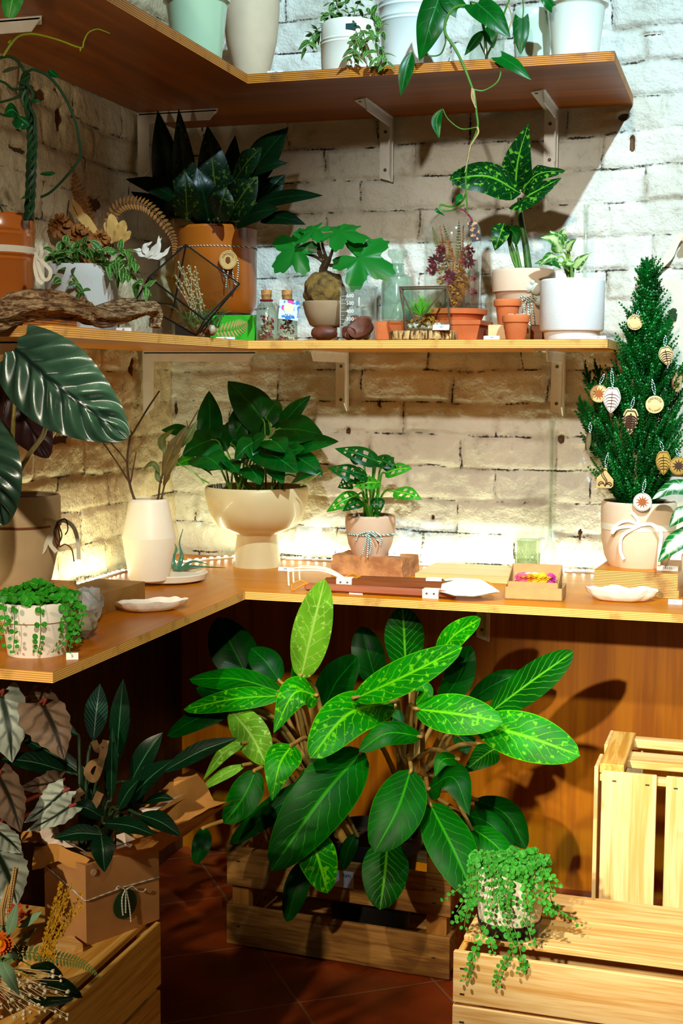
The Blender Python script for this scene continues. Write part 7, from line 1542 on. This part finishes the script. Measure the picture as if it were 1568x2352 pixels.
for st in ([(1150, 2120, 2.235), (1170, 2150, 2.225), (1178, 2172, 2.20), (1168, 2200, fz), (1152, 2220, fz), (1142, 2245, fz), (1140, 2262, fz)], [(1120, 2120, 2.235), (1105, 2150, 2.22), (1092, 2180, 2.19), (1085, 2205, fz), (1075, 2230, fz), (1068, 2252, fz)], [(1180, 2130, 2.23), (1190, 2165, 2.20), (1196, 2195, fz), (1200, 2215, fz), (1197, 2232, fz)], [(1110, 2060, 2.24), (1085, 2075, 2.235), (1070, 2100, 2.23), (1066, 2130, 2.23)],
           [(1200, 2100, 2.23), (1215, 2140, 2.22), (1222, 2168, 2.21)], [(1120, 2000, 2.28), (1105, 1975, 2.28), (1112, 1955, 2.28)], [(1150, 1995, 2.28), (1135, 1970, 2.28), (1120, 1958, 2.28)], [(1235, 2000, 2.26), (1262, 2012, 2.25), (1282, 2032, 2.25)], [(1240, 2060, 2.25), (1262, 2082, 2.24), (1268, 2095, 2.24)], [(1140, 2140, 2.23), (1128, 2165, 2.20), (1132, 2185, 2.19)], [(1095, 1990, 2.28), (1085, 2000, 2.27), (1098, 2020, 2.25)]):
    coins(m, [Y(*p) for p in st], 0.011, 0.0058)
m.build('foliage', [leafmat('creeper_leaf', (60, 170, 50), (140, 210, 90), 2, 0.2, 0.02, 0.03, rough=0.4), plain('creeper_thread', (130, 150, 50), 0.6, 0.1)], t, ang=80)

# ------------------------------------------------------------------ boxed dark plant on the left crate
KB = plain('brown_paper_box', (186, 132, 80), 0.8, 0.05, 30); KRP = plain('kraft_paper', (196, 136, 62), 0.75, 0.12, 18, bump=0.4, bscale=40); TIS = plain('tissue_paper', (226, 204, 190), 0.8, 0.05, 30)
b0, b1, b2 = Z(199, 2174, HC), Z(366, 2112, HC), Z(118, 2124, HC)
ux = (b1 - b0).normalized(); uy = Vector((-ux.y, ux.x, 0)); Lb = (b1 - b0).length; Db = abs((b2 - b0).dot(uy)); Hb = zat(b0, 1990) - HC; bc = b0 + ux * Lb / 2 + uy * Db / 2
t = thing('boxed_plant', 'dark narrow leaved plant in a brown paper box with kraft paper and green tag', 'potted plant', (bc.x, bc.y, HC))
m = M(); m.prism([(0, 0), (Lb, 0), (Lb, Db), (0, Db)], b0 + Vector((0, 0, 0.0006)), ux, uy, Hb); m.build('box', KB, t, smooth=False)
def crumple(pts, mat, name, sub=6, amp=0.006):
    m = M(); rowsA = pts; n = len(rowsA); k = len(rowsA[0]); vs = []; nu = (n - 1) * sub; nv = (k - 1) * sub
    for i in range(nu + 1):
        a, f = divmod(i, sub); f /= sub; a2 = min(a + 1, n - 1)
        for j in range(nv + 1):
            b, g = divmod(j, sub); g /= sub; b2 = min(b + 1, k - 1)
            p = (rowsA[a][b].lerp(rowsA[a2][b], f)).lerp(rowsA[a][b2].lerp(rowsA[a2][b2], f), g); q = p * 26
            p = p + Vector((mnoise.noise(q), mnoise.noise(q + Vector((9, 0, 0))), mnoise.noise(q + Vector((0, 7, 0))))) * amp; vs.append(p)
    fs = [(i * (nv + 1) + j, i * (nv + 1) + j + 1, (i + 1) * (nv + 1) + j + 1, (i + 1) * (nv + 1) + j) for i in range(nu) for j in range(nv)]
    m.add(vs, fs); return m.build(name, mat, t, smooth=False)
by = bc.y
def P_(px, py, dy): return Y(px, py, by + dy)
crumple([[P_(200, 1985, -0.06), P_(290, 1975, 0.0), P_(370, 1955, 0.05)], [P_(220, 1955, -0.07), P_(350, 1950, -0.02), P_(460, 1895, 0.04)], [P_(300, 1930, -0.06), P_(400, 1900, -0.02), P_(533, 1838, 0.05)]], KRP, 'kraft_paper')
crumple([[P_(300, 1930, 0.02), P_(400, 1900, 0.06), P_(520, 1840, 0.06)], [P_(330, 1850, 0.05), P_(420, 1830, 0.07), P_(490, 1838, 0.07)], [P_(350, 1830, 0.07), P_(400, 1790, 0.08), P_(444, 1768, 0.08)]], KRP, 'kraft_paper')
crumple([[P_(110, 1965, -0.03), P_(150, 1970, -0.07), P_(205, 1985, -0.075)], [P_(75, 1945, -0.04), P_(140, 1940, -0.08), P_(210, 1975, -0.085)], [P_(75, 2003, -0.05), P_(130, 1980, -0.09), P_(190, 2000, -0.09)]], KRP, 'kraft_paper')
crumple([[P_(50, 1910, 0.0), P_(80, 1905, -0.01), P_(110, 1915, -0.02)], [P_(52, 1935, -0.01), P_(85, 1935, -0.03), P_(120, 1945, -0.04)]], KRP, 'kraft_paper')
crumple([[P_(85, 1895, -0.02), P_(110, 1890, -0.03), P_(130, 1886, -0.02)], [P_(100, 1930, -0.05), P_(125, 1920, -0.06), P_(135, 1915, -0.05)], [P_(120, 1950, -0.07), P_(170, 1940, -0.08), P_(212, 1968, -0.08)]], TIS, 'tissue_paper')
crumple([[P_(265, 1915, -0.05), P_(285, 1910, -0.05), P_(310, 1930, -0.04)], [P_(270, 1950, -0.06), P_(290, 1945, -0.06), P_(300, 1950, -0.05)]], TIS, 'tissue_paper')
crumple([[P_(312, 1860, 0.0), P_(340, 1856, 0.0), P_(360, 1850, 0.02)], [P_(340, 1870, -0.01), P_(370, 1850, 0.0), P_(400, 1830, 0.03)], [P_(395, 1835, 0.03), P_(415, 1825, 0.04), P_(432, 1820, 0.05)]], TIS, 'tissue_paper')
STR = leafmat('dark_stromanthe_leaf', (6, 44, 24), (60, 120, 76), 9, 1.0, 0.02, 0.045, rough=0.28, spec=0.5); STS = leafmat('silvery_dark_leaf', (24, 60, 48), (120, 150, 140), 12, 1.0, 0.12, 0.05, rough=0.22, spec=0.6)
sr = Vector((bc.x - 0.012, bc.y, HC + Hb - 0.002))
rows = []
for bs, tp, w, y0, y1, mt in (((214, 1702), (230, 1570), 54, 0.0, 0.0, 1), ((268, 1740), (283, 1558), 46, 0.01, 0.02, 0), ((285, 1850), (398, 1744), 58, -0.02, -0.05, 0), ((300, 1795), (374, 1682), 54, 0.03, 0.04, 0), ((370, 1775), (548, 1694), 48, 0.04, 0.06, 0), ((162, 1776), (-4, 1742), 52, 0.0, -0.04, 0),
        ((318, 1870), (417, 1921), 48, -0.04, -0.06, 0), ((236, 1890), (360, 1920), 46, -0.06, -0.10, 0), ((232, 1915), (240, 2004), 54, -0.085, -0.11, 0), ((238, 1918), (122, 1926), 44, -0.08, -0.10, 0), ((255, 1840), (258, 1668), 28, -0.01, -0.01, 0), ((180, 1690), (60, 1640), 40, 0.03, 0.03, 0), ((240, 1800), (300, 1650), 34, 0.02, 0.03, 0), ((215, 1800), (40, 1690), 44, 0.03, 0.02, 0), ((220, 1860), (190, 1760), 40, 0.0, 0.0, 0), ((300, 1880), (330, 1760), 40, 0.0, 0.0, 0), ((330, 1845), (400, 1836), 28, -0.01, -0.02, 0), ((240, 1880), (160, 1850), 44, -0.03, -0.05, 0), ((270, 1860), (320, 1790), 46, -0.03, -0.05, 0)):
    md = ((bs[0] + tp[0]) / 2, (bs[1] + tp[1]) / 2 - 8); rows.append(([(bs[0], bs[1], by + y0), (md[0], md[1], by + (y0 + y1) / 2 - 0.006), (tp[0], tp[1], by + y1)], w, dict(mat=mt, src=tuple(sr + Vector((random.uniform(-.03, .03), random.uniform(-.03, .03), 0))))))
leaf_parts(t, rows, [STR, STS], stem=plain('dark_green_stem', (40, 56, 30), 0.5, 0.1), r=0.0032, shape='lance', nu=14, nv=4, fold=0.28, cup=0.1)
m = M(); DRYL = plain('withered_leaf', (120, 88, 50), 0.8, 0.25, 40)
ribbon(m, strand_px([(215, 1702, by - .01), (225, 1722, by - .03), (240, 1712, by - .03), (232, 1745, by - .035), (210, 1755, by - .03), (200, 1775, by - .035), (215, 1790, by - .03), (228, 1765, by - .035), (243, 1700, by - .03)], by), 0.012, (0.4, -0.8, 0.4), 50)
ribbon(m, strand_px([(190, 1815, by - .03), (175, 1830, by - .04), (190, 1860, by - .04), (215, 1850, by - .035), (230, 1820, by - .03)], by), 0.014, (0.3, -0.9, 0.3), 30); m.build('withered_leaf', DRYL, t)
m = M(); zc = 2070
def onbox(px, py): # the right face of the box
    n = -uy; r_ = ray(px, py); k = (b0 - EYE).dot(n) / r_.dot(n); return EYE + r_ * k + n * 0.0016
L0 = onbox(200, 2068); L1 = onbox(364, 2014); Lc = b0 + uy * Db; L2 = Vector((Lc.x - ux.x * 0.001, Lc.y, L0.z + 0.035)) - ux * 0.0016
m.tube([L2, Vector((b0.x, b0.y, L0.z)) - ux * 0.0016 - uy * 0.0016, L0, L0.lerp(L1, 0.5) + Vector((0, 0, 0.003)), L1], 0.0013, 6)
for st in ([(283, 2042), (276, 2060), (276, 2082), (278, 2100)], [(285, 2042), (290, 2065), (294, 2090), (296, 2115)], [(284, 2042), (284, 2070), (284, 2095)], [(284, 2042), (300, 2034), (312, 2044), (325, 2046), (330, 2040)], [(284, 2042), (268, 2034), (262, 2040)]): m.tube([onbox(*p) - uy * 0.004 for p in st], 0.0013, 5, 14)
m.build('twine', twine_mat('white_twine', (230, 226, 210), (170, 176, 168)), t)
e = onbox(286, 2076); m = M(); R3 = Matrix((ux, Vector((0, 0, 1)), -uy)).transposed(); m.lathe([(0, -0.0004), (0.026, -0.0004), (0.026, 0.0008), (0, 0.0008)], e, 40, m3=R3); m.build('round_tag', plain('dark_green_card', (16, 62, 26), 0.6, 0.05), t)
e = onbox(214, 2003); m = M(); m.lathe([(0, -0.0004), (0.006, -0.0004), (0.006, 0.0006), (0, 0.0006)], e, 24, m3=R3); m.build('sticker', plain('pale_sticker', (206, 170, 140), 0.6, 0.05), t)

# ------------------------------------------------------------------ silver begonia at the left
BEG = leafmat('silver_begonia_leaf', (186, 196, 184), (18, 36, 18), 5, 0.9, 0.34, 0.13, rough=0.35, trans=0.15); BEGR = leafmat('red_backed_begonia_leaf', (146, 118, 96), (30, 26, 14), 5, 0.9, 0.32, 0.12, rough=0.4, trans=0.4)
bz = Vector((-1.40, 2.02, 0.0))
t = thing('begonia', 'silver begonia with dark veined ruffled leaves left of the boxed plant', 'potted plant', bz)
m = M(); m.lathe([(0, 0), (0.07, 0), (0.095, 0.16), (0.10, 0.17), (0.10, 0.19), (0.094, 0.19), (0.088, 0.165), (0, 0.165)], bz, 40); m.build('pot', TERRA, t)
rows = []
for bs, tp, w, y0, y1, mt in (((2, 1590), (28, 1752), 120, 1.98, 1.95, 0), ((96, 1612), (148, 1745), 110, 2.0, 1.97, 1), ((-6, 1775), (48, 1912), 96, 1.98, 1.94, 1), ((150, 1815), (55, 1890), 66, 2.04, 2.0, 0), ((165, 1850), (60, 1910), 60, 2.02, 1.99, 0), ((-10, 1950), (40, 2080), 130, 1.95, 1.9, 0), ((100, 1585), (66, 1640), 50, 2.05, 2.03, 1), ((-20, 1900), (50, 1960), 70, 1.99, 1.95, 0), ((140, 1795), (40, 1810), 60, 2.06, 2.04, 1), ((-30, 2070), (20, 2160), 110, 1.93, 1.9, 0)):
    md = ((bs[0] + tp[0]) / 2 + 6, (bs[1] + tp[1]) / 2); rows.append(([(bs[0], bs[1], y0), (md[0], md[1], (y0 + y1) / 2 - 0.006), (tp[0], tp[1], y1)], w, dict(mat=mt, src=(bz.x + 0.02, bz.y, 0.17))))
leaf_parts(t, rows, [BEG, BEGR], stem=plain('red_stem', (140, 50, 30), 0.5, 0.1), r=0.0035, shape='wing', nu=26, nv=6, wave=0.10, lobe=0.14, asym=0.18, fold=0.1)

# ------------------------------------------------------------------ dried bouquet in the left foreground
v0 = Vector((-1.085, 1.735, HC + 0.0005)); bqy = 1.735
t = thing('dried_bouquet', 'bunch of dried flowers with yellow grass, fern and orange bloom at lower left', 'dried flowers', v0)
m = M(); m.lathe([(0, 0), (0.026, 0), (0.032, 0.03), (0.027, 0.055), (0.022, 0.068), (0.024, 0.074), (0.021, 0.074), (0.019, 0.067), (0, 0.05)], v0, 30); m.build('vase', TERRA, t)
vt = v0 + Vector((0, 0, 0.06))
def bq(pts, dy=0.0): return [vt] + [Y(p[0], p[1], bqy - 0.02 + dy + (p[2] if len(p) > 2 else 0)) for p in pts]
m = M(); YG = plain('yellow_grass', (200, 150, 20), 0.8, 0.15, 60)
for k in range(16):
    tx, ty = random.uniform(120, 190), random.uniform(2030, 2090); P = spline(bq([(60 + k * 3, 2230), ((60 + tx) / 2 + 10, (2230 + ty) / 2), (tx, ty)]), 26); m.tube(P, (0.0008, 0.0004), 4)
    for i in range(12, 27):
        for j in range(2): d = Vector((random.uniform(-1, 1), random.uniform(-.6, .6), 0.9)).normalized() * 0.006; m.leaf([P[i], P[i] + d * 0.5, P[i] + d], 0.0028, nu=3, nv=1)
m.build('yellow_grass', YG, t, ang=80)
m = M()
for st in ([(14, 2180), (22, 2080), (36, 2000)], [(0, 2150), (6, 2090), (20, 2040)]):
    P = spline(bq(st), 40); m.tube(P, (0.001, 0.0006), 4)
    for i in range(18, 41):
        for j in range(6): a_ = j * 1.05 + i; d = Vector((math.cos(a_), math.sin(a_), 0.9)).normalized() * 0.0065; m.blob(P[i] + d * 0.6, (0.0016, 0.0016, 0.003), 0.1, 2, 6, 4)
m.build('seed_spike', plain('tan_spike', (196, 160, 100), 0.8, 0.1), t)
m = M(); p = Y(2, 2166, bqy - 0.05); flowerhead(m, p, (0.3, -1, 0.15), 0.020, 18, 0, 1); m.tube([vt, vt.lerp(p, 0.6), p], 0.0012, 5, 8); m.build('orange_flower', [plain('orange_petal', (236, 110, 10), 0.6, 0.15, 60), FL['yellow']], t, ang=80)
m = M(); p = Y(38, 2100, bqy - 0.03)
for k in range(24): d = Vector((random.gauss(0, 1), random.gauss(0, 1), random.gauss(0, 1) + .6)).normalized(); q = p + Vector((random.uniform(-.01, .02), 0, random.uniform(-.01, .012))); m.leaf([q, q + d * 0.005, q + d * 0.009], 0.0045, nu=3, nv=1)
m.tube([vt, vt.lerp(p, 0.6), p], 0.0009, 4, 8); m.build('red_flower', plain('red_petal', (200, 50, 16), 0.7, 0.15), t, ang=80)
EUC = leafmat('eucalyptus_leaf', (120, 156, 124), (150, 180, 150), 3, 0.5, 0.02, 0.05, rough=0.6, trans=0.1)
leaf_parts(t, [([(16, 2150, bqy - .05), (28, 2115, bqy - .055), (40, 2072, bqy - .05)], 26, dict(shape='lance')), ([(2, 2205, bqy - .06), (20, 2240, bqy - .07), (46, 2288, bqy - .06)], 32, dict(shape='lance')), ([(45, 2130, bqy - .03), (70, 2112, bqy - .03), (97, 2094, bqy - .03)], 24, dict(shape='lance')), ([(48, 2200, bqy - .03), (20, 2190, bqy - .05), (0, 2196, bqy - .05)], 22, dict(shape='lance')),
    ([(70, 2218, bqy - .03), (105, 2220, bqy - .05), (145, 2242, bqy - .04)], 30, dict(mat=1)), ([(90, 2250, bqy - .03), (140, 2260, bqy - .05), (190, 2292, bqy - .04)], 34, dict(mat=1)), ([(60, 2290, bqy - .03), (110, 2300, bqy - .05), (170, 2294, bqy - .04)], 26, dict(mat=1))], [EUC, DSG], src=vt, r=0.0012)
m = M()
for st, w in (([(40, 2190), (130, 2200), (190, 2215), (233, 2248)], 34), ([(40, 2180), (60, 2150), (85, 2130)], 24)): P = bq(st); frond(m, P, w * 0.0007, k=34)
m.build('fern_frond', plain('olive_green_fern', (92, 108, 40), 0.7, 0.15), t, ang=80)
m = M()
for k in range(60):
    e = Y(random.uniform(-10, 160), random.uniform(2230, 2345), bqy - random.uniform(0.03, 0.07)); e.z = max(e.z, HC + 0.006); m.tube([vt, vt.lerp(e, 0.5) + Vector((random.uniform(-.01, .01), -0.008, 0.01 + random.uniform(-.006, .012))), e], 0.00032, 4, 8); m.blob(e, random.uniform(0.002, 0.0034), 0.5, 4, 8, 5, sd=k)
m.build('baby_breath', plain('cream_bead', (222, 204, 170), 0.8, 0.1), t)
# loose slip of wood on the crate by the bouquet
p = Z(120, 2200, HC); m = M(); m.box(Vector((p.x - 0.01, p.y + 0.01, HC + 0.0075)), (0.10, 0.045, 0.014), rot=0.9); tag(m.build('wood_scrap', PINE, smooth=False), 'short scrap of wood on the left crate beside the paper box', 'wood scrap')
